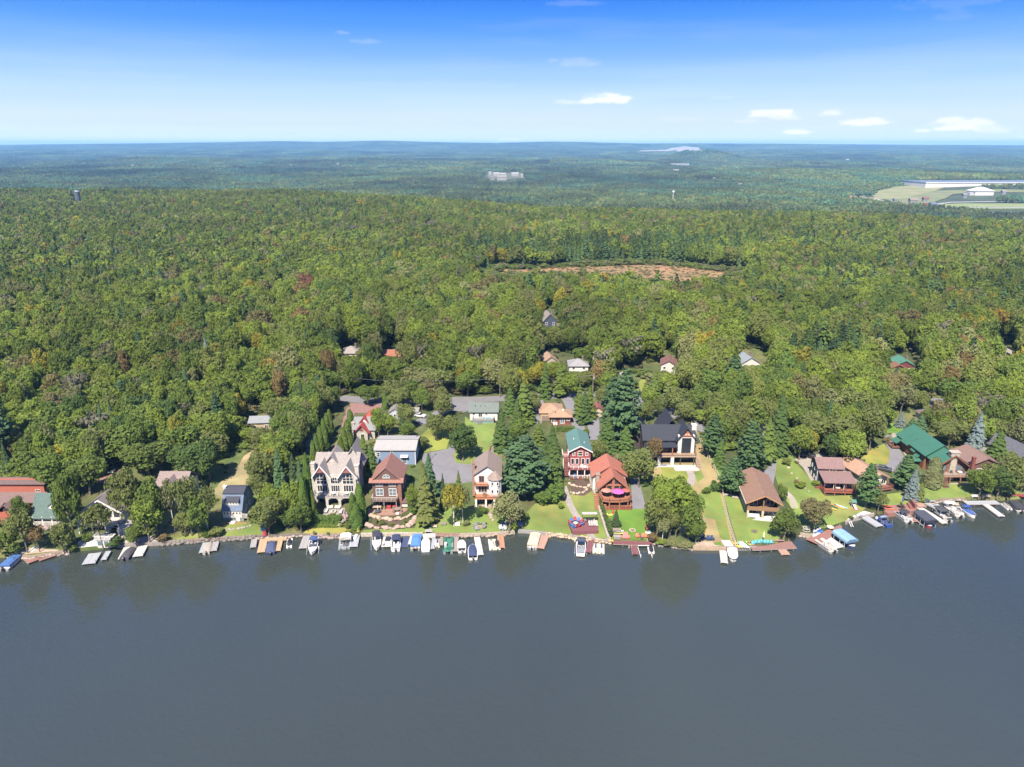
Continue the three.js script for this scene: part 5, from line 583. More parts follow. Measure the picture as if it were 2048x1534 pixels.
// houses glimpsed among the trees: [label, short, x, y, yaw, width, depth, wall height, rise, ridge, wall, roof]
const GLIMPSE = [
  ['grey hipped roof of a pale house deep in the trees above the street', 'grey hip-roofed house', 700, 722, 0, 8, 8, 3.6, 2.4, 'h', '#d8d0c6', '#a9a09a'],
  ['rust-orange roofed house deep in the trees above the street', 'rust-roofed house', 786, 730, 0, 9, 7, 4, 2, 'x', '#d0c0b0', '#b06a4c'],
  ['tan gabled roof showing among trees above the tan-roofed ranch house', 'small tan-roofed house', 1102, 738, 10, 6, 8, 3.4, 2.2, 'z', '#c8b8a4', '#c09a80'],
  ['white house with grey hipped roof in the trees above the tall pines', 'grey hip-roofed white house', 1157, 752, 0, 8, 8, 4.4, 2.2, 'h', '#eeeeee', '#a6a6aa'],
  ['white building front between trees right of the grey hip-roofed white house', 'white building front', 1254, 772, 0, 4, 6, 3.6, .9, 'z', '#eeeae6', '#b0a8a0'],
  ['pale house with maroon roof standing in a gap of the trees', 'maroon-roofed house', 1336, 752, -12, 6.4, 9, 4.8, 1.8, 'z', '#e2ddd6', '#8f5f58'],
  ['white house with light blue-grey roof among the pines', 'light blue-grey roofed house', 1500, 742, 6, 8, 10, 3.6, 2.4, 'z', '#ecebe8', '#98a6b4'],
  ['dark red house with green roof in the trees at the right', 'green-roofed red house', 1808, 746, -10, 7, 9, 3.6, 1.8, 'z', '#7c3a38', '#4c9a84'],
  ['brown-roofed dark red cabin beside the green-roofed dark red house', 'dark red cabin', 1796, 748, -10, 6, 5, 2.6, 1.4, 'z', '#6a3c34', '#9a6a50'],
  ['dark slate roof showing among the trees at the far right', 'dark slate-roofed house', 2008, 716, 20, 9, 10, 3.6, 2, 'z', '#d8d4d0', '#5c626e'],
  ['dark blue house with grey peaked roofs alone in the deep woods', 'dark blue woodland house', 1100, 660, 10, 7, 9, 5, 3.6, 'z', '#4c5c78', '#a09890'],
  ['pale garage with silvery roof in the shade left of the grey lane', 'silver-roofed garage', 522, 862, 5, 7.5, 6, 3.2, 1.2, 'x', '#cbb892', '#9da4ac'],
  ['grey-roofed pale cottage hidden behind the big pine', 'grey-roofed hidden cottage', 1512, 872, 0, 6.5, 8, 4, 2.2, 'z', '#dfe2e8', '#a8a09a'],
  ['small mauve-roofed hut behind the wire fence', 'mauve-roofed hut', 1437, 846, -20, 5, 6, 2.6, 1.4, 'z', '#b8a898', '#a0989a'],
  ['small white house with dark hipped roof behind the blue spruces', 'small white hip-roofed house', 1858, 846, 0, 5, 5, 2.8, 1.8, 'h', '#f0eeec', '#857470'],
  ['little shed with red tiled roof under the tall pines', 'red-roofed shed', 1196, 834, 0, 3.4, 5, 2.6, 1.3, 'z', '#d8bc94', '#a85e4c'],
  ['orange-roofed house hidden by bushes above the navy house', 'orange-roofed house', 1660, 872, 0, 7, 5, 2.6, 1.4, 'x', '#c8a890', '#c08058'],
  ['dark maroon cabin in deep shade under the dark spruces', 'maroon cabin', 1672, 744, 0, 6, 6, 2.8, 1.6, 'x', '#7a4a44', '#a0625c'],
  ['pale hut under leaves above the golden tree', 'pale hut', 505, 742, 0, 4, 4, 2.6, 1, 'x', '#d0b898', '#a89888'],
];
for (const [label, short, x, y, yaw, w, d, hh, rise, ridge, wc, rc] of GLIMPSE) {
  const a = house('woodland_house', label, short, x, y, yaw), wl = K(wc, 'siding'), rf = K(rc, 'shingle'), X = w / 2; part('wall', wl, a, g => { g.box(-X, -1.2, -d, X, hh, 0); if (ridge === 'z') g.pent(-X, X, hh, rise * .95, 0); if (ridge === 'x') { g.pentX(-d, 0, hh, rise * .95, X); g.pentX(-d, 0, hh, rise * .95, -X + .12); } });
  part('roof', rf, a, g => ridge === 'h' ? g.hip(-X, X, -d, 0, hh + .1, rise, .5) : g.gable(-X, X, -d, 0, hh, rise, ridge, .45)); for (const q of w > 5.5 ? [-w * .27, w * .27] : [0]) win(a, q, .9, 1.3, 1.4, 0, { c: 2 }); if (hh > 4) for (const q of [-w * .27, w * .27]) win(a, q, 2.9, 1.2, 1.2, 0); chimney(a, X * .5, -d * .55, hh, hh + rise + .7, .6, .6, K('#8f7c74', 'stone'));
}
// ------------------------------------------------------------------ piers, boats, water toys
const PLK = { grey: K('#b8b6b8', 'plank'), white: K('#e4dfd8', 'plank'), wood: K('#d4b48a', 'plank'), tan: K('#cfa088', 'plank'), maroon: K('#93545a', 'plank'), brown: K('#a87c70', 'plank'), red: K('#b07a6c', 'plank'), weather: K('#b0a49c', 'plank'), silver: K('#bcc2cc', 'plank'), orange: K('#cf946e', 'plank') };
const turnOf = (a, b) => Math.atan2(b.x - a.x, b.z - a.z); // heading whose local +z runs from a to b
function pier(label, x0, y0, x1, y1, w, m, o = {}) { // from the shore end to the lake end
  const hh = o.h ?? .65, a = onPlane(x0, y0, hh), b = onPlane(x1, y1, hh), L = a.distanceTo(b), g0 = thing(o.name || 'pier', label, o.cat || 'pier', V(a.x, 0, a.z), turnOf(a, b), o.group);
  part('deck_boards', PLK[m], g0, g => g.box(-w / 2, hh - .14, 0, w / 2, hh, L)); part('side_beam', o.edge ? K(o.edge, null) : PLK.weather, g0, g => g.box(-w / 2 - .04, hh - .34, 0, -w / 2 + .08, hh - .143, L).box(w / 2 - .08, hh - .34, 0, w / 2 + .04, hh - .143, L)); const n = Math.max(2, Math.round(L / 3));
  for (let i = 0; i < n; i++) for (const s of [-1, 1]) part('pile', K('#a8a29c', null), g0, g => g.cyl(V(s * (w / 2 - .12), -1.2, L * (i + .8) / n - .2), V(s * (w / 2 - .12), hh + (i === n - 1 && s > 0 ? .5 : .05), L * (i + .8) / n - .2), .07, .07, 6)); return g0;
}
function at(x0, y0, x1, y1, name, label, cat, hh = .3, group) { const a = onPlane(x0, y0, hh), b = onPlane(x1, y1, hh); const o = thing(name, label, cat, a.clone().lerp(b, .5).setY(0), turnOf(a, b), group); o.userData.L = undefined; delete o.userData.L; return [o, a.distanceTo(b)]; }
// hull outline: half width at t (0 stern .. 1 bow)
const beam = (t, blunt) => t < .5 ? 1 - .06 * (1 - 2 * t) : Math.pow(Math.max(0, 1 - Math.pow((t - .5) / .5, blunt)), .62);
function hullRings(L, W2, H, blunt = 2.4, n = 12) { const rings = []; for (let i = 0; i <= n; i++) { const t = i / n, w = Math.max(.04, W2 * beam(t, blunt)), z = -L / 2 + L * t, s = H * (1 + .22 * t * t), k = -.25 + .3 * Math.max(0, t - .7); rings.push([V(-w, s, z), V(-w * .88, .12 + k * .3, z), V(0, k, z), V(w * .88, .12 + k * .3, z), V(w, s, z)]); } return rings; }
const shell = (g, rings) => { for (let k = 1; k < rings.length; k++) for (let i = 0; i < rings[0].length - 1; i++) g.quad(rings[k - 1][i], rings[k - 1][i + 1], rings[k][i + 1], rings[k][i]); const r = rings[0]; for (let i = 2; i < r.length; i++) g.tri(r[0], r[i - 1], r[i]); return g; };
function motor(o, z, hex = '#3a3c40', n = 1) { for (let i = 0; i < n; i++) part('outboard_motor', K(hex, null, { rough: .4 }), o, g => { const x = (i - (n - 1) / 2) * .8; g.loft([[V(x - .2, .55, z), V(x + .2, .55, z), V(x + .17, .55, z - .55), V(x - .17, .55, z - .55)], [V(x - .22, 1, z), V(x + .22, 1, z), V(x + .19, 1.02, z - .6), V(x - .19, 1.02, z - .6)], [V(x - .12, 1.2, z - .1), V(x + .12, 1.2, z - .1), V(x + .1, 1.2, z - .45), V(x - .1, 1.2, z - .45)]]); g.cbox(x, -.4, z - .3, .14, 1, .24); }); }
// a runabout from stern (x0, y0) to bow (x1, y1)
function runabout(label, x0, y0, x1, y1, w, o = {}) {
  const [b, L] = at(x0, y0, x1, y1, o.name || 'motorboat', label, 'boat', .5, o.group), H = o.H ?? .75, W2 = w / 2, ly = o.lift || 0; b.position.y = ly; const hm = K(o.hull || '#ecebe8', null, { rough: .25 }), R0 = hullRings(L, W2, H, o.blunt);
  part('hull', hm, b, g => shell(g, R0)); if (o.stripe) part('hull_stripe', K(o.stripe, null, { rough: .3 }), b, g => { for (let k = 1; k < R0.length; k++) for (const s of [0, 4]) { const q = (r) => { const a = r[s], c = r[s ? 3 : 1]; return [a.clone().lerp(c, .12).setX(a.x * 1.012), a.clone().lerp(c, .5).setX(lerp(a.x, c.x, .5) * 1.02)]; }; const [a0, a1] = q(R0[k - 1]), [c0, c1] = q(R0[k]); g.quad(a0, a1, c1, c0); } });
  const dk = K(o.deck || o.hull || '#ecebe8', null, { rough: .35 });
  part('gunwale', dk, b, g => { for (let k = 1; k < R0.length; k++) { const a = R0[k - 1], c = R0[k]; for (const s of [0, 4]) { const ia = a[s].clone().setX(a[s].x * .86), ic = c[s].clone().setX(c[s].x * .86); g.quad(a[s], ia.setY(ia.y + .03), ic.setY(ic.y + .03), c[s]); } } });
  if (o.cover) part('cover', K(o.cover, 'fabric'), b, g => { const n = 10, z0 = o.c0 ?? .02, z1 = o.c1 ?? .97; const rings = []; for (let i = 0; i <= n; i++) { const t = lerp(z0, z1, i / n), q = W2 * beam(t, o.blunt ?? 2.4) * (o.cw ?? .97), z = -L / 2 + L * t, s = H * (1 + .22 * t * t), p = Math.sin(Math.PI * clamp(i / n * .9 + .08, 0, 1)) * (o.ch ?? .45); rings.push([V(-q, s - .05, z), V(-q * .96, s + .06, z), V(-q * .55, s + p * .85, z), V(0, s + p, z), V(q * .55, s + p * .85, z), V(q * .96, s + .06, z), V(q, s - .05, z)]); } g.loft(rings); });
  else {
    part('foredeck', dk, b, g => { for (let k = Math.ceil(R0.length * .62); k < R0.length; k++) { const a = R0[k - 1], c = R0[k], m = (r) => V(0, r[0].y + .12, r[0].z); g.quad(a[0], m(a), m(c), c[0]).quad(m(a), a[4], c[4], m(c)); } });
    part('cockpit_floor', K(o.floor || '#8a8c92', null), b, g => { for (let k = 1; k <= R0.length * .66; k++) { const a = R0[k - 1], c = R0[k]; g.q(a[0].x * .9, .25, a[0].z, a[4].x * .9, .25, a[4].z, c[4].x * .9, .25, c[4].z, c[0].x * .9, .25, c[0].z); } });
    part('seats', K(o.seat || '#e2ded8', null), b, g => { g.box(-W2 * .8, .25, -L * .42, W2 * .8, .62, -L * .32); g.box(-W2 * .8, .62, -L * .44, W2 * .8, .95, -L * .42); for (const s of [-1, 1]) g.cbox(s * W2 * .45, .25, -L * .02, .55, .45, .55).cbox(s * W2 * .45, .7, -L * .05, .5, .4, .12); });
    part('windshield', new THREE.MeshPhysicalMaterial({ color: C(.05, .06, .08), roughness: .1, side: THREE.DoubleSide }), b, g => { const y = H * 1.08, q = W2 * .82, z = L * .10; g.q(-q, y, z, q, y, z, q * .8, y + .42, z - .3, -q * .8, y + .42, z - .3); for (const s of [-1, 1]) g.q(s * q, y, z, s * q * .8, y + .42, z - .3, s * q * .85, y + .35, z - .9, s * q, y, z - 1); });
  }
  if (o.bimini) { part('canopy', K(o.bimini, 'fabric'), b, g => { const z0 = (o.b0 ?? -.25) * L, z1 = (o.b1 ?? .08) * L, y = H + 1.25, rings = []; for (let i = 0; i <= 4; i++) { const z = lerp(z0, z1, i / 4), k = .1 * Math.sin(i / 4 * Math.PI); rings.push([V(-W2 * .9, y - .12 + k, z), V(-W2 * .5, y + .05 + k, z), V(W2 * .5, y + .05 + k, z), V(W2 * .9, y - .12 + k, z), V(0, y - .08 + k, z)]); } g.loft(rings); }); part('canopy_frame', K('#c8ccd0', null, { metal: .6, rough: .4 }), b, g => { for (const s of [-1, 1]) for (const q of [o.b0 ?? -.25, o.b1 ?? .08]) g.bar(V(s * W2 * .9, H, -.08 * L), V(s * W2 * .88, H + 1.15, q * L), .05); }); }
  if (o.motor !== false) motor(b, -L / 2 - .05, o.motorHex || '#3a3c40'); if (o.swim) part('swim_platform', K(o.swim, null), b, g => g.box(-W2 * .85, .18, -L / 2 - .7, W2 * .85, .26, -L / 2 - .02));
  if (o.liftFrame) liftFrame(b, L, w, -ly); return b;
}
function liftFrame(b, L, w, y0) { const m = K('#c9cdd1', null, { metal: .5, rough: .5 }); part('lift_frame', m, b, g => { const q = w / 2 + .3; for (const s of [-1, 1]) for (const z of [-L * .28, L * .28]) g.bar(V(s * q, y0 - 1, z), V(s * q, y0 + 1.5, z), .1); for (const s of [-1, 1]) g.bar(V(s * q, y0 + .15, -L * .4), V(s * q, y0 + .15, L * .4), .12); }); part('lift_wheel', WH, b, g => { g.cyl(V(w / 2 + .35, y0 + 1.3, L * .28), V(w / 2 + .5, y0 + 1.3, L * .28), .45, .45, 12); }); }
function pontoon(label, x0, y0, x1, y1, w, o = {}) { // stern to bow
  const [b, L] = at(x0, y0, x1, y1, 'pontoon_boat', label, 'boat', .5, o.group), W2 = w / 2; for (const s of [-1, 1]) part('float_tube', K(o.tube || '#c8ccd2', null, { metal: .5, rough: .35 }), b, g => { const x = s * W2 * .68; g.cyl(V(x, .12, -L / 2), V(x, .12, L / 2 - .7), .34, .34, 9).cyl(V(x, .12, L / 2 - .7), V(x, .3, L / 2), .34, .06, 9); }); part('deck', K(o.floor || '#b8b4ae', null), b, g => g.box(-W2, .45, -L / 2 + .1, W2, .56, L / 2 - .25));
  const fm = K(o.hull || '#e6e4e0', null, { rough: .3 }); part('side_panel', fm, b, g => { const z0 = -L / 2 + .7, z1 = L / 2 - .5; g.box(-W2, .56, z0, -W2 + .06, 1.2, z1).box(W2 - .06, .56, z0, W2, 1.2, z1).box(-W2 + .06, .56, z1 - .06, -.5, 1.2, z1).box(.5, .56, z1 - .06, W2 - .06, 1.2, z1).box(-W2 + .06, .56, z0, .2, 1.2, z0 + .06); }); if (o.stripe) part('stripe', K(o.stripe, null), b, g => { for (const s of [-1, 1]) g.box(s > 0 ? W2 : -W2 - .015, .75, -L / 2 + .7, s > 0 ? W2 + .015 : -W2, .98, L / 2 - .5); });
  if (o.cover) part('cover', K(o.cover, 'fabric'), b, g => { const rings = [], n = 8; for (let i = 0; i <= n; i++) { const t = i / n, z = lerp(-L / 2 + .6, L / 2 - .4, t), p = .35 * Math.sin(Math.PI * clamp(t, .08, .92)) + .06 * Math.sin(t * 14); rings.push([V(-W2 * 1.03, .9, z), V(-W2 * 1.02, 1.24, z), V(-W2 * .5, 1.3 + p, z), V(W2 * .5, 1.3 + p, z), V(W2 * 1.02, 1.24, z), V(W2 * 1.03, .9, z)]); } g.loft(rings); });
  else { part('seats', K(o.seat || '#d8d2ca', null), b, g => { g.box(-W2 + .1, .56, L * .12, -W2 + .75, 1, L * .4).box(W2 - .75, .56, L * .12, W2 - .1, 1, L * .4).box(-W2 + .1, .56, -L * .36, W2 - .9, 1, -L * .27).box(-W2 + .1, 1, -L * .37, W2 - .9, 1.35, -L * .34); }); part('console', K('#d0d0d0', null), b, g => { g.cbox(W2 * .5, .56, -.2, .7, .8, .6); g.cbox(W2 * .5, .56, -1, .55, .9, .5); }); }
  if (o.canopy) { const y = 2.5; part('canopy', K(o.canopy, 'fabric'), b, g => { const z0 = (o.b0 ?? -.38) * L, z1 = (o.b1 ?? .1) * L, rings = []; for (let i = 0; i <= 4; i++) { const z = lerp(z0, z1, i / 4), k = .12 * Math.sin(i / 4 * Math.PI); rings.push([V(-W2, y - .1 + k, z), V(-W2 * .6, y + .08 + k, z), V(W2 * .6, y + .08 + k, z), V(W2, y - .1 + k, z), V(0, y - .06 + k, z)]); } g.loft(rings); }); part('canopy_frame', K('#d8dade', null), b, g => { for (const s of [-1, 1]) for (const q of [o.b0 ?? -.38, o.b1 ?? .1]) g.bar(V(s * W2, 1.2, -.14 * L), V(s * W2, y - .1, q * L), .06); }); }
  if (o.arch) part('wake_arch', K('#e0e0e2', null), b, g => { for (const s of [-1, 1]) g.bar(V(s * W2, 1.2, -L * .2), V(s * W2 * .8, 2.4, -L * .1), .1); g.bar(V(-W2 * .8, 2.4, -L * .1), V(W2 * .8, 2.4, -L * .1), .1); });
  motor(b, -L / 2 + .1, o.motorHex || '#45474c', o.motors || 1); return b;
}
function pwcFloat(label, x0, y0, x1, y1, w, o = {}) { // drive-on float; from shore end to lake end
  const hh = .35, a = onPlane(x0, y0, hh), b = onPlane(x1, y1, hh), L = a.distanceTo(b), f = thing('watercraft_float', label, 'float', V(a.x, 0, a.z), turnOf(a, b), o.group); part('float_block', K(o.hex || '#ece2c4', null), f, g => { const n = o.n || 1, q = w / n; for (let i = 0; i < n; i++) { const x = -w / 2 + q * i; g.box(x + .03, -.25, 0, x + q * .36, .36, L).box(x + q * .64, -.25, 0, x + q - .03, .36, L).box(x + q * .36, -.25, 0, x + q * .64, .2, L - .5); } }); return [f, L, a, b];
}
function jetski(label, p, turn, hex, seat, group) { // bow towards local +z
  const j = thing('jet_ski', label, 'jet ski', p, turn, group), L = 3, W2 = .55; part('hull', K(hex, null, { rough: .3 }), j, g => { const rings = []; for (let i = 0; i <= 8; i++) { const t = i / 8, w = W2 * (t < .55 ? .95 : Math.pow(1 - ((t - .55) / .45) ** 2, .7)) + .03, z = -L / 2 + L * t; rings.push([V(-w, .32, z), V(-w * .8, -.02, z), V(0, -.12 + .2 * Math.max(0, t - .7), z), V(w * .8, -.02, z), V(w, .32, z), V(w * .45, .46 + .18 * Math.sin(t * 3), z), V(-w * .45, .46 + .18 * Math.sin(t * 3), z)]); } g.loft(rings); });
  part('seat', K(seat, null), j, g => g.loft([-1.1, -.6, .1, .45].map((z, i) => [V(-.22, .5, z), V(.22, .5, z), V(.17, [.82, .86, .74, .7][i], z), V(-.17, [.82, .86, .74, .7][i], z)]))); part('handlebar', K('#2c2c30', null), j, g => { g.bar(V(0, .6, .62), V(0, 1, .42), .14); g.bar(V(-.38, 1, .4), V(.38, 1, .4), .06); }); return j;
}
function skiOn(F, x, label, hex, seat, group) { const [f, L] = F; const c = Math.cos(f.rotation.y), s = Math.sin(f.rotation.y); jetski(label, V(f.position.x + x * c + s * L * .5, .42, f.position.z - x * s + c * L * .5), f.rotation.y + Math.PI, hex, seat, group); }
function canopyLift(label, x0, y0, x1, y1, w, hex, o = {}) { // shore end to lake end of the roof, at roof height
  const y = o.y ?? 2.9, a = onPlane(x0, y0, y), b = onPlane(x1, y1, y), L = a.distanceTo(b), c = thing('boat_canopy', label, 'boat canopy', a.clone().lerp(b, .5).setY(0), turnOf(a, b)); const W2 = w / 2; part('canopy', K(hex, 'fabric'), c, g => { const rings = []; for (let i = 0; i <= 6; i++) { const z = -L / 2 + L * i / 6, s = .04 * Math.sin(i * 2.4); rings.push([V(-W2, y - .95, z), V(-W2 * .97, y - .35, z), V(-W2 * .55, y + s, z), V(W2 * .55, y + s, z), V(W2 * .97, y - .35, z), V(W2, y - .95, z), V(W2 * .9, y - .4, z), V(W2 * .5, y - .08, z), V(-W2 * .5, y - .08, z), V(-W2 * .9, y - .4, z)]); } g.loft(rings); });
  for (const s of [-1, 1]) for (const z of [-L * .36, L * .05, L * .36]) part('post', K('#d4d8dc', null, { metal: .4, rough: .5 }), c, g => g.bar(V(s * (W2 - .1), -1, z), V(s * (W2 - .1), y - .4, z), .12)); part('lift_beam', K('#c8ccd0', null), c, g => { for (const s of [-1, 1]) g.box(s * (W2 - .1) - .06, .5, -L * .38, s * (W2 - .1) + .06, .66, L * .38); }); return c;
}
// ---- left shore
pontoon('pontoon boat under a bright blue cover at the far left', 6, 1139, 36, 1113, 2.6, { cover: '#3f72b8', tube: '#d8dce2' });
pier('brown plank platform nearest the far-left pontoon boat', 62, 1108, 74, 1120, 4, 'red', { h: .5 }); pier('brown plank platform right of the first one by the cedar lodge', 90, 1106, 96, 1116, 3.6, 'brown', { h: .5 }); pier('low brown plank strip under the bushes by the cedar lodge', 102, 1108, 118, 1106, 1.2, 'brown', { h: .5 });
runabout('small white rowing boat lying at the lake edge below the cedar lodge', 62, 1108, 78, 1096, 1.5, { name: 'rowing_boat', cover: '#dcd8d0', motor: false, H: .5, lift: .7, ch: .1 });
pier('grey pier of the white terrace, the longer left one', 190, 1106, 177, 1127, 3, 'silver'); pier('narrow grey pier of the white terrace, the right one', 217, 1102, 207, 1119, 1.3, 'silver');
pier('white pier left of the dark grey covered boat', 254, 1094, 242, 1117, 1.5, 'white'); runabout('motorboat under a dark grey cover between two pale piers', 248, 1118, 266, 1096, 2.5, { cover: '#4c4c58', hull: '#5a5a66', ch: .5 }); pier('pale pier right of the dark grey covered boat', 286, 1091, 275, 1112, 2.4, 'white');
pier('thin grey pier left of the beige covered boat', 410, 1085, 402, 1105, 1.1, 'silver'); runabout('small motorboat under a beige cover between two grey piers', 412, 1106, 419, 1086, 1.9, { cover: '#b5ada0', hull: '#c8c2b6', ch: .3 }); pier('grey pier right of the beige covered boat', 432, 1083, 427, 1101, 1.6, 'grey');
pier('short grey pier left of the wooden U-shaped pier', 509, 1078, 506, 1094, 1.5, 'grey'); pier('left arm of the yellowish wooden pier beside the navy covered boat', 528, 1077, 522, 1104, 2, 'wood'); pier('cross walk of the yellowish wooden pier', 528, 1079, 574, 1076, 1.4, 'wood', { h: .7 }); pier('right arm of the yellowish wooden pier beside the navy covered boat', 561, 1079, 556, 1101, 1.3, 'wood');
runabout('motorboat under a navy cover inside the wooden pier', 541, 1107, 543, 1084, 2.5, { cover: '#4a5a84', hull: '#3c4a70', ch: .45 }); { const F2 = pwcFloat('white float right of the wooden pier', 580, 1077, 578, 1094, 1.5, { hex: '#eceae6' }); skiOn(F2, 0, 'black and white jet ski on the float right of the wooden pier', '#4a4a4e', '#2a2a2e'); }
pier('long grey pier left of the white and blue motorboat', 615, 1071, 606, 1096, 2.2, 'grey'); runabout('white motorboat with blue canopy on a lift with a white wheel', 630, 1078, 624, 1109, 2.4, { bimini: '#3c5a98', b0: -.28, b1: -.05, liftFrame: 1, lift: .35, floor: '#5a78a8', motor: false });
canopyLift('white canopy over two jet skis below the stone mansion', 692, 1065, 690, 1074, 3, '#f0ebe2', { y: 2.6 }); { const F2 = pwcFloat('double lift rack for two grey jet skis', 690, 1077, 688, 1097, 3, { hex: '#9aa0a8', n: 2 }); skiOn(F2, -.7, 'grey jet ski, left of the pair below the stone mansion', '#a8b0b8', '#50545c'); skiOn(F2, .7, 'dark jet ski, right of the pair below the stone mansion', '#6a6e78', '#3a3c42'); }
pier('grey pier with a bench and storage box below the stone mansion', 711, 1070, 706, 1093, 2.4, 'silver'); { const p = onPlane(711, 1076, .65); const o = thing('storage_box', 'white sloped box standing on the grey pier below the stone mansion', 'box', p, -.15); part('box', WH, o, g => g.hex([V(-.5, 0, .9), V(.5, 0, .9), V(.5, 0, -.9), V(-.5, 0, -.9)], [V(-.4, .25, .9), V(.4, .25, .9), V(.3, .7, -.9), V(-.3, .7, -.9)])); }
runabout('white motorboat with black canopy on a lift below the brown house', 753, 1071, 754, 1100, 2.4, { bimini: '#3f4050', b0: -.45, b1: -.02, liftFrame: 1, lift: .3, cover: '#eeecea', c0: .45, ch: .1, motor: false });
pier('pale pier with a dark solar panel', 776, 1073, 772, 1093, 2.5, 'white'); { const p = onPlane(776, 1079, .68), o = thing('solar_panel', 'dark solar panel lying on the pale pier', 'solar panel', p, -.1); part('panel', K('#3a3c48', null, { rough: .3 }), o, g => g.hex([V(-.7, .05, .8), V(.7, .05, .8), V(.7, .4, -.8), V(-.7, .4, -.8)], [V(-.7, .1, .8), V(.7, .1, .8), V(.7, .45, -.8), V(-.7, .45, -.8)])); part('frame', K('#b0b0b4', null), o, g => { g.box(-.6, 0, -.7, -.5, .38, -.6).box(.5, 0, -.7, .6, .38, -.6); }); }
runabout('white and navy cruiser with a navy canopy nose to the wall', 791, 1100, 794, 1073, 2.5, { bimini: '#34406a', b0: -.12, b1: .3, stripe: '#3c4c80', seat: '#d8dce8', floor: '#c8ccd8', hull: '#e8e8ee' });
pier('navy floating mat of plastic blocks', 813, 1074, 808, 1094, 2.2, 'grey', { h: .3, name: 'floating_dock', cat: 'dock' }); scene.getObjectByName('floating_dock').children[0].material = K('#46598c', 'plank'); pier('short pale pier between the navy mat and the bright blue boat', 825, 1072, 820, 1088, 1.2, 'white');
pontoon('boat with a bright sky-blue cover in the middle of the row', 830, 1098, 835, 1072, 2.5, { cover: '#4a8fdc', motors: 2 });
pier('white platform across the end of the white covered boat', 846, 1071, 871, 1070, 2, 'white', { h: .8 }); runabout('motorboat wrapped in a plain white cover', 851, 1101, 852, 1078, 2.4, { cover: '#f0efec', ch: .55, motor: false, hull: '#dfe6e8', blunt: 3 }); pier('thin grey arm of the white platform', 868, 1076, 865, 1097, 1, 'silver');
{ const F2 = pwcFloat('cream float with a jet ski beside the green pontoon boat', 876, 1078, 874, 1093, 1.5, {}); skiOn(F2, 0, 'white and dark jet ski beside the green pontoon boat', '#d8dce0', '#3c4450'); } pier('small grey pier between the jet ski and the green pontoon boat', 886, 1074, 884, 1090, 1.4, 'weather');
pontoon('green pontoon boat with twin white stern boxes', 896, 1104, 897, 1076, 2.7, { hull: '#2f8a74', floor: '#2f8a74', seat: '#2a7a66', stripe: '#e0e4e0', motors: 1 }); pier('weathered plank pier right of the green pontoon boat', 911, 1073, 909, 1102, 1.7, 'weather'); runabout('white motorboat with grey outboard right of the weathered pier', 924, 1103, 923, 1082, 2.3, { cover: '#efeeec', ch: .2, c0: .25, motorHex: '#8a8a90' });
runabout('white sport boat with fitted navy cover lying off the white pier', 946, 1117, 945, 1090, 2.6, { cover: '#3a4a78', cw: .84, ch: .35, c0: .12, c1: .94, liftFrame: 0, blunt: 2 }); pier('long white pier below the white tower house', 954, 1074, 961, 1109, 1.6, 'white');
{ const F2 = pwcFloat('cream double float with two jet skis below the white tower house', 987, 1078, 990, 1098, 3, { n: 2 }); skiOn(F2, -.7, 'white jet ski, left one on the cream double float', '#e8e8e8', '#d8d4d0'); skiOn(F2, .75, 'black jet ski, right one on the cream double float', '#4a4a50', '#2c2c30'); } pier('tan pier with white rim right of the cream double float', 1001, 1070, 1004, 1095, 1.6, 'orange', { edge: '#f0e8e0' });
pontoon('beige covered pontoon boat right of the tree by the water', 1064, 1096, 1072, 1069, 2.7, { cover: '#e4cdb0', stripe: '#7c3a44', motors: 2, motorHex: '#c8ccd4' }); pier('tan pier right of the beige pontoon boat', 1090, 1071, 1080, 1096, 2.2, 'tan');
runabout('white boat with grey deck and black top on a lift below the maroon deck', 1161, 1109, 1163, 1082, 2.5, { bimini: '#4a5266', b0: .05, b1: .38, liftFrame: 1, floor: '#8f98a8', seat: '#9aa0ac', lift: .2, motor: false, swim: '#eceae6', blunt: 4 });
pier('maroon plank pier below the wide lawn', 1184, 1078, 1176, 1104, 1.5, 'maroon'); { const F2 = pwcFloat('cream double float with two jet skis right of the maroon pier', 1197, 1087, 1197, 1105, 3.1, { n: 2 }); skiOn(F2, -.75, 'left grey jet ski on the float right of the maroon pier', '#d8dce4', '#4a5670'); skiOn(F2, .75, 'right grey jet ski on the float right of the maroon pier', '#dce0e6', '#4a5670'); }
pier('long red-brown boardwalk along the shore below the chalet', 1226, 1084, 1305, 1087, 1.6, 'maroon', { name: 'boardwalk', cat: 'boardwalk', h: .9 }); pier('red-brown pier reaching out from the boardwalk', 1267, 1088, 1271, 1108, 1.6, 'maroon');
{ const a = onPlane(1276, 1091, .9), o = thing('lift_frame', 'empty white boat lift frame right of the red-brown pier', 'boat lift', V(a.x, 0, a.z), 0); part('frame', WH, o, g => { g.bar(V(0, .9, 0), V(2.8, .9, 0), .16); for (const x of [0, 2.9]) { g.bar(V(x, .3, 0), V(x, .3, 4.6), .12); for (const z of [.1, 4.5]) g.bar(V(x, -1, z), V(x, 1, z), .1); } }); }
{ const F2 = pwcFloat('white float with a black jet ski at the end of the boardwalk', 1300, 1090, 1303, 1105, 1.6, { hex: '#f0eee8' }); skiOn(F2, 0, 'black jet ski at the right end of the boardwalk', '#3c3f52', '#2c2e3a'); } for (const [x, y] of [[1258, 1096], [1263, 1096]]) { const p = onPlane(x, y, 0), o = thing('mooring_post', 'white mooring post in the water left of the red-brown pier', 'post', p, 0, 'mooring posts by the red-brown pier'); part('shaft', WH, o, g => g.cyl(V(0, -1, 0), V(0, .7, 0), .1, .1, 6)); }
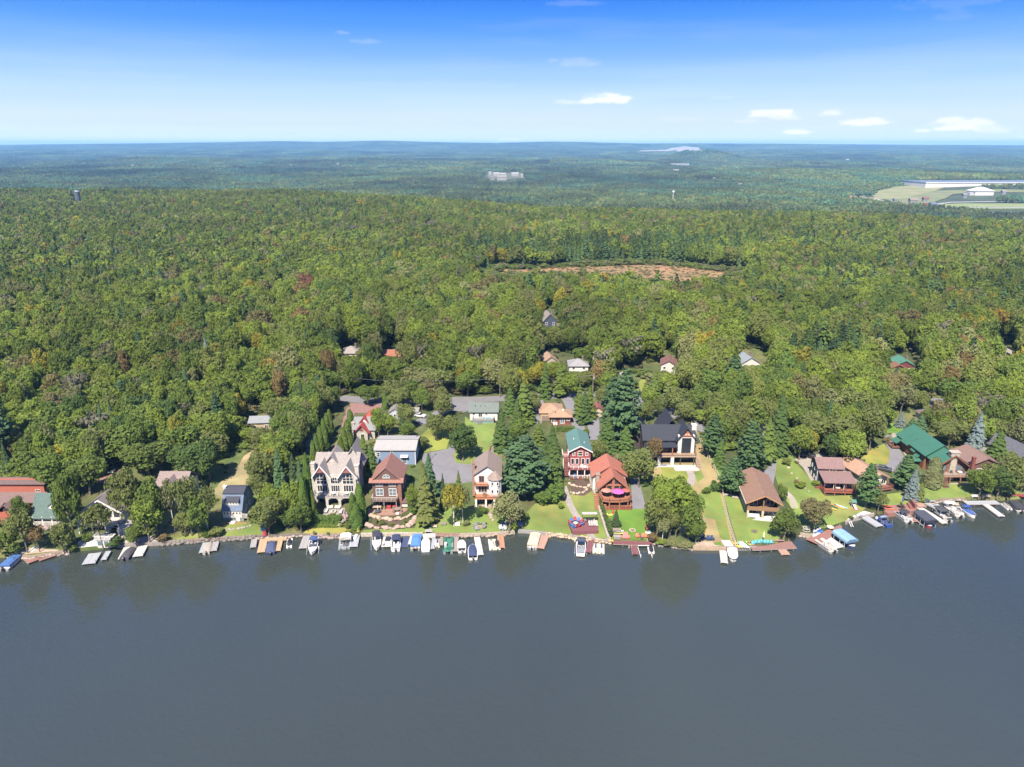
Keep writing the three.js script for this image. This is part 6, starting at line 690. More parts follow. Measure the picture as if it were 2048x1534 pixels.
pier('cream pier at the foot of the wire fence', 1446, 1101, 1449, 1125, 1.7, 'white', { edge: '#e8dcc0' }); runabout('white and grey boat with tight cover at the foot of the wire fence', 1463, 1093, 1467, 1121, 2.6, { cover: '#dadce6', ch: .35, cw: .9, stripe: '#2a2c34', motor: false, blunt: 3 });
pier('wide brown boat deck with turquoise chairs', 1500, 1093, 1588, 1089, 3.2, 'brown', { name: 'lake_deck', cat: 'deck', h: .95 }); pier('small tan pier jutting from the brown boat deck', 1563, 1097, 1572, 1109, 2.2, 'tan', { h: .6 });
pier('brown deck with blue jet skis and spool table', 1624, 1083, 1662, 1060, 3.4, 'red', { name: 'lake_deck', cat: 'deck', h: .8 }); pier('brown dock corner beyond the light blue canopy', 1660, 1052, 1684, 1056, 3, 'brown', { h: .8 });
pier('pale floating dock between the white pontoon boat and the blue canopy', 1652, 1076, 1680, 1095, 3.2, 'white', { h: .5 }); pontoon('white pontoon boat with black stripe beside the pale floating dock', 1669, 1104, 1634, 1080, 2.7, { stripe: '#2c2e38', seat: '#d8d0c8', arch: 1 }); canopyLift('light blue boat canopy on white posts', 1676, 1058, 1706, 1079, 3.6, '#86b8dc'); runabout('navy motorboat under the light blue canopy', 1678, 1075, 1709, 1096, 2.3, { hull: '#3a4a80', deck: '#d8d4d0', motor: false });
pier('grey pier beside the royal blue motorboat', 1729, 1033, 1760, 1052, 2.4, 'silver', { edge: '#a8a8a8' }); runabout('royal blue motorboat with white wheel lift beside the grey pier', 1780, 1052, 1757, 1036, 2.3, { hull: '#2c58b0', deck: '#3860b8', bimini: '#8aa0c8', b0: .02, b1: .2, liftFrame: 1, floor: '#3a4a70', motor: false, seat: '#5a6aa0' });
pontoon('grey pontoon boat with black top below the red deck', 1820, 1045, 1793, 1025, 2.6, { stripe: '#3a4258', hull: '#c8d0dc', canopy: '#3c4048', b0: -.15, b1: .2 }); pier('small red-brown pier beside the grey pontoon boat', 1818, 1030, 1833, 1043, 1.4, 'red');
canopyLift('black boat canopy on posts below the log lodge', 1840, 1020, 1866, 1040, 3.6, '#4a5060'); runabout('red and white motorboat under the black canopy', 1836, 1034, 1862, 1055, 2.3, { hull: '#a03848', deck: '#e0dce0', motor: false }); pier('long cream pier below the log lodge', 1840, 1015, 1891, 1046, 1.6, 'white', { edge: '#e0d4b8' });
pontoon('pontoon boat with black canopy right of the long cream pier', 1898, 1043, 1872, 1024, 2.6, { canopy: '#4a4e58', b0: -.1, b1: .5, hull: '#5a6070', stripe: '#3a3e48' }); pontoon('white pontoon boat with black stripe below the log lodge', 1922, 1034, 1894, 1014, 2.7, { stripe: '#3a3c48', arch: 1, canopy: '#e4e2de', b0: .22, b1: .48 }); runabout('white motorboat with royal blue covers below the log lodge', 1925, 1016, 1950, 1034, 2.3, { cover: '#2c60b8', c0: .1, c1: .85, cw: .8, bimini: '#2858b0', b0: -.35, b1: -.1, motor: false });
pier('pale plank ramp on the lodge shore, left one', 1833, 1004, 1846, 1013, 2.2, 'tan', { h: 1.1 }); pier('grey plank ramp on the lodge shore', 1848, 1004, 1872, 1015, 1.2, 'silver', { h: 1 }); pier('grey plank ramp right of the first on the lodge shore', 1871, 1008, 1893, 1022, 1.4, 'silver', { h: .8 }); pier('narrow grey ramp beside the white pontoon boat', 1888, 1003, 1900, 1012, 1, 'silver', { h: 1 });
pier('cross walk of the T-shaped pale pier', 1930, 1005, 1996, 1004, 2, 'silver', { h: .8 }); pier('stem of the T-shaped pale pier', 1967, 1005, 2004, 1032, 1.7, 'white', { edge: '#d8d4cc' });
{ const F2 = pwcFloat('white float beside the T-shaped pale pier', 2006, 1007, 2020, 1018, 1.6, { hex: '#dcdcdc' }); skiOn(F2, 0, 'small grey jet ski beside the black covered pontoon boat', '#b8b4b0', '#8a8680'); } pontoon('pontoon boat under a black cover at the right edge', 2044, 1024, 2026, 1006, 2.6, { cover: '#3c404c' });
// ------------------------------------------------------------------ garden furniture and small things
function adirondack(label, p, turn, hex, group) { const o = thing('adirondack_chair', label, 'chair', p, turn, group), m = K(hex, null); part('seat', m, o, g => g.hex([V(-.3, .38, .3), V(.3, .38, .3), V(.3, .28, -.28), V(-.3, .28, -.28)], [V(-.3, .42, .3), V(.3, .42, .3), V(.3, .32, -.28), V(-.3, .32, -.28)])); part('backrest', m, o, g => g.hex([V(-.3, .3, -.22), V(.3, .3, -.22), V(.3, .3, -.27), V(-.3, .3, -.27)], [V(-.34, 1, -.5), V(.34, 1, -.5), V(.34, 1, -.55), V(-.34, 1, -.55)])); for (const s of [-1, 1]) { part('armrest', m, o, g => g.box(s * .42 - .09, .55, -.35, s * .42 + .09, .59, .35)); part('leg', m, o, g => { g.box(s * .38 - .04, 0, .24, s * .38 + .04, .55, .32); g.bar(V(s * .36, .36, .26), V(s * .36, 0, -.5), .07); }); } return o; }
const chairProto = new Map();
function chair(label, x, y, turn, hex, o = {}) { const p = o.p || ground(x, y); p.y += o.dy || 0; const s = o.s || 1.15; const k = hex; let c; if (chairProto.has(k)) { c = chairProto.get(k).clone(); c.name = numbered('adirondack_chair'); scene.add(c); } else { c = adirondack(label, p, turn, hex); chairProto.set(k, c); } c.position.copy(p); c.rotation.y = turn; c.scale.setScalar(s); c.userData = { label, category: 'chair' }; if (o.group) c.userData.group = o.group; return c; }
function lounger(label, p, turn, hex, group) { const o = thing('sun_lounger', label, 'sun lounger', p, turn, group); part('cushion', K(hex, 'fabric'), o, g => { g.box(-.24, .34, -.3, .24, .44, 1.05); g.hex([V(-.24, .34, -.3), V(.24, .34, -.3), V(.24, .34, -.38), V(-.24, .34, -.38)], [V(-.24, .8, -.9), V(.24, .8, -.9), V(.24, .72, -.95), V(-.24, .72, -.95)]); }); part('frame', K('#7a7068', null), o, g => { for (const s of [-1, 1]) { g.box(s * .23 - .03, .26, -.9, s * .23 + .03, .33, 1.05); for (const z of [-.6, .9]) g.box(s * .21 - .03, 0, z, s * .21 + .03, .27, z + .06); } }); return o; }
function bench(label, x, y, turn, hex, o = {}) { const b = thing(o.name || 'bench', label, o.cat || 'bench', ground(x, y), turn), m = K(hex, null), w = (o.w || 1.6) / 2; part('seat', m, b, g => g.box(-w, .42, -.25, w, .48, .25)); if (!o.noback) part('backrest', m, b, g => g.box(-w, .5, -.32, w, .95, -.26)); for (const s of [-1, 1]) part('leg', m, b, g => g.box(s * (w - .1) - .06, -.1, -.3, s * (w - .1) + .06, .42, .24)); return b; }
function kayak(label, p, turn, hex, L = 3.1, o = {}) { const k = thing('kayak', label, o.cat || 'kayak', p, turn, o.group); part('hull', K(hex, null, { rough: .35 }), k, g => { const rings = []; for (let i = 0; i <= 10; i++) { const t = i / 10, w = .38 * Math.pow(Math.sin(Math.PI * clamp(t, .02, .98)), .7) * (o.w || 1), z = -L / 2 + L * t, lift = .12 * Math.pow(Math.abs(2 * t - 1), 3); rings.push([V(-w, .2 + lift, z), V(-w * .6, .02 + lift, z), V(w * .6, .02 + lift, z), V(w, .2 + lift, z), V(0, .32 + lift, z)]); } g.loft(rings); }); if (!o.board) part('cockpit', K('#3a3a3e', null), k, g => { const ring = (q, y) => Array.from({ length: 10 }, (_, i) => V(q * .24 * Math.cos(i / 10 * 6.2832), y, q * .45 * Math.sin(i / 10 * 6.2832) - .1)); g.loft([ring(1, .31), ring(.9, .35)]); }); return k; }
function firepit(label, x, y, r = .7, hex = '#d0b8a0') { const f = thing('fire_pit', label, 'fire pit', ground(x, y)); for (let i = 0; i < 9; i++) part('ring_stone', K(hex, 'rough'), f, g => g.blob(Math.cos(i / 9 * 6.28) * r, .12, Math.sin(i / 9 * 6.28) * r, .26, .2, .22, i + x, 6)); part('ash', K('#6a5c58', null), f, g => g.cyl(V(0, -.1, 0), V(0, .06, 0), r * .85, r * .85, 10)); return f; }
function rocks(name, label, line, n, s, hex, o = {}) { // a row of boulders, one thing each row
  const r = mulberry(Math.round(line[0][0] * 13 + line[0][1])), w = line.map(([x, y]) => ground(x, y)), c = new THREE.CatmullRomCurve3(w), root = thing(name, label, o.cat || 'rock row'); for (let i = 0; i < n; i++) { const p = c.getPoint((i + .5) / n), q = s * R(.6, 1.25, r); part('rock', K(hex, 'rough'), root, g => g.blob(p.x + R(-.3, .3, r) * (o.spread || 1), h(p.x, p.z) + q * .3 + (o.up || 0) * R(0, 1, r), p.z + R(-.3, .3, r) * (o.spread || 1), q, q * .65, q * .8, i * 3 + p.x, 7)); } return root;
}
// maroon deck on the wide lawn
{
  const P = [[1136, 1043], [1193, 1041], [1197, 1061], [1145, 1063]].map(([x, y]) => onPlane(x, y, 3)); const c = ground(1166, 1054), d = thing('lounge_deck', 'maroon plank deck with red and blue chairs on the wide lawn', 'deck', V(c.x, 0, c.z)); const y = h(c.x, c.z) + .75; const Q = [[1136, 1043], [1193, 1041], [1197, 1061], [1145, 1063]].map(([x, yy]) => { const p = onPlane(x, yy, y); return V(p.x - c.x, y, p.z - c.z); });
  part('deck_boards', PLK.maroon, d, g => g.hex(Q.map(p => V(p.x, y - 1.3, p.z)), Q)); for (const i of [0, 1]) part('pergola_post', K('#7a5a50', null), d, g => g.cbox(lerp(Q[0].x, Q[1].x, i ? .97 : .5), y - 1, Q[0].z + (i ? .1 : -.0), .16, 3.4, .16)); part('pergola_top', K('#d8d0cc', 'plank'), d, g => g.box(lerp(Q[0].x, Q[1].x, .48), y + 2.4, Q[0].z - .8, Q[1].x, y + 2.5, Q[0].z + .4)); part('deck_bench', K('#84484e', 'plank'), d, g => g.box(lerp(Q[0].x, Q[1].x, .5), y, Q[0].z + .05, Q[1].x - .1, y + .5, Q[0].z + .5));
  const on = (x, yy) => onPlane(x, yy, y); const ring = [[1144, 1044, 'blue'], [1150, 1042, 'red'], [1156, 1044, 'blue'], [1161, 1046, 'red'], [1164, 1050, 'blue'], [1159, 1054, 'red'], [1154, 1055, 'red'], [1148, 1056, 'blue'], [1143, 1052, 'blue'], [1140, 1047, 'red']], mid = on(1151, 1049);
  ring.forEach(([x, yy, k], i) => { const p = on(x, yy); chair(`${k} lounge chair in the ring on the maroon deck`, 0, 0, Math.atan2(mid.x - p.x, mid.z - p.z), k === 'blue' ? '#3a86d0' : '#d0323c', { p, s: 1.1, group: `${k} chairs in the ring on the maroon deck` }); });
  const tb = thing('round_table', 'white round table in the ring of red and blue chairs', 'table', mid); part('top', WH, tb, g => g.cyl(V(0, .5, 0), V(0, .58, 0), .6, .6, 12)); part('stem', WH, tb, g => g.cyl(V(0, 0, 0), V(0, .5, 0), .3, .2, 8));
  for (let i = 0; i < 4; i++) lounger('pale sun lounger in the row on the maroon deck', on(1179 + i * 4.6, 1049.5), 0, i === 3 ? '#f0ece8' : '#cfc4c0', 'sun loungers on the maroon deck'); const bb = thing('dining_set', 'dark table with two white chairs behind the sun loungers', 'table', on(1179, 1043.5)); part('table', K('#3a3a44', null), bb, g => g.cbox(0, .1, 0, 1.3, .7, 1)); for (const s of [-1, 1]) part('white_chair', WH, bb, g => { g.cbox(s * 1, 0, 0, .5, .45, .5); g.cbox(s * 1.25, .4, 0, .1, .5, .5); });
}
// turquoise chairs on the brown boat deck
for (let i = 0; i < 7; i++) { const x = 1505.5 + i * 6.1; chair('turquoise Adirondack chair in the row on the brown boat deck'.replace('Adirondack', 'slatted'), 0, 0, i === 3 ? .2 : (i % 2 ? .1 : -.15), '#4cc0cc', { p: onPlane(x, 1087.5 - (i === 3 ? 2 : 0) + (i === 0 ? 2 : 0), .98), s: .9, group: 'turquoise chairs on the brown boat deck' }); }
bench('low pinkish bench on the brown boat deck under the tree', 1557, 1084, .05, '#a87c80', { w: 3, noback: 1 });
{ const p = onPlane(1526, 1083, 1); umbrella('closed white sun umbrella behind the turquoise chairs', p, '#efe6d0', 1, 3, true); }
[['#f0c030', 1472, 'yellow kayak, leftmost of the row left of the brown boat deck'], ['#f0d048', 1477, 'pale yellow kayak, second from the left in that row by the brown boat deck'], ['#a8d4ec', 1482, 'light blue paddle board in the row left of the brown boat deck'], ['#f0f4f4', 1487, 'white paddle board right of the light blue one'], ['#e8eef0', 1491, 'white kayak next to the lime green one']].forEach(([c, x, l], i) => kayak(l, onPlane(x, 1091, 1), .32, c, 3.4, { board: i > 1, cat: i > 1 && i < 4 ? 'paddle board' : 'kayak' })); kayak('lime green kayak at the right of the row', onPlane(1497, 1088, 1), .3, '#a8d860', 2.4); kayak('orange kayak leaning by the brown boat deck', onPlane(1502, 1088, 1), .35, '#e08048', 2.4);
for (const [x, y] of [[1401, 1080], [1407, 1080], [1417, 1081], [1424, 1081]]) chair('navy blue slatted chair behind the sand-coloured patio', x, y, .1, '#2c4878', { s: 1.2, group: 'navy chairs behind the sand-coloured patio' }); for (const [x, y] of [[1390, 1081], [1395, 1082]]) chair('shaded navy chair left of the sand-coloured patio under the tree', x, y, .2, '#26406c', { s: 1.1, group: 'shaded navy chairs under the shore tree' });
// chalet lawn
firepit('round stone fire pit on the bright lawn below the chalet', 1265, 1061, .75); firepit('small dark fire pit on the lawn of the brown-roofed house', 1508.5, 1063, .6, '#7a706c'); firepit('fire pit within six grey chairs below the white tower house', 959, 1055, .6, '#c8a88c'); firepit('low round fire bowl on the pale concrete pad', 1717, 1032, .8, '#8c8c98');
{ const q = ground(1251, 1077), o = thing('love_seat', 'wide coral-pink garden seat on the chalet lawn', 'seat', q, 0), m = K('#e08078', null); part('seat', m, o, g => g.box(-.9, .35, -.5, .9, .5, .6)); part('backrest', m, o, g => g.hex([V(-.7, .5, -.4), V(.7, .5, -.4), V(.7, .5, -.5), V(-.7, .5, -.5)], [V(-.6, 1.5, -.8), V(.6, 1.5, -.8), V(.6, 1.5, -.9), V(-.6, 1.5, -.9)])); for (const s of [-1, 1]) { part('armrest', m, o, g => g.box(s * .95 - .18, .6, -.6, s * .95 + .18, .66, .6)); part('leg', m, o, g => g.box(s * .9 - .06, 0, .4, s * .9 + .06, .6, .5)); } }
for (const [x, y, l] of [[1275, 1076, 'orange slatted chair, left of the dark lounger'], [1287, 1076, 'orange slatted chair, right of the dark lounger'], [1292, 1076, 'orange slatted chair beside the white cooler table'], [1294, 1060, 'orange slatted chair standing alone by the shrubs']]) chair(`${l} on the chalet lawn`, x, y, .15, '#e8804c', { s: 1.15 }); lounger('dark grey sun lounger between orange chairs on the chalet lawn', ground(1281, 1076), .25, '#5a5c6c'); for (const [x, y, l] of [[1294.5, 1067.5, 'upper left'], [1298.5, 1066, 'upper right'], [1297, 1070, 'lower']]) { const o = thing('white_ottoman', `round white seat, the ${l} of three near the boardwalk end`, 'seat', ground(x, y)); part('cushion', WH, o, g => g.loft([[.5, 0], [.62, .25], [.5, .5], [.1, .6]].map(([r, yy]) => Array.from({ length: 10 }, (_, i) => V(r * Math.cos(i / 10 * 6.28), yy, r * Math.sin(i / 10 * 6.28)))))); } bench('white bench nearest the boardwalk end', 1299, 1081, 0, '#f0ece4', { w: 1.4, noback: 1 }); bench('grey bench with back near the boardwalk end', 1299, 1075, 0, '#b4b4b8', { w: 1.4 });
{ const q = ground(1233, 1070), o = thing('kayak_rack', 'wooden rack holding boards and boats at the stone-walled hedge', 'rack', q, 0); part('rack_frame', K('#9a8c7c', null), o, g => { for (const s of [-1, 1]) for (const z of [-.6, .6]) g.cbox(s * 1, -.1, z, .1, 1.9, .1); for (const y of [.5, 1.1, 1.7]) g.box(-1.05, y, -.65, 1.05, y + .06, .65); }); kayak('white and blue paddle board on the top of the rack', V(q.x, q.y + 1.2, q.z + .15), 1.45, '#dfeaf4', 3.6, { board: 1, cat: 'paddle board' }); kayak('lime yellow kayak on the rack', V(q.x + .4, q.y + .6, q.z + .4), 1.5, '#d8e048', 3.2); const b2 = thing('deck_box', 'yellow storage box behind the kayak rack', 'box', ground(1234, 1064)); part('box', K('#f0d048', null), b2, g => g.box(-1, 0, -.5, 1, .8, .5)); part('lid', K('#f4dc70', null), b2, g => g.box(-1.04, .8, -.54, 1.04, .9, .54)); const gr = thing('wire_cage', 'grey slatted box in front of the kayak rack', 'box', ground(1234, 1077)); part('body', K('#a8a49c', 'plank'), gr, g => g.box(-.9, 0, -.5, .9, .7, .5)); part('lid', K('#b8b4ac', 'plank'), gr, g => g.box(-.95, .7, -.55, .95, .78, .55)); }
kayak('yellow kayak standing at the foot of the hedge by the lake', ground(1223, 1081), .2, '#f0d83c', 2.6); kayak('yellow kayak lying at the right side of the hedge foot', ground(1210, 1049), .25, '#f0d890', 2.6); kayak('pale pink kayak lying lower by the hedge foot', ground(1217, 1072), .2, '#f0c8b0', 2.6); kayak('yellow inflatable ring boat on the gravel below the chalet stairs', ground(1219, 1030), 1.2, '#f0e040', 2, { w: 1.8 }); { const o = thing('red_canister', 'red canister on the gravel below the chalet stairs', 'canister', ground(1226, 1027)); part('body', K('#e04c30', null), o, g => g.cyl(V(0, 0, 0), V(0, .9, 0), .3, .3, 10)); part('cap', K('#b83a26', null), o, g => g.cyl(V(0, .9, 0), V(0, 1, 0), .2, .12, 8)); }
// tower house lawn
{ const mid = ground(959, 1055); [[950, 1057], [949.5, 1053], [958, 1049.5], [969, 1050.5], [967, 1057], [954, 1061]].forEach(([x, y], i) => { const p = ground(x, y); chair('grey slatted chair around the fire pit below the white tower house', x, y, Math.atan2(mid.x - p.x, mid.z - p.z), '#9a9aa4', { s: 1.15, group: 'grey chairs around the fire pit below the tower house' }); }); chair('pale grey chair, left of the pair by the shore tree trunk', 1002, 1060, .3, '#c0c4cc', { s: 1.3 }); chair('pale grey chair, right of the pair by the shore tree trunk', 1009, 1061, -.2, '#b8bcc4', { s: 1.3 }); }
kayak('bright blue kayak, left of the pair leaning by the shore tree', ground(1007, 1048), .2, '#2c98d8', 2.2); kayak('bright blue kayak, right of the pair leaning by the shore tree', ground(1012, 1047), -.3, '#2c90d0', 2.2); kayak('dark blue kayak in the bushes right of the shore tree', ground(1039, 1036), -.3, '#4878b8', 2.8); { const o = thing('boat_trailer', 'small grey trailer under the bushes right of the shore tree', 'trailer', ground(1041, 1051), -.2); part('bed', K('#a8acb4', 'plank'), o, g => g.box(-.9, .4, -1.2, .9, .55, 1.2)); part('frame', K('#6a6e76', null), o, g => { g.box(-.95, .55, -1.25, -.88, .8, 1.25).box(.88, .55, -1.25, .95, .8, 1.25); g.bar(V(0, .4, 1.2), V(0, .3, 2.2), .1); }); for (const s of [-1, 1]) part('wheel', K('#2a2a2c', null), o, g => g.cyl(V(s * .95, .3, 0), V(s * 1.1, .3, 0), .3, .3, 10)); }
bench('dark plank bench on the lawn left of the yellowing tree', 887, 1051, 0, '#9c928c', { w: 1.5 }); bench('pale wooden bench on the lawn by the stone steps', 868, 1056, 0, '#d0c09c', { w: 1.7 }); bench('grey garden bench with table under the conifers', 851, 1051, 0, '#a4a8ac', { w: 1.4 }); { const o = thing('upturned_boats', 'two white rowing shells lying under the conifers', 'rowing boat', ground(872, 1036), .8); part('hull', WH, o, g => { for (const s of [-1, 1]) g.blob(s * .6, .35, 0, .5, .35, 1.6, s + 3, 8); }); } { const o = thing('block_base', 'white block at the foot of the birch pair', 'block', ground(915, 1050)); part('block', WH, o, g => g.box(-.7, 0, -.35, .7, .7, .35)); part('cap', K('#d8d4d0', null), o, g => g.box(-.75, .7, -.4, .75, .78, .4)); }
bench('long grey bench of planks at the pier platform edge', 858, 1068, 0, '#b8b4b0', { w: 2 });
// mansion terrace, flag, hedge
{ const t = (x, y) => { const p = ground(x, y); p.y += .12; return p; }; for (const [x, y, a] of [[653, 1024, 1.57], [682, 1026, -1.57], [660, 1018, .2], [675, 1018, -.2]]) { const o = thing('outdoor_sofa', 'grey outdoor sofa around the terrace fire table', 'sofa', t(x, y), a, 'sofas on the stone terrace'); part('base', K('#7c7874', null), o, g => g.box(-.9, 0, -.4, .9, .35, .4)); part('cushion', K('#d4d0c8', 'fabric'), o, g => { g.box(-.88, .35, -.38, .88, .5, .4); g.box(-.9, .35, -.5, .9, .85, -.38); }); } const f = thing('fire_table', 'square dark fire table on the stone terrace', 'table', t(667, 1026)); part('top', K('#d8d4cc', null), f, g => g.box(-.7, .4, -.7, .7, .5, .7)); part('burner', K('#3a3a3c', null), f, g => g.box(-.35, .5, -.35, .35, .56, .35)); part('base', K('#8c8884', null), f, g => g.box(-.5, 0, -.5, .5, .4, .5));
  const p = ground(694, 1060), fl = thing('flagpole', 'flagpole with a hanging striped flag below the stone mansion', 'flagpole', p); part('pole', K('#5a4a44', null), fl, g => g.cyl(V(0, -.3, 0), V(0, 6.4, 0), .06, .04, 6)); const cv = document.createElement('canvas'); cv.width = 96; cv.height = 64; const c = cv.getContext('2d'); for (let i = 0; i < 13; i++) { c.fillStyle = i % 2 ? '#b8b4b4' : '#8f3038'; c.fillRect(0, i * 64 / 13, 96, 64 / 13 + 1); } c.fillStyle = '#2c3560'; c.fillRect(0, 0, 40, 35); c.fillStyle = '#b8b4b4'; for (let r = 0; r < 5; r++) for (let q = 0; q < 6; q++) c.fillRect(4 + q * 6, 4 + r * 6.4, 2, 2); const ct = new THREE.CanvasTexture(cv); ct.colorSpace = THREE.SRGBColorSpace; const fg = new THREE.PlaneGeometry(1, 2.1, 8, 6); const fp = fg.attributes.position; for (let i = 0; i < fp.count; i++) { const u = fp.getX(i) + .5; fp.setXYZ(i, u * .62, fp.getY(i) - u * .5, .12 * Math.sin(u * 9) * u); } const uv = fg.attributes.uv; for (let i = 0; i < uv.count; i++) { const u = uv.getX(i), v = uv.getY(i); uv.setXY(i, 1 - v, u); } fg.computeVertexNormals(); const fm = new THREE.Mesh(fg, new THREE.MeshStandardMaterial({ map: ct, roughness: .9, side: THREE.DoubleSide })); fm.name = 'flag'; fm.position.set(-.66, 4.9, 0); fl.add(fm); }
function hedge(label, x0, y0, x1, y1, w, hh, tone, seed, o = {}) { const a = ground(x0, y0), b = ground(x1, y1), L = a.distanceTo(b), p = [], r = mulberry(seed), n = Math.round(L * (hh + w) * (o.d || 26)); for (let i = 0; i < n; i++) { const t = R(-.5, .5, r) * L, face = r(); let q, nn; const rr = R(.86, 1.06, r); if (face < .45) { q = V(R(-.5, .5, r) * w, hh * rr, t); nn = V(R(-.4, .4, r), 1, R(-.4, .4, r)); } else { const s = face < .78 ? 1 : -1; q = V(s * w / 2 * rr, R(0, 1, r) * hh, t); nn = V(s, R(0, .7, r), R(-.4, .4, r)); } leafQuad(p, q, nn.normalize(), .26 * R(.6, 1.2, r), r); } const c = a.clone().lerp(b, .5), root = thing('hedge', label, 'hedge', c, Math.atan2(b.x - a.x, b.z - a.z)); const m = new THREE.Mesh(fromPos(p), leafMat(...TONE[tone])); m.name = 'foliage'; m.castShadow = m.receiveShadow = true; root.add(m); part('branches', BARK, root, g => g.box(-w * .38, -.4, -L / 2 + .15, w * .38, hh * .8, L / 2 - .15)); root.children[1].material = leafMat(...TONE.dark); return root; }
hedge('clipped green hedge below the stone terrace', 628, 1046, 683, 1046, 2.4, 2, 'hedge', 3); hedge('low feathery green border below the clipped hedge', 624, 1054, 676, 1054, 1.2, .7, 'fresh', 5); hedge('hedge before the tan-roofed ranch house', 1112, 862, 1150, 862, 2, 1.6, 'green', 6); hedge('dark narrow hedge along the stone wall beside the chalet', 1181, 945, 1221, 1078, .9, 1.3, 'deep', 7);
{ const w = thing('garden_wall', 'long pale stone wall beside the dark hedge', 'wall'); const pts = [[1177, 935], [1182, 965], [1190, 990], [1202, 1030], [1217, 1078]].map(([x, y]) => ground(x, y)); part('wall', K('#c0b6a6', 'stone'), w, g => { for (let i = 1; i < pts.length; i++) { const a = pts[i - 1], b = pts[i]; g.hex([V(a.x - .4, a.y - .5, a.z), V(a.x + .4, a.y - .5, a.z), V(b.x + .4, b.y - .5, b.z), V(b.x - .4, b.y - .5, b.z)].reverse(), [V(a.x - .4, a.y + .7, a.z), V(a.x + .4, a.y + .7, a.z), V(b.x + .4, b.y + .7, b.z), V(b.x - .4, b.y + .7, b.z)].reverse()); } }); }
rocks('rock_wall', 'tan boulder wall in front of the brown house patio, upper row', [[738, 1034], [760, 1039], [800, 1040], [822, 1033], [830, 1024]], 22, .75, '#d2b8a0', { up: .4 }); rocks('rock_wall', 'tan boulder wall in front of the brown house patio, lower row', [[732, 1052], [745, 1056], [790, 1058], [818, 1053], [832, 1036]], 26, .8, '#c8ac9c', { up: .4 }); rocks('rock_wall', 'rounded tan rocks in the mulch bed below the red house', [[1138, 966], [1146, 972], [1160, 974], [1172, 976], [1184, 968]], 14, .5, '#d8c4a8'); rocks('rock_wall', 'lower arc of tan rocks in the mulch bed below the red house', [[1142, 984], [1152, 988], [1162, 986], [1176, 978], [1188, 966]], 14, .45, '#cfc0a8'); rocks('rock_wall', 'row of pale stones above the green lawn by the narrow house', [[452, 1061], [470, 1058], [488, 1056], [500, 1052]], 14, .45, '#b4aca4'); rocks('rock_wall', 'grey rockery below the stone mansion', [[676, 1052], [684, 1046], [690, 1038], [694, 1028]], 14, .6, '#b0a49c', { up: .4 }); rocks('rock_wall', 'tan stone steps below the white tower house', [[986, 1042], [981, 1032], [976, 1020]], 12, .6, '#bcaa98'); rocks('rock_wall', 'pale boulders beside the brown-roofed lake house', [[1448, 990], [1462, 992], [1476, 998]], 10, .55, '#b4aaa4'); rocks('rock_wall', 'scattered stones in the beds above the sloping lawn', [[1566, 920], [1586, 950], [1604, 970], [1622, 985]], 8, .5, '#c8b8a4'); rocks('rock_wall', 'pile of stones by the lodge gravel pad', [[1792, 882], [1808, 884], [1816, 890]], 10, .6, '#a8a09a'); rocks('rock_wall', 'pinkish boulders below the green-roofed cottage', [[82, 1056], [96, 1060], [112, 1056]], 9, .8, '#b8a09c', { up: .5 });
// stepped path of the brown-roofed house
{ const o = thing('garden_steps', 'curving plank steps beside the brown-roofed lake house', 'steps'); const c = new THREE.CatmullRomCurve3([[1571, 985], [1579, 992], [1586, 1003], [1589, 1015]].map(([x, y]) => ground(x, y))); for (let i = 0; i < 14; i++) { const p = c.getPoint(i / 13), t = c.getTangent(i / 13); part('step', K('#c8bcac', 'plank'), o, g => g.cbox(p.x, p.y - .1, p.z, 2, .2, .55, Math.atan2(t.x, t.z))); } }
// wire fence from the modern house to the lake
{ const o = thing('wire_fence', 'long post and wire fence running from the modern house to the lake', 'fence'); const P = [[1373, 835], [1392, 868], [1408, 900], [1425, 935], [1441, 968], [1446, 1000], [1452, 1030], [1460, 1060], [1470, 1092]].map(([x, y]) => ground(x, y)); const c = new THREE.CatmullRomCurve3(P, false, 'centripetal'), n = 46; const pt = []; for (let i = 0; i <= n; i++) { const p = c.getPoint(i / n); p.y = h(p.x, p.z); pt.push(p); part('fence_post', K('#d8ccae', null), o, g => g.cbox(p.x, p.y - .2, p.z, .16, 2.0, .16)); } part('fence_rail', K('#c4b894', null), o, g => { for (let i = 1; i <= n; i++) for (const y of [.5, 1.1, 1.7]) g.bar(V(pt[i - 1].x, pt[i - 1].y + y, pt[i - 1].z), V(pt[i].x, pt[i].y + y, pt[i].z), .05); }); }
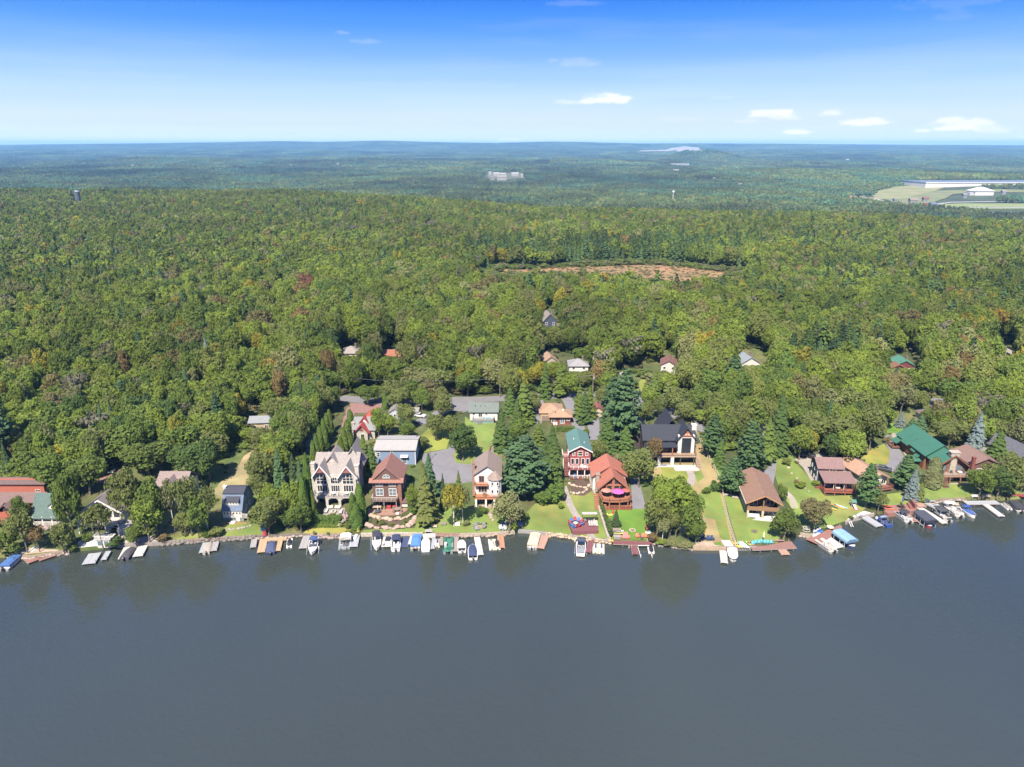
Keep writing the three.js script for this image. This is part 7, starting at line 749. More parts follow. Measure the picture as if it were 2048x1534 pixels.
// the brown deck with jet skis and spool
{ const y = .85; jetski('blue and white jet ski parked on the brown deck, left one', onPlane(1631, 1070, y), -.9, '#e4e8ee', '#3a78c8'); jetski('blue jet ski parked on the brown deck, right one', onPlane(1637, 1066, y), -.9, '#3a80d0', '#2c50a0'); jetski('white jet ski with dark trim parked behind the blue one', onPlane(1632, 1061, y + .3), -.9, '#dfe4ea', '#2c3a60'); const s = thing('cable_spool', 'pale round spool table standing left of the parked jet skis', 'table', onPlane(1612.5, 1061, 1)); part('rim', K('#d0ccc4', null), s, g => { for (const z of [.1, .8]) for (let i = 0; i < 14; i++) { const q = (k) => V(.9 * Math.cos(k / 14 * 6.283), z, .9 * Math.sin(k / 14 * 6.283)); g.bar(q(i), q(i + 1), .16, .1); } }); part('drum', K('#a8a098', null), s, g => g.cyl(V(0, 0, 0), V(0, .8, 0), .4, .4, 10)); const f = thing('ladder', 'white swim ladder at the concrete wall', 'ladder', onPlane(1699, 1046, .9)); part('rails', WH, f, g => { for (const x of [0, .6]) g.bar(V(x, .3, -.6), V(x, -.6, 1.2), .1); for (const t of [.2, .5, .8]) g.bar(V(0, lerp(.3, -.6, t), lerp(-.6, 1.2, t)), V(.6, lerp(.3, -.6, t), lerp(-.6, 1.2, t)), .08); }); const rk = thing('cream_table', 'round cream table on the brown deck near the blue canopy', 'table', onPlane(1660, 1058, .85)); part('top', K('#f0dcc0', null), rk, g => g.cyl(V(0, .6, 0), V(0, .7, 0), .9, .9, 12)); part('stem', K('#c8b8a0', null), rk, g => g.cyl(V(0, 0, 0), V(0, .6, 0), .3, .2, 8)); }
[['dark green kayak on the sloping lawn', 1664, 1013, '#1f7058'], ['yellow kayak left of the pair on the sloping lawn', 1661, 1017, '#e8b838'], ['yellow kayak at the right on the sloping lawn', 1677, 1015, '#f0c020'], ['orange kayak between the green and the yellow one', 1671, 1012, '#e0902c'], ['light blue paddle board right of the lawn kayaks', 1683, 1014, '#b0d8e8']].forEach(([l, x, y, c], i) => kayak(l, ground(x, y), .75, c, 3.6, { board: i === 4, cat: i === 4 ? 'paddle board' : 'kayak' }));
{ const o = thing('play_house', 'small grey and green slide tower on the sloping lawn', 'play equipment', ground(1705, 1012)); part('post', K('#b8aca0', null), o, g => { for (const x of [-.6, .6]) for (const z of [-.6, .6]) g.cbox(x, 0, z, .1, 1.6, .1); }); part('platform', K('#a89c94', 'plank'), o, g => g.box(-.7, .8, -.7, .7, .9, .7)); part('roof', K('#4a8a78', null), o, g => g.gable(-.6, .6, -.6, .6, 1.5, .5, 'x', .15, .08)); part('slide', K('#c8ccd0', null), o, g => g.slab(-.35, .35, .7, 2.4, .8, .05, .06)); const m = thing('picnic_mat', 'red mat on the lawn below the slide tower', 'mat', ground(1709, 1018), .1); part('mat', K('#c87060', 'fabric'), m, g => g.box(-1.3, 0, -.6, 1.3, .07, .6)); part('hem', K('#a85848', 'fabric'), m, g => g.box(-1.3, .0, .6, 1.3, .08, .68)); }
{ const Pd = [[1768, 1022], [1774, 1010], [1820, 1008], [1834, 1018], [1826, 1022], [1776, 1027]], c = onPlane(1800, 1016, 1), y = 1.15, o = thing('lake_deck', 'red plank deck with stepped wall and picnic table', 'deck', V(c.x, 0, c.z)); const Q = Pd.map(([x, yy]) => { const p = onPlane(x, yy, y); return V(p.x - c.x, y, p.z - c.z); }); part('deck_boards', PLK.red, o, g => g.hex(Q.map(p => V(p.x, -.6, p.z)), Q)); const A = onPlane(1822, 1006, y + .2).sub(V(c.x, 0, c.z)), B = onPlane(1831, 1018, y).sub(V(c.x, 0, c.z)); part('stepped_wall', K('#a8645c', 'plank'), o, g => { g.bar(V(A.x, y + .7, A.z), V(B.x, y + .6, B.z), .6, 1.5); g.bar(V(A.x - 1, y + .3, A.z + .3), V(B.x - 1.2, y + .25, B.z), .8, .5); }); const t = thing('picnic_table', 'dark picnic table on the red plank deck', 'picnic table', onPlane(1802, 1015, y), .4); part('top', K('#4a4440', 'plank'), t, g => g.box(-.9, .7, -.4, .9, .76, .4)); for (const s of [-1, 1]) { part('bench', K('#4a4440', 'plank'), t, g => g.box(-.9, .42, s * .75 - .14, .9, .47, s * .75 + .14)); part('leg', K('#3c3834', null), t, g => g.bar(V(s * .6, 0, -.7), V(s * .6, .7, -.2), .08).bar(V(s * .6, 0, .7), V(s * .6, .7, .2), .08)); } umbrella('closed blue sun umbrella behind the picnic table', onPlane(1804, 1011, y), '#3a6898', 1, 3, true); kayak('red kayak, upper of the pile at the left of the red deck', onPlane(1774, 1013, y + .4), 1.2, '#e04030', 3); kayak('orange kayak, lower of the pile at the left of the red deck', onPlane(1776, 1018, y), 1.3, '#f07830', 3); }
bench('grey bench behind the cross walk of the T-shaped pier, left one', 1949, 1001, 0, '#c8c8cc', { w: 2.2 }); bench('weathered bench behind the T-shaped pier, right one', 1972, 998, 0, '#a8a098', { w: 2.4 }); bench('pale wooden bench at the water below the lodge', 1911, 1012, .05, '#d4b898', { w: 2 }); kayak('red kayak lying on the reddish beach', ground(2038, 992), .9, '#c83848', 3.4); kayak('second red kayak beside the first on the reddish beach', ground(2046, 994), .9, '#b83040', 3.4); { const o = thing('tarped_pile', 'small pile under a dark tarp on the lodge shore', 'tarp', ground(1852, 1004)); part('tarp', K('#444858', 'fabric'), o, g => g.blob(0, .4, 0, 1.1, .7, .8, 5, 9)); part('board', PLK.silver, o, g => g.cbox(1.6, .3, .1, 2, .1, .5)); }
// cars
function car(label, x, y, turn, hex, o = {}) { const p = ground(x, y); p.y += .08; const c = thing('parked_car', label, 'car', p, turn), bm = K(hex, null, { rough: .3 }), L = 2.3, w = .92; const prof = (y2, z0, z1, k) => [V(-w * k, y2, z1), V(w * k, y2, z1), V(w * k, y2, z0), V(-w * k, y2, z0)]; part('body', bm, c, g => g.loft([prof(.3, -L + .05, L - .1, .95), prof(.55, -L, L, 1), prof(.95, -L + .05, L - .15, .98), prof(1.02, -L + .2, L - .5, .9)])); part('cabin_glass', GLASS, c, g => g.loft([prof(1.0, -L + .25, L * .38, .88), prof(1.48, -L + .7, L * .05, .74)])); part('roof', bm, c, g => g.loft([prof(1.47, -L + .68, L * .07, .75), prof(1.54, -L + .85, -.05, .68)])); for (const s of [-1, 1]) for (const z of [-1.4, 1.4]) part('wheel', K('#26262a', null), c, g => g.cyl(V(s * .74, .34, z), V(s * .94, .34, z), .34, .34, 12)); for (const s of [-1, 1]) part('headlight', WH, c, g => g.cbox(s * .66, .62, L - .04, .35, .18, .1)); return c; }
car('dark green car on the reddish drive at the left', 227, 943, .15, '#3c5450'); car('dark car parked at the end of the lodge drive', 1768, 941, 1, '#50545c'); car('dark car in the shade on the pale gravel yard', 1617, 914, 1.3, '#3a3e48'); car('blue-grey car under the golden-green tree by the gravel yard', 1585, 896, .3, '#8a9cb8'); car('white car parked by the grey shed', 840, 834, 1.2, '#e0e0e4'); car('dark car at the street by the pines', 1280, 790, 1.5, '#3c3e44');
// utility poles along the street with wires
{ const tops = []; const pole = (label, x, y, hh, o = {}) => { const p = ground(x, y), u = thing('utility_pole', label, 'utility pole', p); part('shaft', K('#9c8f84', 'rough'), u, g => g.cyl(V(0, -.5, 0), V(0, hh, 0), .17, .12, 7)); part('crossarm', K('#8c7f74', null), u, g => g.box(-1, hh - .9, -.06, 1, hh - .75, .06)); part('transformer', K('#b8b8bc', null), u, g => g.cyl(V(.32, hh - 2.4, 0), V(.32, hh - 1.4, 0), .26, .26, 8)); tops.push(V(p.x, p.y + hh - .85, p.z)); }; pole('utility pole at the street left of the red brick drive', 681, 792, 9); pole('utility pole at the street behind the sky-blue house', 835, 800, 9); pole('utility pole at the street behind the grey-green ranch house', 1000, 795, 9); pole('utility pole at the street left of the tall pines', 1185, 790, 9); const wr = thing('power_line', 'overhead wires strung along the street poles', 'wires'); part('wire', K('#8a8e96', null), wr, g => { for (let i = 1; i < tops.length; i++) for (const s of [-.9, .9]) { const a = tops[i - 1], b = tops[i]; let q = V(a.x + s, a.y, a.z); for (let k = 1; k <= 10; k++) { const t = k / 10, p = a.clone().lerp(b, t); p.x += s; p.y -= Math.sin(t * Math.PI) * .8; g.bar(q, p, .03); q = p; } } }); }
{ const p = ground(861, 920), o = thing('yard_lamp', 'tall thin lamp post at the parking court', 'lamp post', p); part('shaft', K('#6a6c74', null), o, g => g.cyl(V(0, -.3, 0), V(0, 6, 0), .08, .06, 6)); part('lamp_head', K('#8a8c94', null), o, g => g.cbox(0, 5.9, .3, .3, .14, .7)); }
{ const o = thing('blue_parasol_base', 'dark folded umbrella with white top on the brown house patio', 'umbrella', ground(756, 1026)); part('canopy', K('#3f4c60', 'fabric'), o, g => g.loft([[.9, .6], [.6, .9], [.15, 1.2]].map(([r, y]) => Array.from({ length: 8 }, (_, i) => V(r * Math.cos(i * .785), y, r * Math.sin(i * .785)))))); part('pole', WH, o, g => g.cyl(V(0, 0, 0), V(0, 2.4, 0), .12, .1, 6)); part('stand', K('#5a6270', null), o, g => g.cyl(V(0, 0, 0), V(0, .15, 0), .5, .5, 8)); const q = thing('patio_seat', 'weathered patio table set on the brown house patio', 'table', ground(795, 1022)); part('top', K('#9a8478', null), q, g => g.cyl(V(0, .7, 0), V(0, .78, 0), 1, 1, 10)); for (let i = 0; i < 4; i++) part('chair', K('#8a766c', null), q, g => g.cbox(Math.cos(i * 1.57 + .6) * 1.5, .1, Math.sin(i * 1.57 + .6) * 1.5, .55, .8, .55)); part('white_box', WH, q, g => g.cbox(.3, 0, 1.9, .9, .5, .5)); }
{ const o = thing('yellow_float', 'yellow water toy stacked at the pier below the stone mansion', 'water toy', ground(717, 1062)); part('ring', K('#f0e020', null), o, g => g.blob(0, .7, 0, .45, .6, .45, 3, 9)); part('base', K('#d8c020', null), o, g => g.blob(-.1, .2, .2, .5, .25, .5, 4, 8)); const u = thing('blue_red_play', 'blue and red playground barrels under the olive tree', 'play equipment', ground(530, 1071)); part('red_barrel', K('#c83048', null), u, g => g.cyl(V(0, 0, 0), V(0, 1.5, 0), .55, .5, 10)); part('blue_barrel', K('#2c6ca0', null), u, g => g.cyl(V(-.4, 1.5, -.2), V(-.4, 3, -.2), .6, .6, 10)); part('post', K('#8a4a38', null), u, g => g.cbox(.5, 0, .3, .16, 1.2, .16)); }
// ------------------------------------------------------------------ trees of the village, one by one
for (const t of [
  ['shrub', 14, 1052, 1113, 56, 'green'], ['thin', 56, 1008, 1106, 60, 'olive'], ['thin', 80, 1046, 1104, 40, 'rust'], ['oak', 46, 990, 1052, 36, 'green'], ['oak', 130, 1040, 1110, 46, 'olive'], ['shrub', 151, 1088, 1104, 20, 'fresh'], ['shrub', 176, 1066, 1083, 22, 'green'], ['oak', 152, 940, 1082, 56, 'green'], ['oak', 132, 985, 1066, 36, 'deep'], ['oak', 112, 905, 1000, 90, 'green'], ['oak', 40, 930, 985, 60, 'fresh'], ['oak', 60, 900, 980, 80, 'green'], ['oak', 180, 905, 990, 84, 'green'], ['spruce', 28, 880, 985, 36, 'dark'],
  ['thin', 206, 1000, 1094, 58, 'olive'], ['oak', 268, 930, 1072, 76, 'olive'], ['oak', 300, 985, 1084, 66, 'fresh'], ['oak', 274, 1050, 1094, 46, 'green'], ['shrub', 232, 1072, 1092, 34, 'deep'], ['oak', 316, 950, 1070, 60, 'green'], ['shrub', 326, 1066, 1088, 24, 'rust'], ['thin', 384, 935, 1072, 62, 'olive'], ['thin', 350, 955, 1062, 50, 'pale', { birch: 1 }], ['oak', 398, 985, 1076, 62, 'green'], ['thin', 418, 960, 1066, 52, 'olive', { birch: 1 }], ['oak', 372, 1022, 1070, 46, 'olive'], ['shrub', 432, 1050, 1070, 40, 'olive'], ['shrub', 412, 1056, 1074, 30, 'green'],
  ['oak', 385, 880, 965, 90, 'deep'], ['oak', 420, 875, 962, 80, 'deep'], ['oak', 300, 880, 950, 90, 'green'], ['oak', 250, 850, 930, 90, 'green'],
  ['spruce', 562, 892, 985, 34, 'teal'], ['spruce', 590, 903, 975, 30, 'dark'], ['oak', 528, 893, 985, 66, 'olive'], ['oak', 545, 965, 1040, 56, 'fresh'], ['oak', 538, 992, 1070, 74, 'olive'], ['oak', 592, 958, 1045, 54, 'fresh'], ['oak', 602, 1004, 1066, 50, 'green'], ['oak', 572, 1010, 1055, 40, 'deep'], ['spruce', 604, 915, 985, 26, 'teal'], ['oak', 520, 945, 1000, 44, 'olive'],
  ['cedar', 622, 905, 1035, 22, 'hedge'], ['cedar', 612, 945, 1048, 24, 'hedge'], ['cedar', 628, 980, 1040, 18, 'green'], ['cedar', 630, 880, 945, 18, 'green'], ['cedar', 636, 866, 928, 18, 'hedge'], ['cedar', 643, 850, 912, 18, 'green'], ['cedar', 650, 836, 894, 18, 'hedge'], ['cedar', 656, 826, 880, 17, 'green'], ['cedar', 661, 818, 866, 16, 'green'],
  ['cedar', 684, 872, 930, 22, 'green'], ['cedar', 690, 854, 912, 22, 'green'], ['cedar', 697, 838, 890, 22, 'green'], ['cedar', 703, 818, 868, 20, 'hedge'], ['fir', 731, 868, 958, 50, 'green'], ['fir', 746, 885, 960, 34, 'deep'], ['oak', 757, 812, 874, 36, 'fresh'], ['oak', 775, 822, 872, 46, 'fresh'], ['cedar', 771, 782, 818, 13, 'hedge'], ['oak', 737, 766, 812, 40, 'green'], ['fir', 716, 905, 962, 30, 'deep'],
  ['cedar', 722, 966, 1038, 26, 'hedge'], ['cedar', 714, 1004, 1056, 28, 'hedge'], ['cedar', 708, 985, 1045, 20, 'hedge'], ['shrub', 700, 1038, 1056, 22, 'green'], ['shrub', 630, 1062, 1071, 10, 'olive'], ['shrub', 697, 1060, 1072, 14, 'fresh'], ['shrub', 657, 1063, 1070, 8, 'olive'], ['cedar', 752, 1034, 1048, 7, 'green'], ['shrub', 764, 1040, 1050, 14, 'green'], ['cedar', 808, 1036, 1050, 8, 'green'], ['shrub', 784, 1044, 1050, 9, 'fresh'],
  ['oak', 826, 965, 1030, 30, 'fresh'], ['shrub', 827, 1008, 1030, 20, 'hedge'], ['fir', 852, 925, 1052, 48, 'olive'], ['fir', 866, 960, 1040, 36, 'olive'], ['spruce', 887, 945, 1020, 18, 'dark'], ['spruce', 918, 940, 1004, 22, 'green'], ['thin', 908, 960, 1052, 56, 'yellow', { birch: 1, label: 'yellowing birch pair with white trunks standing left of the white house with corner tower' }], ['thin', 926, 965, 1045, 34, 'pale', { birch: 1 }], ['fir', 860, 905, 995, 40, 'teal'], ['shrub', 904, 1030, 1050, 18, 'dark'], ['shrub', 932, 1040, 1052, 16, 'pale'], ['shrub', 966, 1010, 1028, 24, 'green'], ['shrub', 956, 1016, 1036, 14, 'dark'],
  ['oak', 872, 825, 880, 46, 'olive'], ['oak', 926, 845, 922, 64, 'deep'], ['oak', 904, 826, 884, 52, 'olive'], ['oak', 886, 785, 838, 40, 'olive'], ['shrub', 861, 800, 818, 18, 'fresh'], ['oak', 838, 870, 900, 40, 'olive'], ['oak', 812, 805, 860, 40, 'olive'], ['spruce', 806, 820, 866, 20, 'dark'],
  ['spruce', 1003, 815, 900, 46, 'deep'], ['spruce', 1019, 845, 898, 32, 'teal'], ['fir', 1047, 757, 848, 52, 'green'], ['spruce', 1034, 795, 860, 34, 'deep'], ['oak', 1038, 838, 896, 48, 'green'], ['spruce', 1077, 840, 890, 34, 'green'], ['spruce', 1104, 846, 910, 38, 'deep'], ['pine', 1048, 876, 992, 108, 'teal', { label: 'huge blue-green white pine standing right of the white house with corner tower' }], ['spruce', 1108, 872, 966, 44, 'deep'], ['spruce', 1088, 880, 955, 40, 'deep'], ['shrub', 1084, 978, 1009, 44, 'hedge'], ['shrub', 1110, 962, 1002, 40, 'hedge'], ['shrub', 1098, 990, 1006, 26, 'fresh'], ['oak', 1018, 978, 1064, 66, 'pale'], ['shrub', 1048, 1018, 1044, 22, 'olive'], ['shrub', 1030, 1042, 1064, 16, 'fresh'], ['shrub', 1122, 1003, 1017, 16, 'fresh'],
  ['fir', 1168, 778, 848, 36, 'deep'], ['fir', 1158, 765, 835, 30, 'green'], ['fir', 1178, 770, 838, 34, 'green'], ['pine', 1245, 742, 900, 78, 'teal', { label: 'tallest blue-green pine of the clump left of the black-roofed modern house' }], ['spruce', 1214, 826, 905, 60, 'deep'], ['pine', 1222, 758, 880, 56, 'teal'], ['spruce', 1250, 842, 910, 46, 'deep'], ['oak', 1198, 874, 930, 42, 'olive'], ['shrub', 1170, 852, 880, 18, 'green'], ['shrub', 1236, 905, 925, 24, 'pale'], ['oak', 1278, 894, 975, 68, 'olive'], ['oak', 1262, 920, 968, 40, 'fresh'], ['thin', 1306, 866, 940, 36, 'rust', { label: 'rust-tinged thin tree standing before the left wing of the black-roofed modern house' }], ['spruce', 1231, 1018, 1056, 24, 'dark'], ['shrub', 1220, 1036, 1046, 10, 'pale'],
  ['oak', 1338, 940, 1072, 88, 'fresh'], ['oak', 1376, 978, 1080, 66, 'green'], ['oak', 1312, 985, 1078, 56, 'olive'], ['thin', 1324, 1030, 1084, 36, 'pale', { birch: 1 }], ['oak', 1390, 1032, 1090, 44, 'green'], ['shrub', 1304, 1062, 1087, 26, 'rust'], ['oak', 1350, 1005, 1078, 50, 'olive'], ['shrub', 1340, 1078, 1094, 30, 'pale'], ['shrub', 1366, 1082, 1098, 34, 'pale'], ['shrub', 1320, 1076, 1090, 24, 'fresh'], ['thin', 1330, 950, 1030, 60, 'pale'],
  ['pine', 1423, 832, 915, 52, 'pine'], ['spruce', 1438, 878, 935, 30, 'deep'], ['pine', 1461, 918, 990, 56, 'pine'], ['pine', 1496, 845, 948, 66, 'pine'], ['oak', 1474, 795, 890, 54, 'olive'], ['spruce', 1552, 780, 908, 56, 'deep'], ['fir', 1530, 830, 925, 44, 'green'], ['oak', 1598, 846, 920, 58, 'fresh'], ['oak', 1614, 858, 912, 44, 'yellow'], ['oak', 1678, 818, 905, 82, 'olive'], ['oak', 1694, 855, 930, 72, 'fresh'], ['oak', 1660, 862, 925, 46, 'deep'], ['shrub', 1703, 862, 882, 22, 'red'], ['oak', 1738, 806, 902, 62, 'olive'], ['shrub', 1430, 962, 982, 30, 'deep'], ['shrub', 1412, 972, 988, 20, 'green'], ['shrub', 1515, 935, 945, 22, 'fresh'], ['shrub', 1622, 850, 872, 22, 'deep'],
  ['oak', 1566, 1014, 1082, 60, 'green'], ['oak', 1626, 992, 1062, 56, 'brown'], ['shrub', 1566, 970, 1003, 20, 'green'], ['shrub', 1561, 965, 980, 12, 'green'], ['pine', 1730, 930, 1016, 50, 'pine'], ['thin', 1754, 984, 1031, 40, 'olive'], ['shrub', 1630, 958, 972, 20, 'fresh'], ['shrub', 1602, 960, 976, 24, 'fresh'], ['shrub', 1572, 915, 930, 20, 'olive'], ['shrub', 1701, 1030, 1040, 12, 'green'], ['shrub', 1593, 958, 968, 10, 'rust'],
  ['pine', 1806, 912, 980, 52, 'pine'], ['spruce', 1821, 936, 999, 34, 'blue', { label: 'silvery blue spruce on the lawn left of the log lodge' }], ['spruce', 1838, 962, 1002, 24, 'olive'], ['cedar', 1862, 914, 972, 40, 'pale'], ['oak', 1956, 936, 1000, 56, 'green'], ['oak', 1992, 932, 1001, 62, 'deep'], ['oak', 2016, 900, 990, 76, 'olive'], ['thin', 1975, 920, 985, 50, 'olive'], ['spruce', 1945, 822, 912, 42, 'blue', { label: 'big silvery blue spruce behind the log lodge' }], ['spruce', 1990, 858, 925, 52, 'deep'], ['spruce', 1799, 823, 854, 22, 'blue', { label: 'small silvery blue spruce behind the bright lawn' }], ['spruce', 1772, 826, 850, 14, 'blue'], ['spruce', 1838, 828, 866, 36, 'teal'], ['spruce', 1822, 834, 860, 26, 'teal'], ['oak', 1895, 838, 895, 74, 'olive'], ['oak', 1930, 815, 880, 60, 'brown'], ['oak', 1880, 800, 862, 56, 'brown'], ['shrub', 1772, 872, 886, 16, 'brown'], ['oak', 2040, 940, 985, 40, 'gold'],
  ['oak', 1290, 800, 845, 40, 'olive'], ['oak', 1370, 800, 850, 50, 'olive'], ['oak', 1350, 770, 832, 54, 'olive'], ['fir', 1308, 740, 800, 34, 'green'], ['fir', 1334, 752, 812, 30, 'olive'], ['shrub', 1400, 815, 845, 40, 'fresh'], ['shrub', 1372, 828, 848, 34, 'pale'], ['oak', 1425, 790, 842, 44, 'fresh'], ['pine', 1462, 715, 800, 56, 'pine'], ['oak', 1590, 690, 770, 60, 'yellow'], ['oak', 1500, 760, 830, 60, 'green'],
  ['bare', 292, 780, 865, 30, 'grey', { label: 'leafless grey tree in the woods above the shore at the left' }], ['spruce', 422, 672, 770, 30, 'blue', { label: 'lone silvery blue conifer in the deep woods at the left' }], ['pine', 12, 785, 940, 66, 'teal', { label: 'blue-green pine at the left edge of the picture' }], ['oak', 555, 702, 790, 62, 'gold', { label: 'golden-topped tree above the pale hut in the woods' }], ['oak', 1165, 690, 740, 40, 'green'], ['oak', 1215, 740, 790, 46, 'fresh'], ['oak', 1866, 590, 640, 44, 'red', { label: 'single reddish tree in the woods at the right' }], ['bare', 1900, 640, 690, 40, 'grey', { label: 'leafless pale tree in the woods at the right' }],
].concat([
  ['oak', 560, 790, 856, 50, 'olive'], ['oak', 790, 758, 812, 50, 'olive'], ['oak', 826, 756, 810, 44, 'green'], ['oak', 858, 756, 816, 46, 'brown'], ['oak', 884, 768, 824, 42, 'olive'], ['oak', 752, 770, 806, 32, 'fresh'], ['oak', 880, 730, 790, 60, 'olive'], ['oak', 660, 735, 792, 50, 'green'], ['oak', 935, 740, 793, 50, 'green'], ['oak', 585, 800, 872, 56, 'green'], ['oak', 605, 785, 850, 54, 'fresh'], ['oak', 580, 735, 800, 60, 'green'], ['pine', 640, 752, 826, 44, 'pine'], ['oak', 650, 765, 832, 44, 'olive'], ['oak', 668, 770, 818, 40, 'green'], ['oak', 622, 775, 838, 46, 'green'], ['oak', 800, 770, 822, 50, 'olive'], ['oak', 845, 770, 822, 44, 'green'], ['thin', 870, 778, 820, 36, 'brown'], ['oak', 815, 840, 880, 34, 'green'],
  ['fir', 1020, 770, 830, 34, 'deep'], ['oak', 1065, 780, 830, 36, 'olive'], ['spruce', 1090, 720, 796, 30, 'deep'], ['fir', 1120, 720, 794, 34, 'green'], ['oak', 1140, 745, 796, 40, 'fresh'], ['oak', 1205, 770, 815, 36, 'olive'], ['oak', 1296, 770, 822, 40, 'fresh'], ['oak', 1318, 790, 838, 36, 'olive'], ['oak', 1392, 765, 832, 52, 'green'], ['oak', 1415, 780, 826, 44, 'olive'], ['thin', 1440, 800, 862, 44, 'olive'], ['oak', 1452, 770, 842, 48, 'green'], ['oak', 1520, 790, 862, 50, 'olive'], ['oak', 1580, 790, 862, 54, 'green'], ['oak', 1625, 790, 858, 60, 'olive'], ['oak', 1655, 775, 842, 60, 'pale'], ['oak', 1700, 770, 848, 62, 'olive'], ['oak', 1765, 770, 838, 56, 'olive'], ['oak', 1800, 765, 826, 50, 'pale'], ['oak', 1715, 820, 890, 54, 'green'], ['oak', 1835, 775, 822, 40, 'olive'], ['oak', 1925, 770, 835, 54, 'rust'], ['oak', 1970, 780, 850, 60, 'olive'], ['oak', 2015, 790, 868, 66, 'green'], ['oak', 1960, 830, 900, 50, 'fresh'], ['oak', 2035, 830, 905, 50, 'pale'],
])) tree(...t);
const WOODEDGE = [[-200, 985], [200, 960], [250, 955], [300, 935], [440, 925], [452, 900], [515, 895], [540, 985], [606, 985], [612, 900], [640, 850], [660, 800], [760, 785], [830, 790], [1000, 792], [1020, 820], [1075, 800], [1280, 780], [1400, 812], [1420, 850], [1440, 905], [1530, 880], [1560, 860], [1640, 905], [1700, 915], [1760, 862], [1780, 828], [1830, 840], [1850, 860], [1930, 885], [1985, 905], [2048, 905], [2300, 920]];
const EVERGREEN = (x, y) => (y > 498 && y < 531 && x > 930 && x < 1480) ? .85 : (x > 1600 && x < 1780 && y > 700 && y < 756) ? .85 : (x > 1440 && x < 1760 && y > 480 && y < 530) ? .4 : 0;
const CROWNLOW = (x, y) => x > 955 && x < 1500 && y > 545 && y < 606;
// parts of the view that stay open: a wild tree in front of one stands lower or is absent
const REVEAL = [[688, 713, 692, 707], [770, 800, 697, 708], [1088, 1110, 706, 718], [1138, 1170, 713, 738], [1246, 1262, 740, 757], [1314, 1348, 703, 738], [1476, 1530, 698, 726], [1782, 1832, 706, 732], [1994, 2022, 684, 704], [1084, 1114, 617, 648], [498, 540, 832, 850], [700, 775, 790, 815], [910, 1000, 790, 806], [1262, 1296, 758, 785], [1848, 1880, 797, 808], [148, 167, 380, 399]];
// ------------------------------------------------------------------ far things
const farPoly = [];
function farSheet(name, label, mat, px, lift) { const P = px.map(([x, y]) => { const q = ground(x, y); return [q.x, q.z]; }); farPoly.push(P); const c = P.map(p => new THREE.Vector2(...p)), t = THREE.ShapeUtils.triangulateShape(c, []); const pos = []; let tris = t.map(q => q.map(i => P[i])); for (let k = 0; k < 12; k++) { const nx = []; let cut = false; for (const q of tris) { const L = [0, 1, 2].map(i => Math.hypot(q[i][0] - q[(i + 1) % 3][0], q[i][1] - q[(i + 1) % 3][1])), m = L.indexOf(Math.max(...L)); if (L[m] > 45) { cut = true; const a = q[m], b = q[(m + 1) % 3], d = q[(m + 2) % 3], e = [(a[0] + b[0]) / 2, (a[1] + b[1]) / 2]; nx.push([a, e, d], [e, b, d]); } else nx.push(q); } tris = nx; if (!cut) break; } const uv = []; for (const q of tris) for (const p of q) { pos.push(p[0], h(p[0], p[1]) + lift, p[1]); uv.push(p[0] * .1, p[1] * .1); } const g = fromPos(pos); g.setAttribute('uv', new THREE.Float32BufferAttribute(uv, 2)); const m = new THREE.Mesh(g, mat); m.name = numbered(name); m.receiveShadow = true; tag(m, label, null, null, 'structure'); scene.add(m); }
farSheet('field', 'yellow-green open field left of the long white warehouse', K('#a8b070', 'grass'), [[1736, 386], [1790, 374], [1850, 369], [1900, 371], [1870, 382], [1830, 392], [1800, 402], [1752, 398]], 1);
farSheet('field', 'olive-green open ground before the long white warehouse', K('#94a060', 'grass'), [[1775, 401], [1812, 397], [1842, 388], [1872, 382], [1990, 379], [2080, 381], [2080, 386], [1960, 385], [1905, 389], [1890, 398], [1858, 408], [1800, 411]], 1.4); farSheet('field', 'green field strip around the oval track', K('#9cb468', 'grass'), [[1862, 418], [1880, 409], [1930, 407], [2060, 408], [2080, 420]], 1);
farSheet('quarry', 'pale stripped ground on the flank of the lone far hill', K('#d0c4bc', 'gravel', { k: 1.7 }), [[1274, 304], [1305, 301], [1340, 297], [1368, 293], [1398, 296], [1412, 301], [1385, 302], [1352, 301], [1320, 305]], 6);
farSheet('clearing', 'pale clearing with houses far off', K('#c8c0a8', 'gravel'), [[1690, 402], [1700, 394], [1750, 396], [1770, 402], [1740, 405]], 1);
farSheet('clearing', 'grassy strip of cleared land round the far resort buildings', K('#8c9664', 'grass', { k: 2.4 }), [[972, 352], [985, 344], [1046, 348], [1048, 356], [1010, 360], [978, 358]], 1);
farSheet('road', 'pale far road around the track', K('#c8c8c8', 'asphalt'), [[1846, 413], [1870, 409.5], [1900, 405.5], [1960, 404.5], [2080, 405], [2080, 406.2], [1960, 405.8], [1902, 406.8], [1872, 411.5], [1850, 415]], 2); farSheet('road', 'pale straight road edge by the track', K('#d0d0cc', 'asphalt'), [[1850, 416.5], [1900, 415.4], [2080, 416.4], [2080, 417.6], [1900, 416.6], [1850, 417.8]], 2);
const FARCLEAR = (x, z) => farPoly.some(P => [0, 70, 140, 210].some(d => inPoly(x, z - d, P))) || farBoxes.some(([a, b, c, d]) => x > a && x < b && z > c && z < d);
const farBoxes = [];
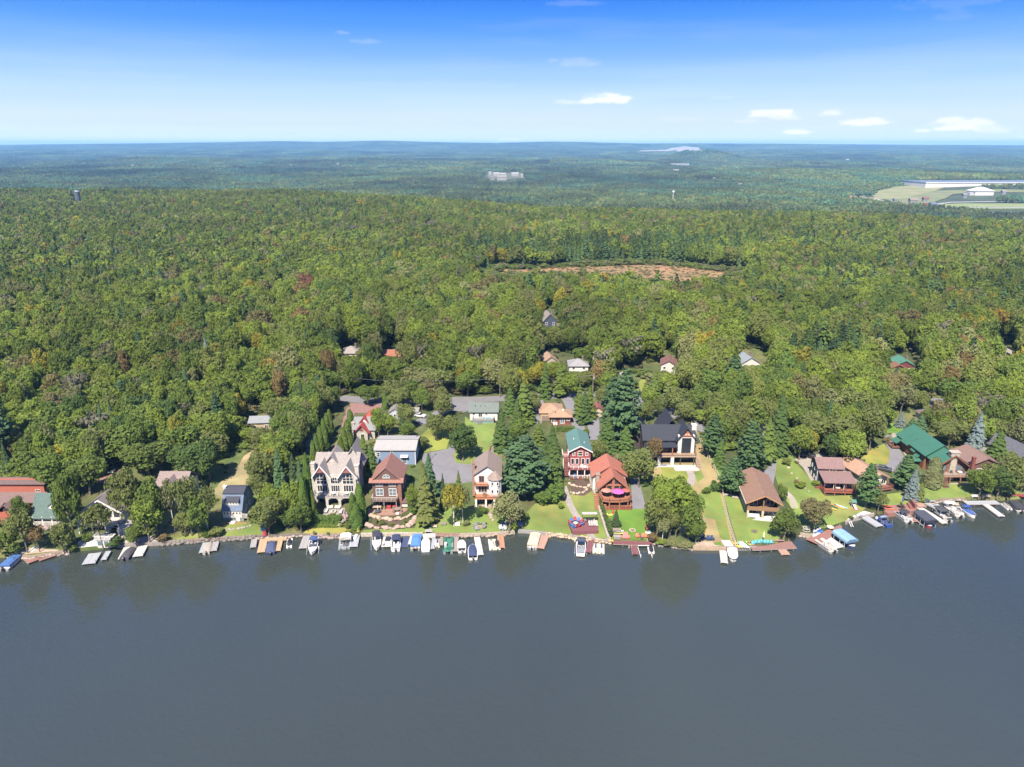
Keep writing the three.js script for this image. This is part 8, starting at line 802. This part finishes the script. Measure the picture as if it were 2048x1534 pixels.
{ // the long warehouse and the domed hall
  const a = ground(1850, 376), b = V(a.x + (2130 - 1850) * project(a)[2] / F, 0, a.z), g0 = thing('warehouse', 'very long white warehouse with dark roof far off at the right', 'warehouse', V(a.x, a.y, a.z)); const L = b.x - a.x; part('wall', K('#f2efea', null, { k: 1.9 }), g0, g => g.box(0, -12, -150, L, 16, 0)); part('roof', K('#7a8ca8', 'seam'), g0, g => g.box(-1, 16, -151, L, 17, 1)); part('fascia', K('#f4f2ee', null), g0, g => g.box(-1, 15, 1, L, 17.3, 1.6)); farBoxes.push([a.x - 10, b.x + 40, a.z - 170, a.z + 60]);
  const c = ground(1968, 391), d = thing('sports_hall', 'white hall with peaked roof below the long warehouse', 'hall', c); part('wall', K('#ece8e4', null, { k: 1.8 }), d, g => g.box(-26, -3, -40, 26, 12, 0)); part('roof', K('#f8f6f2', null, { k: 1.9 }), d, g => g.hip(-26, 26, -40, 0, 12, 10, 2)); part('side_wall', K('#c8c8c8', null), d, g => g.box(-38, -3, -30, -26, 8, -4)); farBoxes.push([c.x - 45, c.x + 40, c.z - 60, c.z + 25]);
  const t = V(-1075 * .593, 0, -1075); t.y = h(t.x, t.z); const TH2 = (q, yt) => { let lo = 1, hi = 200; for (let i = 0; i < 30; i++) { const m2 = (lo + hi) / 2; if (project(V(q.x, q.y + m2, q.z))[1] > yt) lo = m2; else hi = m2; } return lo; }; clears.push([[t.x - 14, t.z - 8], [t.x + 8, t.z - 8], [t.x + 2, t.z + 75], [t.x - 22, t.z + 75]]); const SH2 = TH2(t, 382), s = thing('silo', 'dark cylindrical tower rising from the wooded ridge at the left', 'tower', V(t.x, t.y - 1, t.z)); const r0 = 3.7; part('shaft', K('#5a6872', 'seam'), s, g => g.cyl(V(0, 0, 0), V(0, SH2, 0), r0, r0, 14)); part('dome', K('#a0a8ae', null), s, g => g.cyl(V(0, SH2, 0), V(0, SH2 + 2, 0), r0 + .3, .8, 14)); part('railing', K('#8a9298', null), s, g => { for (let i = 0; i < 14; i++) { const q = (k) => V(Math.cos(k / 14 * 6.283) * r0, SH2 + .8, Math.sin(k / 14 * 6.283) * r0); g.bar(q(i), q(i + 1), .2); } });
  const m = ground(1345, 410), k = thing('lattice_mast', 'thin grey lattice mast in the middle distance', 'mast', V(m.x, m.y, m.z)); const hh = TH2(m, 380); part('legs', K('#c0c8cc', null), k, g => { for (const [x, z] of [[-1, -1], [1, -1], [0, 1]]) g.bar(V(x * 1.8, 0, z * 1.8), V(x * .5, hh, z * .5), .5); for (let i = 0; i < 12; i++) { const y = hh * i / 12, q = lerp(1.8, .5, i / 12); g.bar(V(-q, y, -q), V(q, y + 4.5, -q), .25).bar(V(q, y, -q), V(0, y + 4.5, q), .25); } }); part('antenna', K('#e0e4e6', null), k, g => { g.cbox(0, hh - 5, 0, 5, 3.4, 2); });
  const hill = ground(1381, 290), ms = thing('radio_mast', 'slender radio mast on the stripped far hill', 'mast', V(1480, h(1480, -5900), -5900)); part('shaft', K('#8a94a0', null), ms, g => g.cyl(V(0, 0, 0), V(0, 62, 0), 2.2, 1, 6)); part('arm', K('#8a94a0', null), ms, g => g.cbox(0, 50, 0, 10, 1.5, 1.5));
}
// scattered far buildings: [x, y, width px, height px, wall, roof, words]
for (const [x, y, w, hp, wc, rc, l] of [[980, 347, 7, 5, '#f2f0ee', '#d8d4d0', 'leftmost white building of the far resort'], [993, 350, 14, 3, '#f2f0ee', '#e8e4e0', 'long white building left of centre in the far resort'], [1006, 351, 12, 3, '#f0eeec', '#e4e0dc', 'white building in the middle of the far resort'], [1030, 350, 16, 3, '#f4f2f0', '#e4e0dc', 'low white building at the right of the far resort'], [1044, 352, 5, 4, '#f4f2f0', '#e0dcd8', 'rightmost white block of the far resort'], [1004, 357, 22, 4, '#eae6e2', '#c8bcb4', 'front row of pale buildings of the far resort'], [985, 357, 9, 3, '#d8c8b8', '#b8a89c', 'tan building at the front left of the far resort'], [1360, 331, 44, 2, '#dcdcd8', '#d0d0cc', 'long pale roof in the far woods below the lone hill'], [1352, 343, 12, 3, '#e0e0dc', '#d4d4d0', 'small pale roof below the long far roof'], [1695, 321, 8, 2, '#f0eeec', '#e8e4e0', 'lone white house in the far woods at the right'], [581, 332, 5, 2, '#f0eeec', '#e8e4e0', 'lone white house in the far woods at the left'], [676, 329, 3, 2, '#f0eeec', '#e8e4e0', 'tiny white house left of the ridge middle'], [905, 326, 2, 2, '#f4f2f0', '#e8e4e0', 'tiny white dot of a house in the far woods'], [265, 333, 6, 2, '#e8e6e4', '#e0dcd8', 'pale house on the far slope at the left'], [2037, 291, 4, 2, '#f4f2f0', '#f0eeea', 'white ball-like house on the far skyline at the right'], [1480, 372, 7, 3, '#c8c4c0', '#b0a8a4', 'grey roof in the middle woods at the right'], [1428, 360, 4, 3, '#dcd8d4', '#c8c4c0', 'small grey house in the middle woods'], [1372, 370, 5, 2, '#c8c8c8', '#c0bcb8', 'small pale house by the grey lattice mast'], [1706, 400, 14, 3, '#e0d8cc', '#c8a898', 'pale house row of the far clearing, left part'], [1724, 400, 12, 3, '#d8ccc0', '#b89c90', 'pinkish house row of the far clearing, middle part'], [1742, 402, 10, 3, '#e0d8d0', '#b8a89c', 'pale houses of the far clearing, right part'], [1790, 404, 6, 4, '#e8e4e0', '#9aa8b4', 'white house below the field'], [1800, 410, 5, 3, '#e0dcd8', '#b0a49c', 'small house below the field, right one'], [1828, 405, 18, 4, '#e4dcd4', '#c8b4a8', 'pale buildings by the track entrance'], [1852, 402, 12, 3, '#d8d0c8', '#c07c70', 'red-roofed low building by the track'], [1866, 413, 12, 4, '#f0f0f0', '#8ca8d0', 'blue-roofed white building at the track'], [1850, 414, 6, 4, '#d8c0bc', '#c84848', 'tiny red building at the track'], [2008, 387, 8, 3, '#e4e4e4', '#d0ccc8', 'small white shed right of the white hall'], [1930, 394, 8, 3, '#d8d8d8', '#c8c4c0', 'low pale shed left of the white hall']]) {
  const p0 = ground(x, y + hp), sc = project(p0)[2] / F, up = y > 384 ? 3 : 5, p = ground(x, y + hp * .5 + (up - 2) / sc), W0 = w * sc * .85, H0 = up + Math.max(1.5, hp * sc * .35), o = thing('distant_building', l, 'building', p); part('wall', K(wc, null, { k: 3.4 }), o, g => g.box(-W0 / 2, -4, -W0 * .3 - 6, W0 / 2, H0 + 4, 0)); part('roof', K(rc, null, { k: 3.6 }), o, g => g.gable(-W0 / 2, W0 / 2, -W0 * .3 - 6, 0, H0 + 4, Math.min(6, W0 * .12 + 2), 'x', 1, .6)); const N = w > 10 ? Math.min(8, Math.round(W0 / 9)) : 2; for (let i = 0; i < N; i++) part('window', GLASSB, o, g => { const q = -W0 / 2 + W0 * (i + .5) / N; g.box(q - W0 / N * .25, H0 * .45, .02, q + W0 / N * .25, H0 * .45 + 2.4, .3); }); farBoxes.push([p.x - W0 * .7 - 12, p.x + W0 * .7 + 12, p.z - 20, p.z + (y > 384 ? 60 : 30)]);
}
// ------------------------------------------------------------------ the woods
{
  const r = mulberry(77), inClear = (x, z, m = 0) => clears.some(P => inPoly(x, z, P));
  // forest colours by place: mixed early-autumn hardwoods with conifers
  const tones = [['green', 30], ['fresh', 34], ['deep', 9], ['olive', 15], ['pale', 6], ['yellow', 2.2], ['rust', 1.1], ['brown', 2], ['red', .1], ['gold', .3]], tot = tones.reduce((a, b) => a + b[1], 0);
  const pick = () => { let q = r() * tot; for (const [n, w] of tones) { if (q < w) return n; q -= w; } return 'green'; };
  const LOW = {
    oak: [31, 32, 33, 34, 35, 36].map(i => { const p = decidCrown(i, 760, .145, 15, .1); return fromPos(p); }), spruce: [7, 8].map(i => fromPos(spruceCrown(i, 13, 8, 1.35))), pine: [7].map(i => fromPos(pineCrown(i, 9, 7, 9, .2))), bare: [fromPos(decidCrown(41, 160, .11, 12, .3, .5))],
  };
  const spots = new Map(), addI = (key, geo, m, c) => { if (!spots.has(key)) spots.set(key, { geo, list: [] }); spots.get(key).list.push([m, c]); };
  const mtx = new THREE.Matrix4(), qt = new THREE.Quaternion(), up = V(0, 1, 0);
  let big = 0, bigC = 0; const cells = [];
  const WOODY = WOODEDGE; // front edge of the wild wood, in photograph y by x
  for (let D = 190; D < 1330; ) {
    const st = D < 330 ? 5.1 : D < 600 ? 5.6 : 6.6;
    const half = .80 * D + 40;
    for (let x = -half; x < half; x += st) { const X = x + R(-.48, .48, r) * st, Z = -D + R(-.48, .48, r) * st; cells.push([X, Z]); }
    D += st;
  }
  cells.sort((a, b) => b[1] - a[1]);
  for (const [X, Z] of cells) {
    const D = -Z, az = X / D; if (D > lin(RIDGE, az) + 160) continue;
    const y = h(X, Z), pr = project(V(X, y, Z)); if (pr[1] > lin(WOODY, pr[0])) continue;
    const u = r(), v = r(), w = r(); if (inClear(X, Z)) continue;
    const conN = fbm(X * .006, Z * .006, 3, 41); let con = .04 + .34 * sm(.1, .5, conN); const ev = EVERGREEN(pr[0], pr[1]); con = Math.max(con, ev);
    let H = R(11, 20.5, r) * (pr[1] > 800 ? .85 : 1), rad = R(3.1, 6.4, r), tone = pick(), kind = 'oak';
    if (u < con) { kind = v < .6 ? 'spruce' : 'pine'; H = R(12, 20, r); rad = kind === 'spruce' ? R(2, 3.1, r) : R(2.6, 4, r); tone = ev > .4 ? (w < .35 ? 'dark' : w < .7 ? 'deep' : 'teal') : w < .5 ? 'teal' : w < .8 ? 'dark' : 'deep'; }
    else if (v < .025) { kind = 'bare'; tone = 'grey'; }
    if (D > 640 && r() < .35 && tone === 'fresh') tone = 'olive';
    if (CROWNLOW(pr[0], pr[1])) { const q = R(.16, .5, r); H *= q; rad *= .4 + q * .6; }
    if (D < 1320) { const [ux, uy] = project(V(X, y + H, Z)), cw = rad / pr[2] * F; let bad = false; for (const [a, b, c, d, keep] of REVEAL) if (pr[0] + cw * .8 > a && pr[0] - cw * .8 < b && pr[1] > d - 2 && uy < d) { const k = (pr[1] - d) / Math.max(1, pr[1] - uy) * .92; if (k * H < 4.5) { bad = true; break; } H *= k; rad *= Math.max(.55, Math.sqrt(k)); } else if (!keep && pr[0] + cw * .3 > a && pr[0] - cw * .3 < b && pr[1] >= c && pr[1] <= d) bad = true; if (bad) continue; }
    const inView = pr[0] > -60 && pr[0] < 2110;
    const near = inView && (kind === 'oak' ? big < 185 : kind === 'bare' ? false : bigC < 60);
    if (near) { if (kind === 'oak') big++; else bigC++; addTree(kind === 'oak' && v > .86 ? 'thin' : kind, V(X, y - .1, Z), H, rad, tone, { wild: true, turn: w * 6.28 }); continue; }
    const list = kind === 'oak' && D < 460 ? PROTO.oak.map(q => q[0]) : LOW[kind], gi = Math.floor(w * list.length); const mean = TONE.green, c = TONE[tone].map((q, i) => lerp(q, mean[i] * 1.1, .12) * [1.17, 1.12, 1.05][i]), k = R(.82, 1.2, r) * (1 + .3 * fbm(X * .012, Z * .012, 3, 51));
    mtx.compose(V(X, y - .2, Z), qt.setFromAxisAngle(up, v * 6.28), V(rad * 1.08, H, rad * 1.08)); addI(kind + gi + (D < 460), list[gi], mtx.clone(), [c[0] * k, c[1] * k, c[2] * k]);
  }
  { const list = [], g = [fromPos(decidCrown(61, 240, .24, 8, -.1)), fromPos(decidCrown(62, 240, .24, 8, -.1))]; const bushes = [[], []];
    for (let i = 0; i < 16000; i++) { const X = R(-260, 260, r), Z = -R(165, 420, r), y = h(X, Z), pr = project(V(X, y, Z)); if (pr[0] < -40 || pr[0] > 2090 || Z > zs(X) - 1.5 || inClear(X, Z)) continue; const s = pr[1] > lin(WOODY, pr[0]) ? R(.5, 1.1, r) : pr[1] > 740 ? R(1.4, 3.8, r) : R(.9, 2.6, r); if (pr[1] > lin(WOODY, pr[0]) && r() < .45) continue; if (REVEAL.some(([a, b, c, d]) => pr[0] > a && pr[0] < b && pr[1] > c && pr[1] < d + 8)) continue; const c = TONE[['green', 'olive', 'pale', 'fresh', 'deep', 'brown'][Math.floor(r() * 6)]], k = R(.7, 1.1, r); mtx.compose(V(X, y - .15, Z), qt.setFromAxisAngle(up, r() * 6.28), V(s * R(.8, 1.3, r), s * R(.7, 1.2, r), s)); bushes[i & 1].push([mtx.clone(), [c[0] * k, c[1] * k, c[2] * k]]); }
    const um = new THREE.MeshPhysicalMaterial({ color: C(1, 1, 1), roughness: .95, transmission: .44, thickness: 0, specularIntensity: .2, side: THREE.DoubleSide });
    // low rust and straw scrub on the meadow
    const hp = clears.filter(P => P.some(p => p[1] < -450))[0]; const sc = [[], []]; for (let i = 0; i < 7000; i++) { const X = R(-60, 330, r), Z = -R(500, 760, r); if (!hp || !inPoly(X, Z, hp)) continue; const s = R(.4, 1.2, r), n = fbm(X * .02, Z * .02, 3, 71), c = n > .2 ? [.165, .10, .06] : n > -.1 ? [.20, .17, .075] : [.15, .165, .06], k = R(.7, 1.15, r); mtx.compose(V(X, h(X, Z), Z), qt.setFromAxisAngle(up, r() * 6.28), V(s * 1.4, s, s * 1.4)); sc[i & 1].push([mtx.clone(), [c[0] * k, c[1] * k, c[2] * k]]); }
    if (hp) for (let i = 0; i < 1500; i++) { const e = Math.floor(r() * hp.length), a = hp[e], b = hp[(e + 1) % hp.length], q = r(), X = lerp(a[0], b[0], q) + R(-9, 9, r), Z = lerp(a[1], b[1], q) + R(-9, 9, r), s = R(1, 4.2, r), c = TONE[['green', 'olive', 'fresh', 'pale'][i % 4]], k = R(.75, 1.1, r); mtx.compose(V(X, h(X, Z) - .2, Z), qt.setFromAxisAngle(up, r() * 6.28), V(s, s * R(.8, 1.3, r), s)); bushes[i & 1].push([mtx.clone(), [c[0] * k, c[1] * k, c[2] * k]]); }
    const u = tag(new THREE.Group(), 'low leafy undergrowth between the trees and houses', null, null, 'stuff'); u.name = 'undergrowth'; scene.add(u); bushes.forEach((b, q) => { const m = new THREE.InstancedMesh(g[q], um, b.length); m.name = 'bushes'; m.userData.kind = 'stuff'; b.forEach(([a, c], i) => { m.setMatrixAt(i, a); m.setColorAt(i, C(...c)); }); u.add(m); });
    const hs = tag(new THREE.Group(), 'rust-red and straw-coloured scrub covering the bog meadow', null, null, 'stuff'); hs.name = 'heath_scrub'; scene.add(hs); sc.forEach((b, q) => { const m = new THREE.InstancedMesh(g[q], um, b.length); m.name = 'bushes'; m.userData.kind = 'stuff'; b.forEach(([a, c], i) => { m.setMatrixAt(i, a); m.setColorAt(i, C(...c)); }); hs.add(m); }); console.log('bushes', bushes.map(b => b.length).join(), 'scrub', sc.map(b => b.length).join()); }
  const wood = tag(new THREE.Group(), 'mixed green woodland covering the plateau behind the village', null, null, 'stuff'); wood.name = 'woodland'; scene.add(wood);
  const lm = new THREE.MeshPhysicalMaterial({ color: C(1, 1, 1), roughness: .95, transmission: .44, thickness: 0, specularIntensity: .2, side: THREE.DoubleSide });
  for (const [, { geo, list }] of spots) { const m = new THREE.InstancedMesh(geo, lm, list.length); m.name = 'tree_canopy'; m.userData.kind = 'stuff'; list.forEach(([q, c], i) => { m.setMatrixAt(i, q); m.setColorAt(i, C(...c)); }); m.castShadow = m.receiveShadow = true; wood.add(m); }
  console.log('near wild', big, bigC, 'instanced', [...spots.values()].reduce((a, b) => a + b.list.length, 0));

  // far woods: groves of many small crowns, laid out tile by tile to the hills
  function grove(seed, size, count, leaves, hgt, conif) {
    const q = mulberry(seed), p = [], col = [];
    for (let i = 0; i < count; i++) {
      const x = R(-.5, .5, q) * size, z = R(-.5, .5, q) * size, rad = R(2.6, 5.2, q), H = hgt * R(.72, 1.15, q), con = q() < conif, k = R(.65, 1.35, q), m = p.length;
      if (con) { const s = []; spruceCrown(Math.floor(q() * 999), leaves > 20 ? 7 : 4, 5, 1.7, .1, s); const rr = rad * .62; for (let t = 0; t < s.length; t += 3) p.push(x + s[t] * rr, s[t + 1] * H * 1.1, z + s[t + 2] * rr); }
      else { const s = []; decidCrown(Math.floor(q() * 9999), leaves, leaves > 20 ? .36 : .62, 6, .15, 0, s); for (let t = 0; t < s.length; t += 3) p.push(x + s[t] * rad, s[t + 1] * H, z + s[t + 2] * rad); }
      const c = con ? [.62, .82, .9] : q() < .13 ? [1.35, .95, .9] : q() < .5 ? [1.1, 1.06, .9] : [.9, 1, .95]; for (let t = m; t < p.length; t += 3) col.push(c[0] * k, c[1] * k, c[2] * k);
    }
    return fromPos(p, col);
  }
  const fm = new THREE.MeshStandardMaterial({ color: C(1, 1, 1), vertexColors: true, roughness: 1, side: THREE.DoubleSide });
  const far = tag(new THREE.Group(), 'far woodland fading to blue below the horizon', null, null, 'stuff'); far.name = 'distant_forest'; scene.add(far);
  const tiles = (D0, D1, size, geos, name) => {
    const L = geos.map(() => []); const nrm = V(0, 1, 0), q2 = new THREE.Quaternion();
    for (let z = -D0; z > -D1; z -= size) { const D = -z, half = .80 * D + 60; for (let x = -Math.ceil(half / size) * size; x < half; x += size) {
      if (D < lin(RIDGE, x / D) + 130) continue; if (FARCLEAR(x, z) || FARCLEAR(x + size * .3, z) || FARCLEAR(x - size * .3, z)) continue;
      const e = size * .5; nrm.set((h(x - e, z) - h(x + e, z)) / (2 * e), 1, (h(x, z - e) - h(x, z + e)) / (2 * e)).normalize();
      const i = Math.floor(r() * L.length); mtx.compose(V(x, h(x, z) - .6, z), q2.setFromUnitVectors(up, nrm).multiply(qt.setFromAxisAngle(up, Math.floor(r() * 4) * Math.PI / 2)), V(1, R(.85, 1.2, r), 1));
      const n = fbm(x / 420, z / 600, 3, 61), n2 = fbm(x / 170, z / 260, 2, 67); const k = clamp((1.05 + .9 * n + .9 * n2) * R(.7, 1.35, r), .35, 2.1), dk = sm(-.1, .4, n2); L[i].push([mtx.clone(), [lerp(.080, .040, dk) * k, lerp(.110, .078, dk) * k, lerp(.036, .042, dk) * k]]); } }
    geos.forEach((g, i) => { if (!L[i].length) return; const m = new THREE.InstancedMesh(g, fm, L[i].length); m.name = name; m.userData.kind = 'stuff'; L[i].forEach(([a, c], j) => { m.setMatrixAt(j, a); m.setColorAt(j, C(...c)); }); m.castShadow = m.receiveShadow = true; far.add(m); });
    console.log(name, L.map(l => l.length).join());
  };
  tiles(900, 3600, 36, [1, 2, 3, 4, 5, 6, 7, 8].map(i => grove(i, 38, 34, 46, 15, i < 4 ? .5 : .2)), 'grove_canopy');
  tiles(3600, 14500, 96, [11, 12, 13, 14, 15, 16].map(i => grove(i, 100, 170, 9, 15, .35)), 'hill_canopy');
}
labelTrees();
renderer.render(scene, camera);
